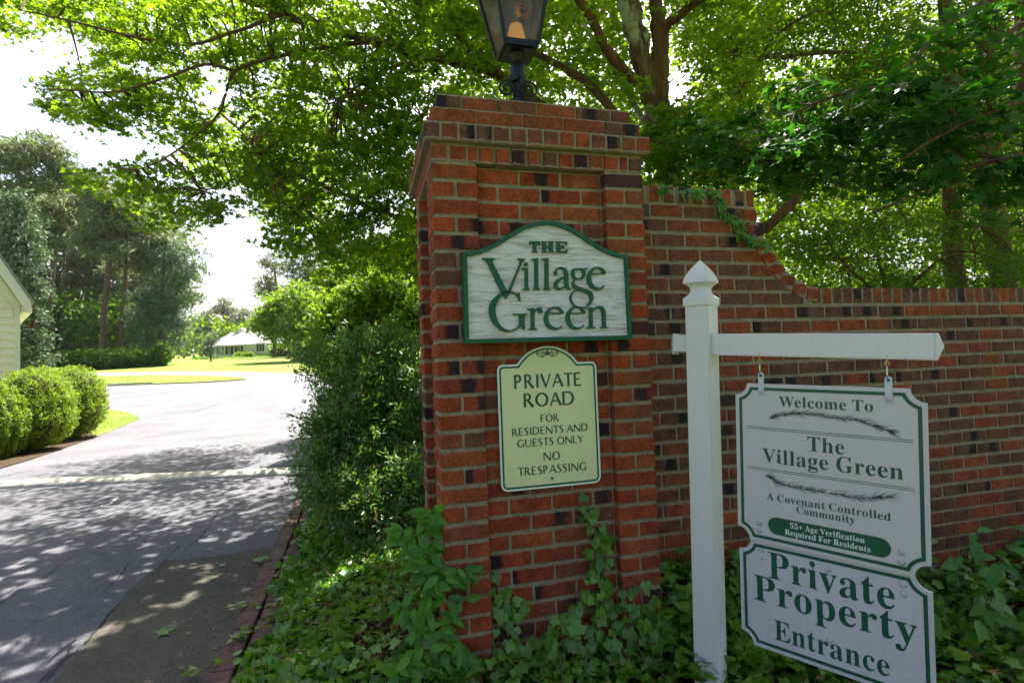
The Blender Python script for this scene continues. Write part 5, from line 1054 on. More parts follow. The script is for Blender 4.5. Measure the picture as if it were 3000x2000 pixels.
# runners of ivy reaching over the pavers
PR = []
for (x0, y0, x1, y1) in ((-.80, .45, -1.12, .40), (-.80, 1.0, -1.05, 1.05), (-.8, 1.75, -1.03, 1.85), (-.8, 3.2, -1.0, 3.3), (-.8, 3.9, -.98, 4.0), (-.8, .7, -.95, .68)):
    for _ in range(11): u = RNG.random(); PR.append((x0 + (x1 - x0) * u + RNG.normal() * .015, y0 + (y1 - y0) * u + RNG.normal() * .03, .035 + .02 * RNG.random()))
o = leaves('ivy_runner', np.array(PR), RNG.uniform(.025, .045, len(PR)), IVY, M['ivy'], tilt=.3, tint=.8); tag(o, kind='stuff')
def single(name, cat, label, p, size, tm, mat, rot):
    V, Fa = tm; me = tri_mesh(name, V * size, Fa, np.full(len(V), .8), mat); o = link(name, me, None, loc=p, rot=rot); tag(o, label, cat); return o
q = ground(452, 1868); single('fallen_leaf', 'leaf', 'single green maple leaf lying on the dark asphalt patch', (q[0], q[1], .014), .10, MAPLE, M['smilax'], (.15, .1, -1.1))
q = ground(655, 1662); single('small_fallen_leaf', 'leaf', 'small green leaf on the asphalt close to the brick edging', (q[0], q[1], .014), .055, MAPLE, M['smilax'], (.1, -.1, .6))
q = ground(475, 1376); single('leaf_on_bump', 'leaf', 'small green leaf resting on top of the cream speed bump', (q[0], q[1], .085), .10, MAPLE, M['smilax'], (.1, .1, 2))
# ivy climbing the pillar: every leaf its own object
ivy_me = []
for q in range(6):
    V, Fa = IVY; V = V.copy(); V[:, :2] *= 1 + RNG.uniform(-.12, .12, V[:, :2].shape); V[:, 2] += RNG.normal(size=len(V)) * .03
    ivy_me.append(tri_mesh('leaf', V, Fa, np.full(len(V), q / 6 + .1), M['ivy']))
ov_me = []
for q in range(5):
    V, Fa = SMIL; V = V.copy() * np.array([1.0 + .12 * (q % 3), 1, 1]); V[:, 2] += -.2 * V[:, 1] ** 2 * (q % 2)
    ov_me.append(tri_mesh('leaf', V, Fa, np.full(len(V), q / 5 + .1), M['smilax']))
def place_leaf(me_list, parent, p, nrm, down, size):
    n_ = Vector(nrm) + Vector([random.gauss(0, .28) for _ in range(3)]); n_.normalize(); t = Vector(down) + Vector([random.gauss(0, .35) for _ in range(3)]); t = (t - n_ * t.dot(n_)).normalized(); b = t.cross(n_)
    Mx = Matrix(((b.x * size, t.x * size, n_.x * size, p[0]), (b.y * size, t.y * size, n_.y * size, p[1]), (b.z * size, t.z * size, n_.z * size, p[2]), (0, 0, 0, 1)))
    return link('leaf', random.choice(me_list), parent, mat=Mx)
M['stem'] = simple('vine_stem', (.11, .07, .035), .8, .2)
M['stem_green'] = simple('green_stem', (.08, .13, .03), .6, .3)
ivy = tag(empty('climbing_ivy', (.6, 0, 0)), 'green ivy climbing the recessed front panel of the brick pillar', 'ivy')
stems = [[(.70, -.03, .05), (.72, .02, .3), (.68, .03, .5), (.66, .035, .66)], [(.66, -.03, .05), (.70, .02, .25), (.735, .03, .42), (.70, .035, .56)], [(.5, -.05, .0), (.52, -.01, .15), (.60, .0, .28), (.68, .02, .40)],
         [(.24, -.02, .0), (.23, .03, .15), (.235, .035, .30), (.215, .038, .42)], [(.27, -.03, 0), (.27, .02, .12), (.28, .03, .24), (.25, .035, .33)], [(.85, -.06, .0), (.86, -.02, .12), (.84, -.015, .22), (.87, -.015, .33)], [(.9, -.08, .0), (.93, -.03, .12), (.92, -.02, .22)], [(.4, -.08, 0), (.42, -.02, .1), (.44, .02, .2)]]
mb = MB(); cand = []
for s_ in stems:
    q = catmull(s_, 6); mb.tube([tuple(p) for p in q], .0028, 5)
    Ls = sum(np.linalg.norm(a - b) for a, b in zip(q, q[1:]))
    for i in range(int(Ls * 56)):
        u = random.random(); p = q[min(len(q) - 1, int(u * len(q)))]; cand.append((p[0] - .6 + random.gauss(0, .022 + .012 * (1 - u)), min(p[1], .03) - random.uniform(.004, .035), p[2] + random.gauss(0, .015), u))
for i in range(140):
    x = random.uniform(.17, 1.03); top = .13 + .14 * math.exp(-((x - .62) / .28) ** 2) + .03 * math.sin(x * 21); cand.append((x - .6, -random.uniform(.01, .11), random.uniform(.0, 1) ** .8 * (top + .1) - .1, .3))
mb2 = MB()
for v in mb.v: mb2.v.append((v[0] - .6, v[1], v[2]))
mb2.f = mb.f; tag(mb2.build('stem', M['stem'], ivy), kind='stuff')
random.shuffle(cand)
for x, y, z, u in cand[:298]: place_leaf(ivy_me, ivy, (x, y, z), (0, -1, .35), (random.uniform(-.6, .6), -.1, -1 if random.random() < .6 else .2), random.uniform(.034, .064) * (1.15 - .35 * u))
# broad-leaved vine hugging the left corner of the pillar
def vine(name, label, group, segs, nper, size, nrm, org, matst='stem_green', cap_=290, name_cat='vine'):
    root = tag(empty(name, org), label, name_cat, group=group); mbv = MB(); cnt = 0; org = np.array(org)
    for s_ in segs:
        q = catmull(s_, 6); mbv.tube([tuple(p - org) for p in q], .0024, 5)
        for i in range(1, len(q)):
            for k_ in range(nper if nper >= 1 else (1 if random.random() < nper else 0)):
                if cnt >= cap_: break
                p = q[i] - org + np.array([random.gauss(0, .012) for _ in range(3)]); side = random.choice((-1, 1))
                place_leaf(ov_me, root, p, nrm, (side * random.uniform(.4, 1), -.25, random.uniform(-.9, .35)), random.uniform(*size)); cnt += 1
    tag(mbv.build('stem', M[matst], root), kind='stuff'); return root
def W(x, y, Y_): return tuple(hity(x, y, Y_))
vine('corner_vine', 'broad-leaved green vine climbing the left corner of the brick pillar', None,
     [[W(1235, 1990, -.05), W(1240, 1850, -.04), W(1255, 1700, -.02), W(1262, 1600, .02), W(1265, 1500, .05)], [W(1255, 1700, -.03), W(1215, 1650, -.05), W(1185, 1570, -.04), W(1165, 1555, -.03)], [W(1240, 1850, -.05), W(1200, 1800, -.08), W(1170, 1770, -.08)],
      [W(1260, 1720, -.05), W(1310, 1700, -.05), W(1355, 1680, -.05), W(1390, 1675, -.05)], [W(1280, 1990, -.07), W(1290, 1900, -.06), W(1320, 1820, -.05), W(1352, 1760, -.04)], [W(1300, 1990, -.07), W(1340, 1930, -.06), W(1350, 1880, -.05)],
      [W(1230, 1990, -.1), W(1190, 1930, -.12), W(1160, 1990, -.12)], [W(1265, 1560, .03), W(1250, 1520, .02), W(1272, 1490, .0)], [W(1350, 2000, -.08), W(1370, 1950, -.07), W(1385, 1930, -.06)], [W(1265, 1640, 0), W(1230, 1600, -.03), W(1262, 1570, 0)]],
     2, (.05, .082), (0, -1, .5), (0, 0, 0))
# plants at the foot of the wall behind and beside the hanging sign
segs = []
for i in range(26):
    x = random.uniform(1.9, 4.3); y = random.uniform(-.55, .15); segs.append([(x, y, -.15), (x + random.uniform(-.1, .1), y - .03, .02), (x + random.uniform(-.22, .22), y - random.uniform(.05, .15), random.uniform(.12, .34))])
vine('laurel_shrub', 'glossy broad-leaved plants growing at the foot of the garden wall beside the hanging sign', None, segs, 1, (.07, .13), (-.3, -.8, .7), (3, -.2, -.15), name_cat='shrub')
segs = []
for i in range(12):
    x = random.uniform(1.08, 1.9); y = random.uniform(-.1, .2); segs.append([(x, y, -.1), (x + random.uniform(-.06, .06), y - .03, .1), (x + random.uniform(-.1, .1), y - .05, random.uniform(.22, .42))])
vine('wall_foot_plant', 'dark leafy plants between the pillar and the white post', None, segs, .8, (.06, .10), (-.2, -.8, .7), (1.4, 0, 0), name_cat='plant')
# creeper hanging over the top of the high part of the wall
segs = [[W(1990, 560, .24), W(2040, 566, .24), W(2090, 560, .24), W(2105, 590, .27)], [W(2100, 565, .26), W(2112, 600, .275), W(2125, 625, .275), W(2150, 640, .275), W(2165, 665, .275), W(2195, 700, .27), W(2205, 715, .27)], [W(2205, 715, .26), W(2240, 710, .22), W(2262, 720, .2)], [W(2040, 566, .24), W(2050, 580, .25)], [W(1960, 555, .24), W(1930, 552, .28)], [W(2165, 670, .27), W(2160, 690, .26)]]
vine('wall_creeper', 'five-leaved creeper trailing over the sloping top of the garden wall', None, segs, 2, (.030, .052), (0, -1, .4), (1.7, .29, 2.1), matst='stem', name_cat='creeper')

# ------------------------------------------------------------------ trees: limbs and crowns
def limb(parent, px, radii, name='branch', mat='bark_brown', k=5, n=8):
    """px: list of (x, y, depth) picture points turned into places, or world triples tagged by a leading None"""
    P = [np.array(q[1:]) if q[0] is None else at(*q) for q in px]; C_ = catmull(P, k); m = len(C_)
    rr = np.interp(np.linspace(0, 1, m), np.linspace(0, 1, len(radii)), radii)
    C_ = [c + (RNG.normal(size=3) * rr[i] * .12 if 0 < i < m - 1 else 0) for i, c in enumerate(C_)]
    return MB().tube([tuple(c) for c in C_], list(rr), n).build(name, M[mat], parent, smooth=True), C_
def sprays(C_, r_, n, flat=.22):
    """leaf positions in flat, slightly tilted discs around each centre"""
    C_ = np.asarray(C_); K = len(C_); r_ = np.broadcast_to(r_, (K,)); d = RNG.normal(size=(K, n, 3)); d /= np.linalg.norm(d, axis=2)[:, :, None]; u = RNG.random((K, n)) ** .5
    P = d * u[:, :, None] * np.array([1, 1, flat]); sl_ = RNG.normal(size=(K, 1, 2)) * .25
    P[:, :, 2] += (P[:, :, :2] * sl_).sum(2) - .12 * (P[:, :, 0] ** 2 + P[:, :, 1] ** 2)
    return carve((C_[:, None, :] + P * r_[:, None, None]).reshape(-1, 3))
PATCH = [((-.42, .95), .25), ((-.20, .80), .13), ((-.1, 1.05), .08), ((-.62, .75), .07)]
rp = random.Random(5)
for _ in range(190):
    q_ = (rp.uniform(-3.6, -.9), rp.uniform(.2, 5.2)); PATCH.append((q_, rp.uniform(.02, .07)))
for (x_, y_), R_ in (((-2.1, 1.4), .16), ((-2.5, 1.9), .14), ((-1.8, 2.0), .11), ((-1.4, 1.7), .12), ((-1.7, 1.1), .13), ((-2.0, .8), .1), ((-1.4, 1.25), .09), ((-2.7, 2.5), .12), ((-1.25, 2.6), .09), ((-1.2, 4.6), .12), ((-1.6, 4.4), .1), ((-3.1, 1.9), .2), ((-2.9, 1.2), .2), ((-2.3, .9), .16)):
    for _ in range(9): PATCH.append(((x_ + rp.gauss(0, R_ * 1.1), y_ + rp.gauss(0, R_ * 1.5)), rp.uniform(.035, .085)))
for q_ in (at(1005, 930, 9.4), at(1080, 900, 9.6), at(1150, 900, 9.), at(1000, 1000, 9.2), at(1200, 930, 8.6)): PATCH.append(((q_[0] - q_[2] * sd.x / sd.z, q_[1] - q_[2] * sd.y / sd.z), .75))
for _ in range(14): q_ = at(rp.uniform(900, 1200), rp.uniform(1000, 1350), 4.3); PATCH.append(((q_[0] - q_[2] * sd.x / sd.z, q_[1] - q_[2] * sd.y / sd.z), rp.uniform(.05, .11)))
for x_, y_, D_ in ((20, 1090, 9.4), (100, 1085, 10.4), (215, 1085, 12.)): q_ = at(x_, y_, D_); PATCH.append(((q_[0] - q_[2] * sd.x / sd.z, q_[1] - q_[2] * sd.y / sd.z), .9))
def carve(P):
    """openings in the foliage through which the sun reaches the ground"""
    s_ = np.array(sd) / sd[2]; gxy = P[:, :2] - P[:, 2:3] * s_[None, :2]; k_ = np.ones(len(P), bool)
    for (x_, y_), r_ in PATCH: k_ &= ((gxy[:, 0] - x_) ** 2 + (gxy[:, 1] - y_) ** 2) > r_ ** 2
    return P[k_]
def px_centres(poly, n, D0, D1, holes=()):
    xs = [p[0] for p in poly]; ys = [p[1] for p in poly]; o = []
    while len(o) < n:
        x, y = random.uniform(min(xs), max(xs)), random.uniform(min(ys), max(ys))
        if not inpoly(poly, x, y): continue
        if any(((x - h[0]) / h[2]) ** 2 + ((y - h[1]) / h[3]) ** 2 < 1 for h in holes): continue
        o.append(at(x, y, random.uniform(D0, D1)))
    return np.array(o)
def proj(P):
    d = np.asarray(P) - CP; z = d @ CF; z = np.where(np.abs(z) < 1e-6, 1e-6, z); return 1500 + FPX * (d @ CR) / z, 1000 - FPX * (d @ CU) / z, z
def twigs(parent, starts, ends, r0=.012, r1=.003, name='twig', mat='bark_brown'):
    """thin side shoots from the nearest limb point to each spray"""
    S_ = np.asarray(starts); mbt = MB()
    for e in ends:
        i = int(np.argmin(((S_ - e) ** 2).sum(1))); a = S_[i]; L_ = np.linalg.norm(e - a)
        if L_ > .65 or L_ < .05: continue
        m_ = (a + e) / 2 + np.array([0, 0, .1 * L_]) + RNG.normal(size=3) * .06 * L_
        mbt.tube([tuple(a), tuple(m_), tuple(e)], [r0, (r0 + r1) / 2, r1], 4, cap=False)
    return tag(mbt.build(name, M[mat], parent, smooth=True), kind='stuff')

# the big maple behind the pillar, its limbs reaching over the drive
mp = tag(empty('maple_tree', tuple(at(1960, 540, 6.6) * np.array([1, 1, 0]))), 'large maple with pale patchy trunk behind the pillar and limbs over the drive', 'maple tree')
off = np.array(mp.location)
def rel(o): o.location = (-off[0], -off[1], 0); return o
def L(px, rad, name='branch', mat='bark_brown'):
    o, c = limb(mp, px, rad, name, mat); rel(o); return c
tb = at(1958, 540, 6.6); nodes = []
nodes += L([(None, tb[0] + .05, tb[1], -.2), (None, tb[0] + .02, tb[1], 1.5), (1958, 560, 6.6), (1950, 470, 6.6), (1938, 380, 6.6), (1925, 300, 6.6)], [.24, .17, .145, .15, .17, .15], 'trunk', 'bark')
nodes += L([(1925, 320, 6.58), (1902, 270, 6.55), (1880, 150, 6.5), (1842, 20, 6.45), (1820, -120, 6.4), (1790, -300, 6.3)], [.10, .12, .125, .13, .12, .10], 'trunk', 'bark')
nodes += L([(1930, 320, 6.55), (1934, 220, 6.5), (1934, 120, 6.5), (1922, 0, 6.5), (1925, -150, 6.5), (1940, -330, 6.5)], [.11, .105, .10, .075, .07, .055], 'trunk')
nodes += L([(1934, 130, 6.48), (1952, 80, 6.4), (1990, 45, 6.2), (2050, 0, 6.0), (2150, -70, 5.7)], [.075, .06, .052, .048, .035])
nodes += L([(1925, 300, 6.6), (1882, 255, 6.5), (1826, 205, 6.4), (1772, 135, 6.3), (1745, 80, 6.2), (1715, 25, 6.1), (1660, -60, 6.)], [.08, .062, .058, .055, .05, .05, .04])
nodes += L([(1940, 430, 6.6), (1884, 350, 6.8), (1830, 255, 7.0), (1785, 180, 7.2), (1720, 90, 7.4), (1650, 0, 7.6)], [.05, .038, .034, .03, .028, .02], mat='bark')
nodes += L([(1945, 440, 6.5), (1850, 400, 6.6), (1784, 312, 6.6), (1728, 250, 6.6), (1660, 205, 6.6), (1600, 172, 6.6), (1500, 120, 6.6), (1430, 70, 6.5)], [.07, .06, .055, .05, .045, .04, .035, .03])
A1 = L([(1940, 470, 6.5), (1760, 400, 6.3), (1600, 320, 6.2), (1470, 226, 6.1), (1380, 190, 6.0), (1300, 174, 6.), (1200, 152, 5.9), (1110, 122, 5.8), (1000, 97, 5.7), (893, 66, 5.6), (800, 32, 5.5), (700, -8, 5.4), (560, -60, 5.2)], [.085, .08, .07, .062, .058, .055, .05, .047, .044, .038, .034, .03, .025]); nodes += A1
nodes += L([(1440, 208, 6.05), (1400, 170, 6.0), (1357, 125, 5.95), (1312, 67, 5.9), (1250, 27, 5.8), (1200, -12, 5.7), (1100, -80, 5.5)], [.05, .048, .042, .038, .034, .03, .025])
nodes += L([(1345, 155, 6.0), (1290, 165, 5.8), (1200, 187, 5.6), (1150, 196, 5.5), (1080, 235, 5.3), (1040, 260, 5.2), (990, 300, 5.)], [.028, .022, .02, .018, .014, .011, .008])
nodes += L([(1110, 122, 5.8), (1000, 132, 5.5), (870, 154, 5.3), (759, 179, 5.1), (687, 210, 5.), (660, 277, 4.9), (643, 330, 4.9), (580, 393, 4.8), (482, 464, 4.7), (400, 500, 4.6)], [.026, .023, .019, .017, .015, .013, .011, .009, .007, .004])
nodes += L([(690, 210, 5.), (600, 190, 4.9), (480, 230, 4.8), (330, 270, 4.7), (180, 262, 4.6), (110, 262, 4.6)], [.015, .013, .011, .009, .006, .003])
nodes += L([(1255, 660, 6.4), (1180, 640, 6.3), (1099, 616, 6.2), (1030, 580, 6.1), (959, 552, 6.), (883, 520, 5.9), (800, 500, 5.7), (700, 520, 5.5), (600, 560, 5.4)], [.034, .03, .026, .023, .02, .017, .013, .009, .005])
nodes += L([(1250, 330, 6.3), (1180, 380, 6.2), (1100, 433, 6.1), (1065, 460, 6.05), (1023, 485, 6.), (940, 540, 5.9), (860, 620, 5.8)], [.03, .027, .024, .022, .02, .014, .006])
nodes += L([(1000, 97, 5.7), (860, 40, 5.4), (700, 90, 5.1), (560, 130, 4.9), (400, 110, 4.8), (200, 60, 4.7), (60, 30, 4.6)], [.025, .02, .016, .013, .011, .008, .004])
nodes += L([(643, 330, 4.9), (700, 380, 5.), (760, 450, 5.1), (800, 540, 5.2)], [.01, .008, .006, .004])
nodes = np.array(nodes)
lowp = [(-120, -60), (1420, -60), (1440, 240), (1262, 300), (1250, 830), (1130, 845), (1000, 815), (900, 790), (820, 740), (770, 700), (735, 690), (650, 655), (560, 700), (470, 680), (400, 640), (330, 600), (300, 560), (205, 535), (215, 500), (340, 480), (400, 420), (290, 400), (260, 370), (150, 340), (110, 300), (100, 255), (170, 225), (260, 170), (220, 130), (60, 85), (-120, 80)]
holes = [(170, 150, 130, 55), (520, 235, 34, 22), (610, 300, 62, 40), (655, 335, 50, 34), (330, 440, 60, 45), (400, 395, 60, 40), (120, 450, 90, 80), (720, 690, 40, 40), (690, 715, 35, 40), (1040, 480, 30, 20), (900, 300, 26, 16)]
c1 = px_centres(lowp, 540, 4.7, 6.6, holes)
c1x, c1y, _ = proj(c1)
hp = [(-150, -60), (1440, -60), (1440, 250), (1262, 330), (1262, 700), (900, 640), (560, 420), (430, 330), (300, 250), (230, 110), (-150, 60)]
c2 = px_centres(hp, 310, 6.4, 8.5, holes)
c2b = px_centres([(700, 300), (1262, 300), (1262, 770), (1120, 770), (900, 720), (760, 620)], 90, 5.4, 6.8, holes[-2:])
c3 = px_centres([(1240, -60), (2300, -60), (2200, 350), (2120, 520), (1900, 540), (1880, 300), (1420, 270), (1240, 260)], 170, 5.6, 8.6, [(1985, 230, 60, 90), (1925, 150, 62, 150), (1860, 80, 45, 110), (2040, 40, 40, 40)])
c6 = px_centres([(640, 430), (960, 430), (960, 690), (840, 690), (740, 640)], 75, 10.5, 13)
c7 = px_centres([(560, 330), (1000, 330), (1000, 650), (860, 640), (720, 560), (560, 500)], 55, 8.3, 10.8)
# leafy top of the tree above the picture, spread to shade the pillar
ct = np.stack([RNG.uniform(-3.5, 9.5, 4000), RNG.uniform(-2.5, 9, 4000), RNG.uniform(4.6, 9.0, 4000)], 1)
ct = ct[((ct[:, 0] - 4.1) / 5.8) ** 2 + ((ct[:, 1] - 3.2) / 5.4) ** 2 < 1]; tx, ty, tz = proj(ct); ct = ct[(ty < -150) | (tz < .1)][:560]
# glossy lower leaves close to the trunk
c4 = px_centres([(1880, 300), (2100, 330), (2150, 560), (1900, 545)], 26, 5.4, 6.2)
Pm = [leaf_arrays(sprays(c1, RNG.uniform(.14, .30, len(c1)), 62), .062, MAPLE, tilt=.55), leaf_arrays(sprays(c2, RNG.uniform(.2, .42, len(c2)), 60), .072, MAPLE, tilt=.55), leaf_arrays(sprays(c2b, .32, 60), .075, MAPLE, tilt=.55),
      leaf_arrays(sprays(c3, RNG.uniform(.2, .4, len(c3)), 60), .078, MAPLE, tilt=.55), leaf_arrays(sprays(ct, RNG.uniform(.3, .6, len(ct)), 60), .11, DIAM, tilt=.55), leaf_arrays(sprays(np.concatenate([c6, c7]), .45, 60), .085, MAPLE, tilt=.5), leaf_arrays(sprays(c4, .3, 46), .085, MAPLE, tilt=.5, tint=.2)]
Vm, Fm, Tm = merge(Pm); rel(link('crown', tri_mesh('crown', Vm, Fm, Tm, M['maple']), mp))
rel(twigs(mp, nodes, list(c1) + list(c2[::2]) + list(c2b)))

# a near maple branch with dark leaves hanging in at the right
nm = tag(empty('near_maple_branches', tuple(at(2900, 900, 4.2) * np.array([1, 1, 0]) + np.array([1.4, .4, 0]))), 'dark green large-leaved maple branches hanging in at the upper right over the wall', 'maple tree')
off = np.array(nm.location); 
def relto(o, e): o.location = (-e.location.x, -e.location.y, 0); return o
o, _ = limb(nm, [(None, off[0], off[1], -.1), (None, off[0], off[1], 1.6), (None, off[0] - .1, off[1], 3.2), (None, off[0], off[1], 6)], [.13, .11, .1, .07], 'trunk'); relto(o, nm)
nn = []
for px in ([(3300, 150, 4.0), (3080, 260, 3.7), (2900, 330, 3.5), (2750, 400, 3.4), (2640, 470, 3.4)], [(3300, 120, 4.2), (3000, 180, 4.), (2760, 230, 3.9), (2560, 260, 3.9), (2420, 290, 3.9), (2330, 330, 3.9)], [(3200, 0, 4.2), (2980, 80, 3.9), (2900, 160, 3.7), (2860, 220, 3.7)], [(3300, 380, 4.0), (3050, 440, 3.8), (2880, 480, 3.6), (2780, 520, 3.6)],
           [(2700, 300, 4.8), (2500, 370, 4.7), (2380, 430, 4.7), (2280, 470, 4.7)], [(2900, 380, 4.8), (2700, 470, 4.6), (2560, 520, 4.6)]):
    o, c = limb(nm, px, [.03, .02, .012, .006]); relto(o, nm); nn += c
c5 = np.concatenate([px_centres([(2620, 80), (3100, -40), (3100, 620), (2760, 560), (2560, 470)], 54, 3.3, 4.2), px_centres([(2280, 250), (2600, 200), (2800, 420), (2600, 560), (2250, 480)], 48, 3.8, 4.9), px_centres([(2000, 330), (2350, 300), (2560, 520), (2300, 560), (2000, 520)], 40, 4.6, 5.6)])
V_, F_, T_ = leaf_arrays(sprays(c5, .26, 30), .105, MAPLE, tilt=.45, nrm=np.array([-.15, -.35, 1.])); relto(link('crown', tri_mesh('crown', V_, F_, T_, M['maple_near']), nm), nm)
relto(twigs(nm, nn, c5, .006, .0025), nm)

# woodland trees beyond the wall
def wtree(name, label, group, base, trunk_px, radii, polys, cat='tree', mat='forest', bark='bark_brown', tm=OVAL, leaf=.09, branch=()):
    root = tag(empty(name, (base[0], base[1], 0)), label, cat, group=group); nd = []
    if trunk_px:
        o, c = limb(root, trunk_px, radii, 'trunk', bark); relto(o, root); nd += c
    for px, rd in branch:
        o, c = limb(root, px, rd, 'branch', bark); relto(o, root); nd += c
    ps = []; cs = []
    for (poly, n_, D0, D1, r_, k_, hl) in polys:
        c = px_centres(poly, n_, D0, D1, hl); cs += list(c); ps.append(leaf_arrays(sprays(c, RNG.uniform(.7, 1.25, n_) * r_, k_, .3), leaf, tm, tilt=.7))
    relto(link('crown', tri_mesh('crown', *merge(ps), M[mat]), root), root)
    if nd: relto(twigs(root, nd, cs[::3], .014, .004), root)
    return root
G2 = 'trees in the wood beyond the garden wall'
def bs(x, D): p = at(x, 900, D); return (p[0], p[1])
skyh = [(2290, 230, 60, 45), (2385, 190, 40, 40), (1975, 250, 48, 90), (2570, 40, 30, 30), (2700, 20, 26, 40)]
b = bs(2560, 7.5)
wtree('leaning_tree', 'woodland tree with one long bare limb slanting up to the right above the wall sweep', G2, bs(2230, 7.), [(None, *bs(2200, 7.), -.1), (2215, 720, 7.), (2241, 672, 7.), (2312, 603, 7.), (2370, 513, 7.1), (2446, 402, 7.2), (2536, 303, 7.3), (2625, 232, 7.4), (2759, 89, 7.6), (2900, -10, 7.8)], [.07, .07, .065, .062, .058, .052, .05, .046, .04, .03],
      [([(2050, 300), (2500, 350), (2750, 600), (2500, 830), (2250, 760), (2100, 560)], 130, 7.2, 9.5, .34, 52, ())], leaf=.075)
wtree('broadleaf_tree', 'woodland tree with sunlit yellow-green leaves filling the sky right of the maple', G2, bs(2150, 10.), [(None, *bs(2150, 10.), -.1), (2150, 600, 10), (2160, 200, 10), (2170, -200, 10)], [.13, .11, .09, .06],
      [([(1990, -60), (2620, -60), (2560, 330), (2250, 420), (2080, 420), (2000, 100)], 300, 9, 13, .46, 52, skyh)], leaf=.10, branch=[([(2160, 300, 10), (2223, 178, 9.6), (2300, 168, 9.5), (2380, 156, 9.4), (2600, 152, 9.2)], [.05, .045, .04, .035, .025]), ([(2160, 330, 10), (2260, 120, 9.6), (2420, 30, 9.5), (2460, 130, 9.4)], [.04, .03, .02, .01])])
wtree('broadleaf_tree', 'woodland tree with straight brown trunk, left of the two dark trunks at far right', G2, bs(2790, 9.), [(None, *bs(2795, 9.), -.1), (2800, 850, 9), (2790, 600, 9), (2775, 300, 9), (2768, 50, 9), (2765, -150, 9)], [.16, .15, .14, .12, .1, .08],
      [([(2500, -60), (2900, -60), (3000, 300), (2850, 620), (2600, 420), (2480, 300)], 180, 8.6, 12, .42, 50, skyh[3:])], leaf=.09, branch=[([(2775, 300, 9), (2850, 150, 8.8), (2960, 60, 8.6)], [.05, .035, .02]), ([(2790, 560, 9), (2700, 470, 8.8), (2640, 440, 8.6)], [.04, .03, .015])])
wtree('broadleaf_tree', 'darker woodland tree with a thick leaning trunk, rightmost beyond the wall', G2, bs(2920, 8.), [(None, *bs(2960, 8.), -.1), (2945, 850, 8), (2915, 650, 8), (2890, 480, 8), (2880, 250, 8), (2920, -100, 8)], [.17, .16, .14, .13, .11, .08],
      [([(2800, -60), (3120, -60), (3120, 870), (2920, 860), (2780, 560)], 130, 7.6, 10.5, .4, 50, ())], leaf=.085, branch=[([(2890, 480, 8), (2960, 380, 7.8), (3050, 330, 7.6)], [.05, .035, .02])])
wtree('understorey_tree', 'low leafy understorey growth just above the flat part of the wall', G2, bs(2600, 6.2), [(None, *bs(2600, 6.2), -.1), (2600, 900, 6.2), (2570, 750, 6.2)], [.03, .025, .012],
      [([(2230, 700), (2480, 640), (3100, 600), (3100, 900), (2400, 880), (2290, 780)], 230, 5.4, 8., .28, 46, ())], leaf=.06, mat='understorey', tm=LANCE, branch=[([(2600, 900, 6.2), (2750, 760, 6), (2900, 640, 6)], [.02, .014, .008]), ([(2600, 880, 6.2), (2480, 780, 6), (2420, 700, 6)], [.02, .014, .008]), ([(2560, 620, 6.6), (2720, 560, 6.5), (2900, 500, 6.5)], [.02, .014, .008])])
# deeper wood that closes the view
cs = np.concatenate([px_centres([(1880, 60), (3200, -100), (3200, 900), (2200, 900), (1880, 620)], 850, 13, 22, skyh), px_centres([(1260, -60), (1960, -60), (1900, 620), (1300, 600)], 380, 11, 20, [(1925, 150, 70, 150), (1985, 230, 60, 90)])])
cu = np.stack([RNG.uniform(1, 16, 5000), RNG.uniform(6, 24, 5000), RNG.uniform(7, 15, 5000)], 1); tx, ty, tz = proj(cu); cu = cu[(ty < -150) & (tx > 1300)][:650]; cs = np.concatenate([cs, cu])  # unseen crowns above the frame, added to shade the wood below
o = link('deep_wood', tri_mesh('deep_wood', *leaf_arrays(sprays(cs, .85, 42, .5), .17, OVAL, tilt=1.), M['forest'])); tag(o, kind='stuff')
cs = px_centres([(1950, 300), (3200, 50), (3200, 900), (2000, 900)], 420, 24, 30); o = link('far_wood', tri_mesh('far_wood', *leaf_arrays(sprays(cs, 1.6, 46, .6), .4, DIAM, tilt=1.), M['forest'])); tag(o, kind='stuff')

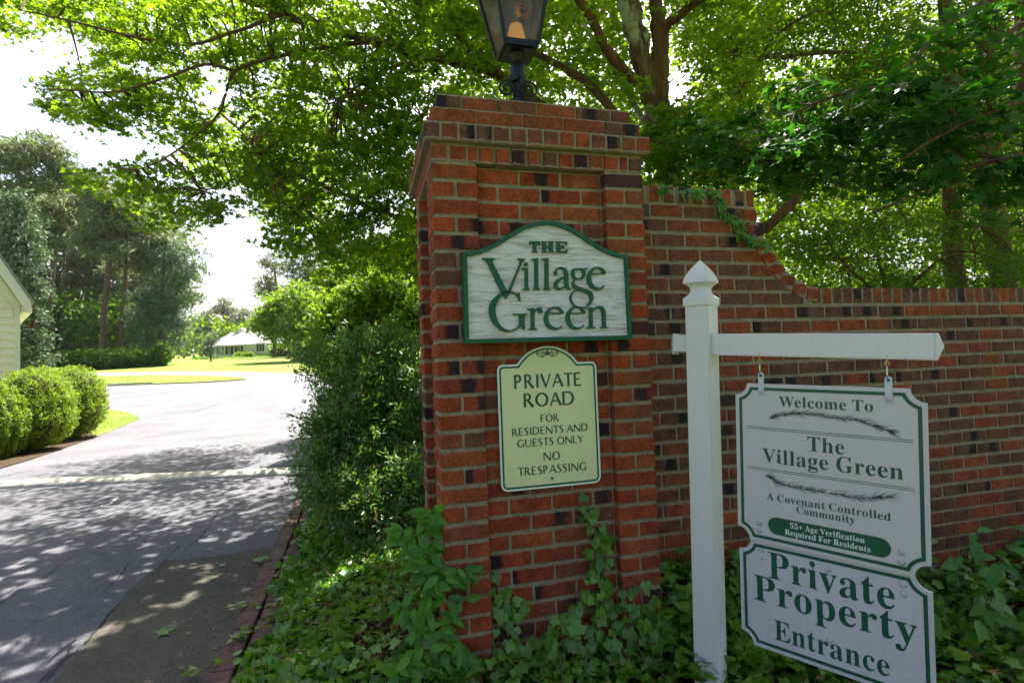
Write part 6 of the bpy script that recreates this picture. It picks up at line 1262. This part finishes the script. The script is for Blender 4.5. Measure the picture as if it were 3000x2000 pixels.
# ------------------------------------------------------------------ shrubs by the drive
def shrub(name, label, cat, blobs, n, leaf, tm, mat, group=None, shell=.55, stems=10, tilt=1., basep=None, core=False, up=1., clus=0, shoots=0, slen=(.2, .45)):
    """blobs: (px, py, D, rx px, ry px, depth radius m)"""
    B = []
    for (x, y, D, rx, ry, rz) in blobs:
        B.append((at(x, y, D), (rx * D / FPX, rz, ry * D / FPX)))
    if basep is None: basep = B[0][0]
    zb_ = float(terrain(basep[0], basep[1])); root = tag(empty(name, (basep[0], basep[1], zb_)), label, cat, group=group)
    vol = np.array([b[1][0] * b[1][2] for b in B]); cnt = (n * vol / vol.sum()).astype(int); P = []; NN = []
    Mh = np.array([[CR[0], CR[1], 0], [CF[0], CF[1], 0], [0, 0, 1]]); Mh /= np.linalg.norm(Mh, axis=1)[:, None]
    for (c, r_), k_ in zip(B, cnt):
        d = RNG.normal(size=(k_, 3)); d /= np.linalg.norm(d, axis=1)[:, None]; u = 1 - shell * RNG.random(k_) ** 1.6
        u *= 1 + .10 * np.sin(d[:, 0] * 9 + c[0] * 3) * np.sin(d[:, 2] * 8 + 1) + .06 * np.sin(d[:, 1] * 17)
        q = (d * u[:, None] * np.array(r_)) @ Mh; P.append(c + q); NN.append(d @ Mh)
    P = np.concatenate(P); NN = np.concatenate(NN)
    if clus:
        sel = RNG.integers(0, len(P), len(P) // clus); rep_ = np.repeat(sel, clus); P = P[rep_] + RNG.normal(size=(len(rep_), 3)) * leaf * np.array([1.15, 1.15, .8]); NN = NN[rep_]
    k_ = P[:, 2] > terrain(P[:, 0], P[:, 1]) + .01; P, NN = P[k_], NN[k_]
    o = link('crown', tri_mesh('crown', *leaf_arrays(P, RNG.uniform(.75, 1.25, len(P)) * leaf, tm, tilt=tilt, nrm=NN * .5 + np.array([0, 0, .5 * up])), M[mat]), root); o.location = (-basep[0], -basep[1], -zb_)
    if shoots:
        sel = RNG.integers(0, len(P), shoots * 4); out_ = np.array([np.dot(NN[i], -CF) + .35 * NN[i][2] for i in sel]); sel = sel[np.argsort(-out_)][:shoots]; Q = []; QD = []; mbh = MB()
        for i in sel:
            a = P[i] - NN[i] * .12; d_ = NN[i] + np.array([0, 0, random.uniform(-.1, .9)]) + RNG.normal(size=3) * .3; d_ /= np.linalg.norm(d_); L_ = random.uniform(*slen); pts = []
            for k_ in range(7):
                u = k_ / 6; q = a + d_ * L_ * u + np.array([0, 0, -.25 * L_ * u * u]); pts.append(tuple(q))
                if k_ > 1:
                    for _ in range(6): Q.append(q + RNG.normal(size=3) * leaf * .5); QD.append(d_)
            mbh.tube(pts, .0035, 4, cap=False)
        o = link('shoot_leaves', tri_mesh('shoot_leaves', *leaf_arrays(np.array(Q), RNG.uniform(.8, 1.3, len(Q)) * leaf, tm, tilt=.9, direc=np.array(QD)), M[mat]), root); o.location = (-basep[0], -basep[1], -zb_); tag(o, kind='stuff')
        o = tag(mbh.build('shoots', M['bark_brown'], root), kind='stuff'); o.location = (-basep[0], -basep[1], -zb_)
    mbs = MB(); ends = P[RNG.integers(0, len(P), stems)]
    for e in ends:
        a = np.array([basep[0] + random.gauss(0, .08), basep[1] + random.gauss(0, .08), zb_ - .03]); m_ = a * .45 + e * .55 + np.array([0, 0, -.1]); s = np.linalg.norm(e - a)
        mbs.tube([tuple(a), tuple((a * .8 + m_ * .2)), tuple(m_), tuple(e)], [.011 * s, .009 * s, .006 * s, .002 * s], 5)
    o = mbs.build('stems', M['bark_brown'], root, smooth=True); o.location = (-basep[0], -basep[1], -zb_)
    if core:  # solid dark core, added so the bush is not see-through
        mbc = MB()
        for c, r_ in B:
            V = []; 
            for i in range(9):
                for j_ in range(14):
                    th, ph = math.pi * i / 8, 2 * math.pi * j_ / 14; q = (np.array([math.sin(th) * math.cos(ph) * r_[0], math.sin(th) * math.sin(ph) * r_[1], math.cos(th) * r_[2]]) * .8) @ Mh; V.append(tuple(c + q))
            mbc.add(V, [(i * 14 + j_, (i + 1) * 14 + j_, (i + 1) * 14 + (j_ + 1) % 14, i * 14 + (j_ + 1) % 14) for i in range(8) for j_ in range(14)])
        o = mbc.build('inner_core', M['core'], root, smooth=True); o.location = (-basep[0], -basep[1], -zb_)
    return root
shrub('evergreen_shrub', 'large dark small-leaved evergreen shrub left of the brick pillar beside the drive', 'shrub',
      [(1110, 1150, 4.6, 165, 180, .62), (985, 1080, 4.7, 90, 95, .45), (915, 1040, 4.75, 46, 36, .25), (1150, 1060, 4.8, 110, 100, .5), (1080, 1290, 4.4, 170, 130, .6), (975, 1270, 4.4, 90, 105, .4), (1190, 1250, 4.4, 110, 180, .5), (960, 1380, 4.2, 80, 70, .35), (1050, 1030, 4.8, 80, 60, .4)],
      44000, .042, LANCE, 'evergreen', shell=.9, clus=15, shoots=260, slen=(.12, .32), stems=90, basep=at(1120, 1480, 4.6) * np.array([1, 1, 0]))
shrub('low_evergreen_shrub', 'low spreading evergreen foliage where the shrub meets the ivy bank', 'shrub', [(980, 1450, 3.9, 75, 60, .3), (1100, 1440, 3.9, 110, 80, .4), (1200, 1430, 3.8, 70, 90, .3)], 9000, .04, LANCE, 'evergreen', shell=.8, stems=20, clus=11, shoots=80)
shrub('sunlit_shrub', 'tall sunlit shrub with pale shiny leaves behind the dark evergreen', 'shrub', [(1005, 955, 9.4, 60, 75, .8), (1060, 910, 9.6, 75, 68, .8), (985, 1010, 9.2, 48, 55, .6), (1120, 960, 9.3, 85, 80, .8)], 15000, .085, OVAL, 'bright_shrub', shell=.95, clus=9, shoots=150, slen=(.2, .5), stems=40, group='sunlit shrubs behind the evergreen')
shrub('sunlit_shrub', 'yellow-green open sunlit shrub with bare twigs close to the left side of the pillar', 'shrub', [(1180, 905, 8.6, 80, 62, .8), (1110, 870, 8.8, 70, 48, .7), (1215, 960, 8.4, 60, 60, .7)], 8000, .085, OVAL, 'bright_shrub', shell=.95, clus=9, shoots=120, slen=(.25, .6), stems=60, group='sunlit shrubs behind the evergreen')
shrub('background_shrub', 'mid green bushes beneath the maple limbs behind the sunlit shrubs', 'shrub', [(1120, 790, 11.5, 120, 90, 1.2), (1000, 830, 12, 70, 60, 1), (1220, 760, 11, 80, 130, 1.2)], 15000, .11, OVAL, 'forest', shell=.7, stems=16)
# clipped boxwoods
for lab, bl in (('clipped rounded boxwood nearest the camera at the left edge', [(-25, 1235, 9.4, 72, 104, .6), (-45, 1270, 9.4, 90, 95, .6)]), ('big clipped boxwood mound in the middle of the hedge', [(98, 1180, 10.4, 92, 100, .65), (115, 1225, 10.3, 80, 85, .6), (60, 1235, 10.2, 75, 95, .6)]), ('clipped rounded boxwood at the right end of the hedge by the drive', [(215, 1160, 12, 70, 85, .7), (222, 1200, 11.9, 66, 78, .65), (165, 1150, 12.2, 70, 72, .7)])):
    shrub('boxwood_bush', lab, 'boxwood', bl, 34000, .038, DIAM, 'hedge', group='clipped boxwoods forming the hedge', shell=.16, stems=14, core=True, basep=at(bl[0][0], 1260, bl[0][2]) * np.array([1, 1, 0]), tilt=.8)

# ------------------------------------------------------------------ house at the left edge
hx = Vector((CR[0], CR[1], 0)).normalized(); hy = Vector((CF[0], CF[1], 0)).normalized()
def housemat(p, yaw=0): 
    Mx = Matrix(((hx.x, hy.x, 0, p[0]), (hx.y, hy.y, 0, p[1]), (0, 0, 1, p[2] if len(p) > 2 else 0), (0, 0, 0, 1))); return Mx @ Matrix.Rotation(yaw, 4, 'Z')
p = at(57, 1000, 14.5); lh = tag(empty('clapboard_house', mat=housemat((p[0], p[1], 0), R(45))), 'pale green clapboard house gable at the left edge behind the clipped hedge', 'house')
ze, slp = 3.45, 1.85; bw = .2; k_ = 0
while k_ * bw < 7:
    z0 = k_ * bw; z1 = z0 + bw + .012; xr = -.1 if z0 < ze - .35 else -.1 - (z0 - ze + .35) / slp
    xr1 = -.1 if z1 < ze - .35 else -.1 - (z1 - ze + .35) / slp
    if xr1 > -5.4:
        mb = MB(); xl = -6
        mb.add([(xl, -.042, z0), (xr, -.042, z0), (xr1, -.006, z1), (xl, -.006, z1), (xl, 0, z0), (xr, 0, z0), (xr1, .0, z1), (xl, .0, z1)], [(0, 1, 2, 3), (0, 4, 5, 1), (1, 5, 6, 2), (3, 2, 6, 7), (0, 3, 7, 4)]); mb.build('siding_board', M['siding'], lh)
    k_ += 1
V, T = fill([[(-6, -.1), (-.002, -.1), (-.002, ze), (-2.6, ze + 2.6 * slp), (-6, ze + 2.6 * slp)]]); Vs, Fs_ = slab(V, T, 0, .12, back=True); link('wall', mesh('wall', Vs, Fs_, M['siding']), lh, mat=Matrix(((1, 0, 0, 0), (0, 0, -1, .125), (0, 1, 0, 0), (0, 0, 0, 1))))
MB().box((-.002, .005, -.1), (.0, 8, ze)).build('side_wall', M['siding'], lh)
MB().box((-.105, -.034, -.1), (.012, .1, ze - .05)).build('corner_board', M['trim'], lh)
mb = MB(); x0, x1 = .22, -4; yf = -.22
for (a, b, c0, c1) in (((x0, ze - .12), (x1, ze - .12 + (x0 - x1) * slp), -.05, .0),):
    V = []
    for y_ in (yf, yf + .04): V += [(x0, y_, ze - .32), (x0, y_, ze - .06), (x1, y_, ze - .06 + (x0 - x1) * slp), (x1, y_, ze - .46 + (x0 - x1) * slp), (x0 - .1, y_, ze - .32)]
    mb.add(V, [(0, 1, 2, 3, 4)[::-1], (5, 6, 7, 8, 9), (0, 5, 6, 1), (1, 6, 7, 2), (3, 8, 9, 4), (4, 9, 5, 0)])
mb.build('rake_board', M['trim'], lh)
mb = MB(); mb.add([(x0 - .12, yf, ze - .33), (x0 - .12, 0, ze - .33), (x1, 0, ze - .47 + (x0 - x1) * slp), (x1, yf, ze - .47 + (x0 - x1) * slp)], [(0, 1, 2, 3)]); mb.build('soffit', M['trim'], lh)
mb = MB(); V = []
for y_ in (yf - .03, 8): V += [(x0 + .05, y_, ze - .1), (x0 + .05, y_, ze - .05), (x1, y_, ze + .02 + (x0 - x1) * slp), (x1, y_, ze - .04 + (x0 - x1) * slp)]
mb.add(V, [(0, 3, 2, 1), (4, 5, 6, 7), (1, 2, 6, 5), (0, 4, 7, 3), (0, 1, 5, 4)]); mb.build('roof', M['shingle'], lh)
MB().box((.03, -.2, ze - .34), (.24, 8, ze - .2)).build('gutter', M['trim'], lh)

# ------------------------------------------------------------------ white house far across the lawn
DH = 100.; pxm = DH / FPX
hb_ = at(640, 1046, DH); fh = tag(empty('far_white_house', mat=housemat(hb_)), 'long white single-storey house with grey roof far across the lawn', 'house')
fx = lambda x: (x - 640) * pxm
def fz(y): return (1046 - y) * pxm
mb = MB(); mb.box((fx(636), 0, -1.5), (fx(1010), 9, fz(1011))); mb.build('wall', M['wallwhite'], fh)
mb = MB(); mb.add([(fx(630), -.5, fz(1013)), (fx(1016), -.5, fz(1009)), (fx(1000), 4.5, fz(950)), (fx(704), 4.5, fz(956)), (fx(630), 9.5, fz(1012))], [(0, 1, 2, 3), (0, 3, 4)])
mb.add([(fx(630), -.5, fz(1014.5)), (fx(1016), -.5, fz(1011)), (fx(1016), -.5, fz(1009)), (fx(630), -.5, fz(1013))], [(0, 1, 2, 3)]); mb.build('roof', M['shingle'], fh)
mb = MB(); mb.box((fx(566), 7, -1.5), (fx(640), 15, fz(1010))); mb.build('wing_wall', M['wallwhite'], fh)
mb = MB(); mb.add([(fx(540), 6.5, fz(1012)), (fx(646), 6.5, fz(1012)), (fx(664), 11, fz(963)), (fx(588), 11, fz(962))], [(0, 1, 2, 3)]); mb.build('wing_roof', M['shingle'], fh)
mb = MB(); mb.add([(fx(636), 6., fz(1000)), (fx(690), 6., fz(1000)), (fx(690), 6., fz(975)), (fx(663), 6., fz(957)), (fx(636), 6, fz(978))], [(0, 1, 2, 3, 4)]); mb.add([(fx(632), 5.6, fz(979)), (fx(663), 5.6, fz(955)), (fx(663), 10, fz(955)), (fx(632), 10, fz(979))], [(0, 1, 2, 3)]); mb.add([(fx(694), 5.6, fz(979)), (fx(663), 5.6, fz(955)), (fx(663), 10, fz(955)), (fx(694), 10, fz(979))], [(0, 1, 2, 3)]); mb.build('dormer', M['wallwhite'], fh)
def farwin(x0, x1, y0, y1, yy, mul=1):
    o = MB().box((fx(x0), yy - .12, fz(y1)), (fx(x1), yy - .02, fz(y0))).build('window', M['trim'], fh); n_ = 2
    w_ = (fx(x1) - fx(x0)) / n_
    for i in range(n_): MB().box((fx(x0) + i * w_ + .06, yy - .135, fz(y1) + .06), (fx(x0) + (i + 1) * w_ - .06, yy - .125, fz(y0) - .06)).build('pane', M['window'], o)
    for s in (-1, 1):
        xa = fx(x0) - .42 if s < 0 else fx(x1) + .06; MB().box((xa, yy - .11, fz(y1)), (xa + .36, yy - .02, fz(y0))).build('shutter', M['shutter'], fh)
for x0, x1 in ((641, 649), (668, 677), (696, 706)): farwin(x0, x1, 1016, 1039, 0)
farwin(653, 668, 969, 984, 6)
mb = MB(); mb.add([(fx(752), 0, fz(1040)), (fx(758), -.9, fz(1040)), (fx(782), -.9, fz(1040)), (fx(788), 0, fz(1040)), (fx(752), 0, fz(1009)), (fx(758), -.9, fz(1009)), (fx(782), -.9, fz(1009)), (fx(788), 0, fz(1009))], [(0, 1, 5, 4), (1, 2, 6, 5), (2, 3, 7, 6), (4, 5, 6, 7)]); o = mb.build('bay_window', M['trim'], fh)
for i in range(3): MB().box((fx(759 + 8 * i), -.93, fz(1034)), (fx(765.5 + 8 * i), -.91, fz(1013))).build('pane', M['window'], o)
ch = at(990, 862, 42); o = MB().box((-.22, -.22, -6.5), (.22, .22, .35)).box((-.27, -.27, .35), (.27, .27, .48)).build('brick_chimney', M['brick'], None, loc=tuple(ch)); tag(o, 'red brick chimney just showing above the sunlit shrubs', 'chimney')
for (x, y, rx, ry, lab) in ((702, 1041, 14, 9, 'left of two small round bushes in front of the far white house'), (729, 1039, 13, 8, 'right of two small round bushes in front of the far white house')):
    shrub('round_bush', lab, 'bush', [(x, y, 97, rx, ry, 1.)], 1200, .3, DIAM, 'hedge', group='round bushes by the far house', shell=.3, stems=4, core=True)
shrub('foundation_planting', 'low bright green planting along the base of the far white house', 'shrub', [(690, 1050, 95, 45, 5, .8), (770, 1048, 95, 40, 5, .8), (600, 1052, 93, 40, 6, .8), (640, 1052, 94, 30, 5, .8)], 3500, .28, DIAM, 'bright_shrub', shell=.4, stems=4)
shrub('dark_foundation_shrub', 'dark green shrub mass at the right end of the far house', 'shrub', [(830, 1028, 90, 45, 27, 2), (868, 1030, 90, 30, 22, 2), (905, 1035, 88, 28, 20, 2)], 5000, .34, DIAM, 'evergreen', shell=.5, stems=5, core=True)
# ------------------------------------------------------------------ background trees on the left
def dtree(name, label, group, base, trunk, rad, blobs, n, leaf, tm, mat, bark='bark_pine', cat='tree', branches=(), flat=.35, sr=.9, k=26):
    """distant tree: trunk pixels, crown as flattened tufts within blobs (px, py, rx, ry) at depth D"""
    gx_, gy_, D = base; B = at(gx_, gy_, D); z0 = float(terrain(B[0], B[1])); root = tag(empty(name, (B[0], B[1], z0)), label, cat, group=group)
    P = [(None, B[0], B[1], z0 - .2)] + [(x, y, D) for x, y in trunk]; o, nd = limb(root, P, rad, 'trunk', bark, n=7); o.location = -root.location
    for br in branches:
        o, c = limb(root, [(x, y, D) for x, y in br[0]], br[1], 'branch', bark, n=5); o.location = -root.location; nd = nd + c
    cs = []
    tot_ = sum(b[2] * b[3] for b in blobs)
    for (x, y, rx, ry) in blobs:
        m_ = max(3, int(n * rx * ry / tot_)); q = RNG.normal(size=(m_, 3)); q /= np.linalg.norm(q, axis=1)[:, None]; q *= (RNG.random(m_) ** .4)[:, None]
        for a in q: cs.append(at(x + a[0] * rx, y + a[2] * ry, D + a[1] * rx * D / FPX * .8))
    cs = np.array(cs); Pp = sprays(cs, RNG.uniform(.6, 1.3, len(cs)) * sr, k, flat)
    o = link('crown', tri_mesh('crown', *leaf_arrays(Pp, RNG.uniform(.7, 1.3, len(Pp)) * leaf, tm, tilt=1.3), M[mat]), root); o.location = -root.location
    o = twigs(root, nd, cs[::2], .045, .012, mat=bark); o.location = -root.location
    return root
PIN = (NEEDLE[0] * np.array([3.2, 1, 1]), NEEDLE[1]); GP = 'tall pines on the left'
dtree('pine_tree', 'tall open-crowned pine at the far left with its round top against the sky', GP, (95, 1030, 52), [(92, 900), (95, 700), (97, 600), (95, 530), (85, 470), (70, 420)], [.22, .2, .16, .13, .1, .07, .04], [(95, 440, 90, 55), (30, 470, 60, 50), (170, 480, 55, 45), (215, 520, 45, 35), (110, 540, 80, 30), (40, 560, 60, 40)], 260, .72, PIN, 'pine', sr=.95, k=24,
      branches=[([(95, 560), (60, 510), (20, 480)], [.07, .05, .02]), ([(96, 580), (140, 520), (180, 480)], [.07, .05, .02]), ([(97, 610), (160, 560), (215, 530)], [.05, .03, .02])])
dtree('pine_tree', 'thick curving pine trunk in the left stand, the most upright and widest', GP, (298, 1040, 53), [(303, 950), (312, 850), (318, 760), (304, 700), (298, 655), (305, 620), (330, 560)], [.30, .28, .26, .24, .2, .16, .12, .06], [(300, 640, 70, 45), (350, 600, 60, 40), (250, 700, 50, 40), (330, 720, 60, 40), (280, 560, 60, 40)], 190, .72, PIN, 'pine', sr=1.0, k=24,
      branches=[([(304, 700), (280, 650), (255, 620)], [.1, .07, .03]), ([(305, 660), (335, 640), (350, 600)], [.09, .06, .03])])
dtree('pine_tree', 'slimmer straight pine trunk just right of the thick curving pine', GP, (352, 1040, 55), [(356, 960), (362, 880), (368, 800), (370, 700), (374, 600), (376, 560)], [.2, .19, .18, .16, .14, .1, .06], [(380, 640, 60, 50), (430, 690, 60, 50), (370, 580, 60, 40), (420, 760, 50, 40), (340, 780, 40, 30)], 190, .72, PIN, 'pine', sr=1.0, k=24)
dtree('pine_tree', 'dark paired pine trunk low at the left of the stand', GP, (148, 1035, 58), [(146, 960), (152, 880), (156, 780), (160, 640)], [.32, .3, .25, .2, .1], [(160, 620, 60, 50), (130, 700, 60, 50)], 130, .72, PIN, 'pine', sr=1.0, k=22)
dtree('pine_tree', 'thin dark pine trunk between the paired trunk and the thick curving one', GP, (175, 1035, 60), [(177, 950), (182, 860), (188, 760), (190, 640)], [.16, .15, .14, .12, .06], [(200, 640, 60, 60), (230, 590, 50, 40)], 130, .72, PIN, 'pine', sr=1.0, k=22)
dtree('deodar_tree', 'wide drooping blue-green cedar on the right of the pine stand', None, (470, 1050, 55), [(470, 960), (475, 860), (480, 760), (490, 690)], [.25, .22, .2, .14, .05], [(490, 740, 60, 40), (520, 800, 75, 45), (495, 870, 72, 45), (480, 940, 78, 45), (468, 1000, 74, 35), (440, 900, 70, 60), (570, 740, 20, 12), (570, 870, 20, 14)], 420, .5, PIN, 'cedar', sr=1.5, k=30, flat=.14)
dtree('light_leaved_tree', 'pale green layered small tree beside the clapboard house', None, (95, 1120, 19), [(98, 1000), (92, 850), (85, 700)], [.1, .09, .07, .03], [(30, 600, 50, 50), (40, 680, 75, 50), (60, 760, 75, 45), (90, 840, 40, 40), (85, 920, 40, 35), (100, 985, 38, 28), (95, 1050, 55, 32)], 300, .13, OVAL, 'cedar', bark='bark_brown', sr=.5, k=34, flat=.16)
dtree('small_broad_tree', 'round-crowned broadleaf tree on the lawn in front of the far house', None, (866, 1058, 50), [(867, 1030), (868, 1005), (872, 950)], [.34, .3, .25, .1], [(870, 930, 100, 60), (800, 960, 60, 35), (930, 950, 60, 45), (880, 870, 80, 40), (790, 900, 50, 30), (760, 950, 40, 20), (870, 985, 70, 25)], 300, .34, DIAM, 'bright_shrub', bark='bark_brown', sr=1.0, k=30,
      branches=[([(867, 1015), (830, 980), (790, 950)], [.15, .1, .04]), ([(867, 1010), (910, 970), (940, 930)], [.15, .1, .04])])
dtree('weeping_small_tree', 'thin feathery young tree in front of the left wing of the far house', None, (618, 1058, 64), [(618, 1030), (622, 990)], [.1, .09, .05], [(618, 995, 24, 24), (620, 1025, 24, 22)], 50, .35, PIN, 'cedar', sr=.9, k=26)
# middle distance hedge row and the trees closing the view
shrub('hedge_row', 'long loose mid-green hedge row below the pines across the drive', 'hedge', [(230, 1055, 47, 60, 30, 1.4), (300, 1052, 47, 60, 30, 1.4), (370, 1051, 48, 60, 29, 1.4), (430, 1052, 49, 50, 26, 1.4), (475, 1035, 49, 20, 34, .9), (190, 1058, 46, 40, 28, 1.2)], 13000, .27, DIAM, 'understorey', shell=.35, stems=12, core=True)
def woods(name, poly, n, D0, D1, sr_, leaf, mat, tm=DIAM, k=34):
    c = px_centres(poly, n, D0, D1); P = sprays(c, RNG.uniform(.6, 1.3, n) * sr_, k, .45); k2 = P[:, 2] > terrain(P[:, 0], P[:, 1]) - .1; P = P[k2]
    return tag(link(name, tri_mesh(name, *leaf_arrays(P, leaf, tm, tilt=1.2), M[mat])), kind='stuff')
woods('wood_behind_pines', [(-60, 560), (60, 560), (230, 520), (360, 540), (500, 600), (550, 690), (555, 800), (520, 900), (480, 1040), (-60, 1060)], 800, 66, 82, 2.4, .8, 'pine')
woods('low_wood_behind_pines', [(-60, 820), (480, 880), (470, 1065), (-60, 1075)], 380, 58, 66, 1.8, .6, 'understorey')
for i, (x, top, lab) in enumerate(((655, 866, 'tallest of the hazy pines on the skyline over the far house'), (712, 900, 'hazy pine on the skyline over the right end of the far roof'), (605, 905, 'hazy pine on the skyline over the left wing roof'))):
    dtree('skyline_pine', lab, 'hazy pines on the skyline', (x, 1040, 150), [(x, 980), (x + 2, 930), (x, top + 10)], [.3, .26, .2, .08], [(x, top + 18, 20, 14), (x - 12, top + 40, 24, 16), (x + 14, top + 50, 24, 18), (x, top + 80, 34, 22)], 80, 1.0, PIN, 'pine', sr=2., k=26)
for i, (x, top, lab) in enumerate(((805, 745, 'tall loose pine rising behind the small lawn tree, left one'), (900, 700, 'tall loose pine rising behind the small lawn tree, middle one'), (980, 690, 'tall loose pine rising behind the sunlit shrubs'))):
    dtree('background_pine', lab, 'tall pines behind the lawn tree', (x, 1040, 85), [(x, 950), (x + 3, 850), (x, top + 20)], [.28, .25, .2, .07], [(x, top + 30, 45, 30), (x - 20, top + 90, 50, 35), (x + 20, top + 130, 55, 40), (x, top + 190, 60, 45)], 150, .75, PIN, 'pine', sr=1.4, k=30)
woods('skyline_wood', [(480, 960), (560, 940), (600, 935), (760, 945), (1000, 900), (1100, 1040), (480, 1040)], 260, 135, 160, 4., 1.3, 'forest')

# ------------------------------------------------------------------ thin haze box, added to lift the darks in the distance
hz = MB().box((-420, -45, -1.5), (420, 420, 40)).build('haze', None); tag(hz, kind='stuff')
t = NT('haze'); pv = t.n('ShaderNodeVolumePrincipled'); pv.inputs['Density'].default_value = .0001; pv.inputs['Color'].default_value = (.95, .96, 1, 1); pv.inputs['Anisotropy'].default_value = .2
t.l(pv.outputs[0], t.o.inputs['Volume']); hz.data.materials.clear(); hz.data.materials.append(t.m); hz.display_type = 'WIRE'
S.cycles.volume_bounces = 0
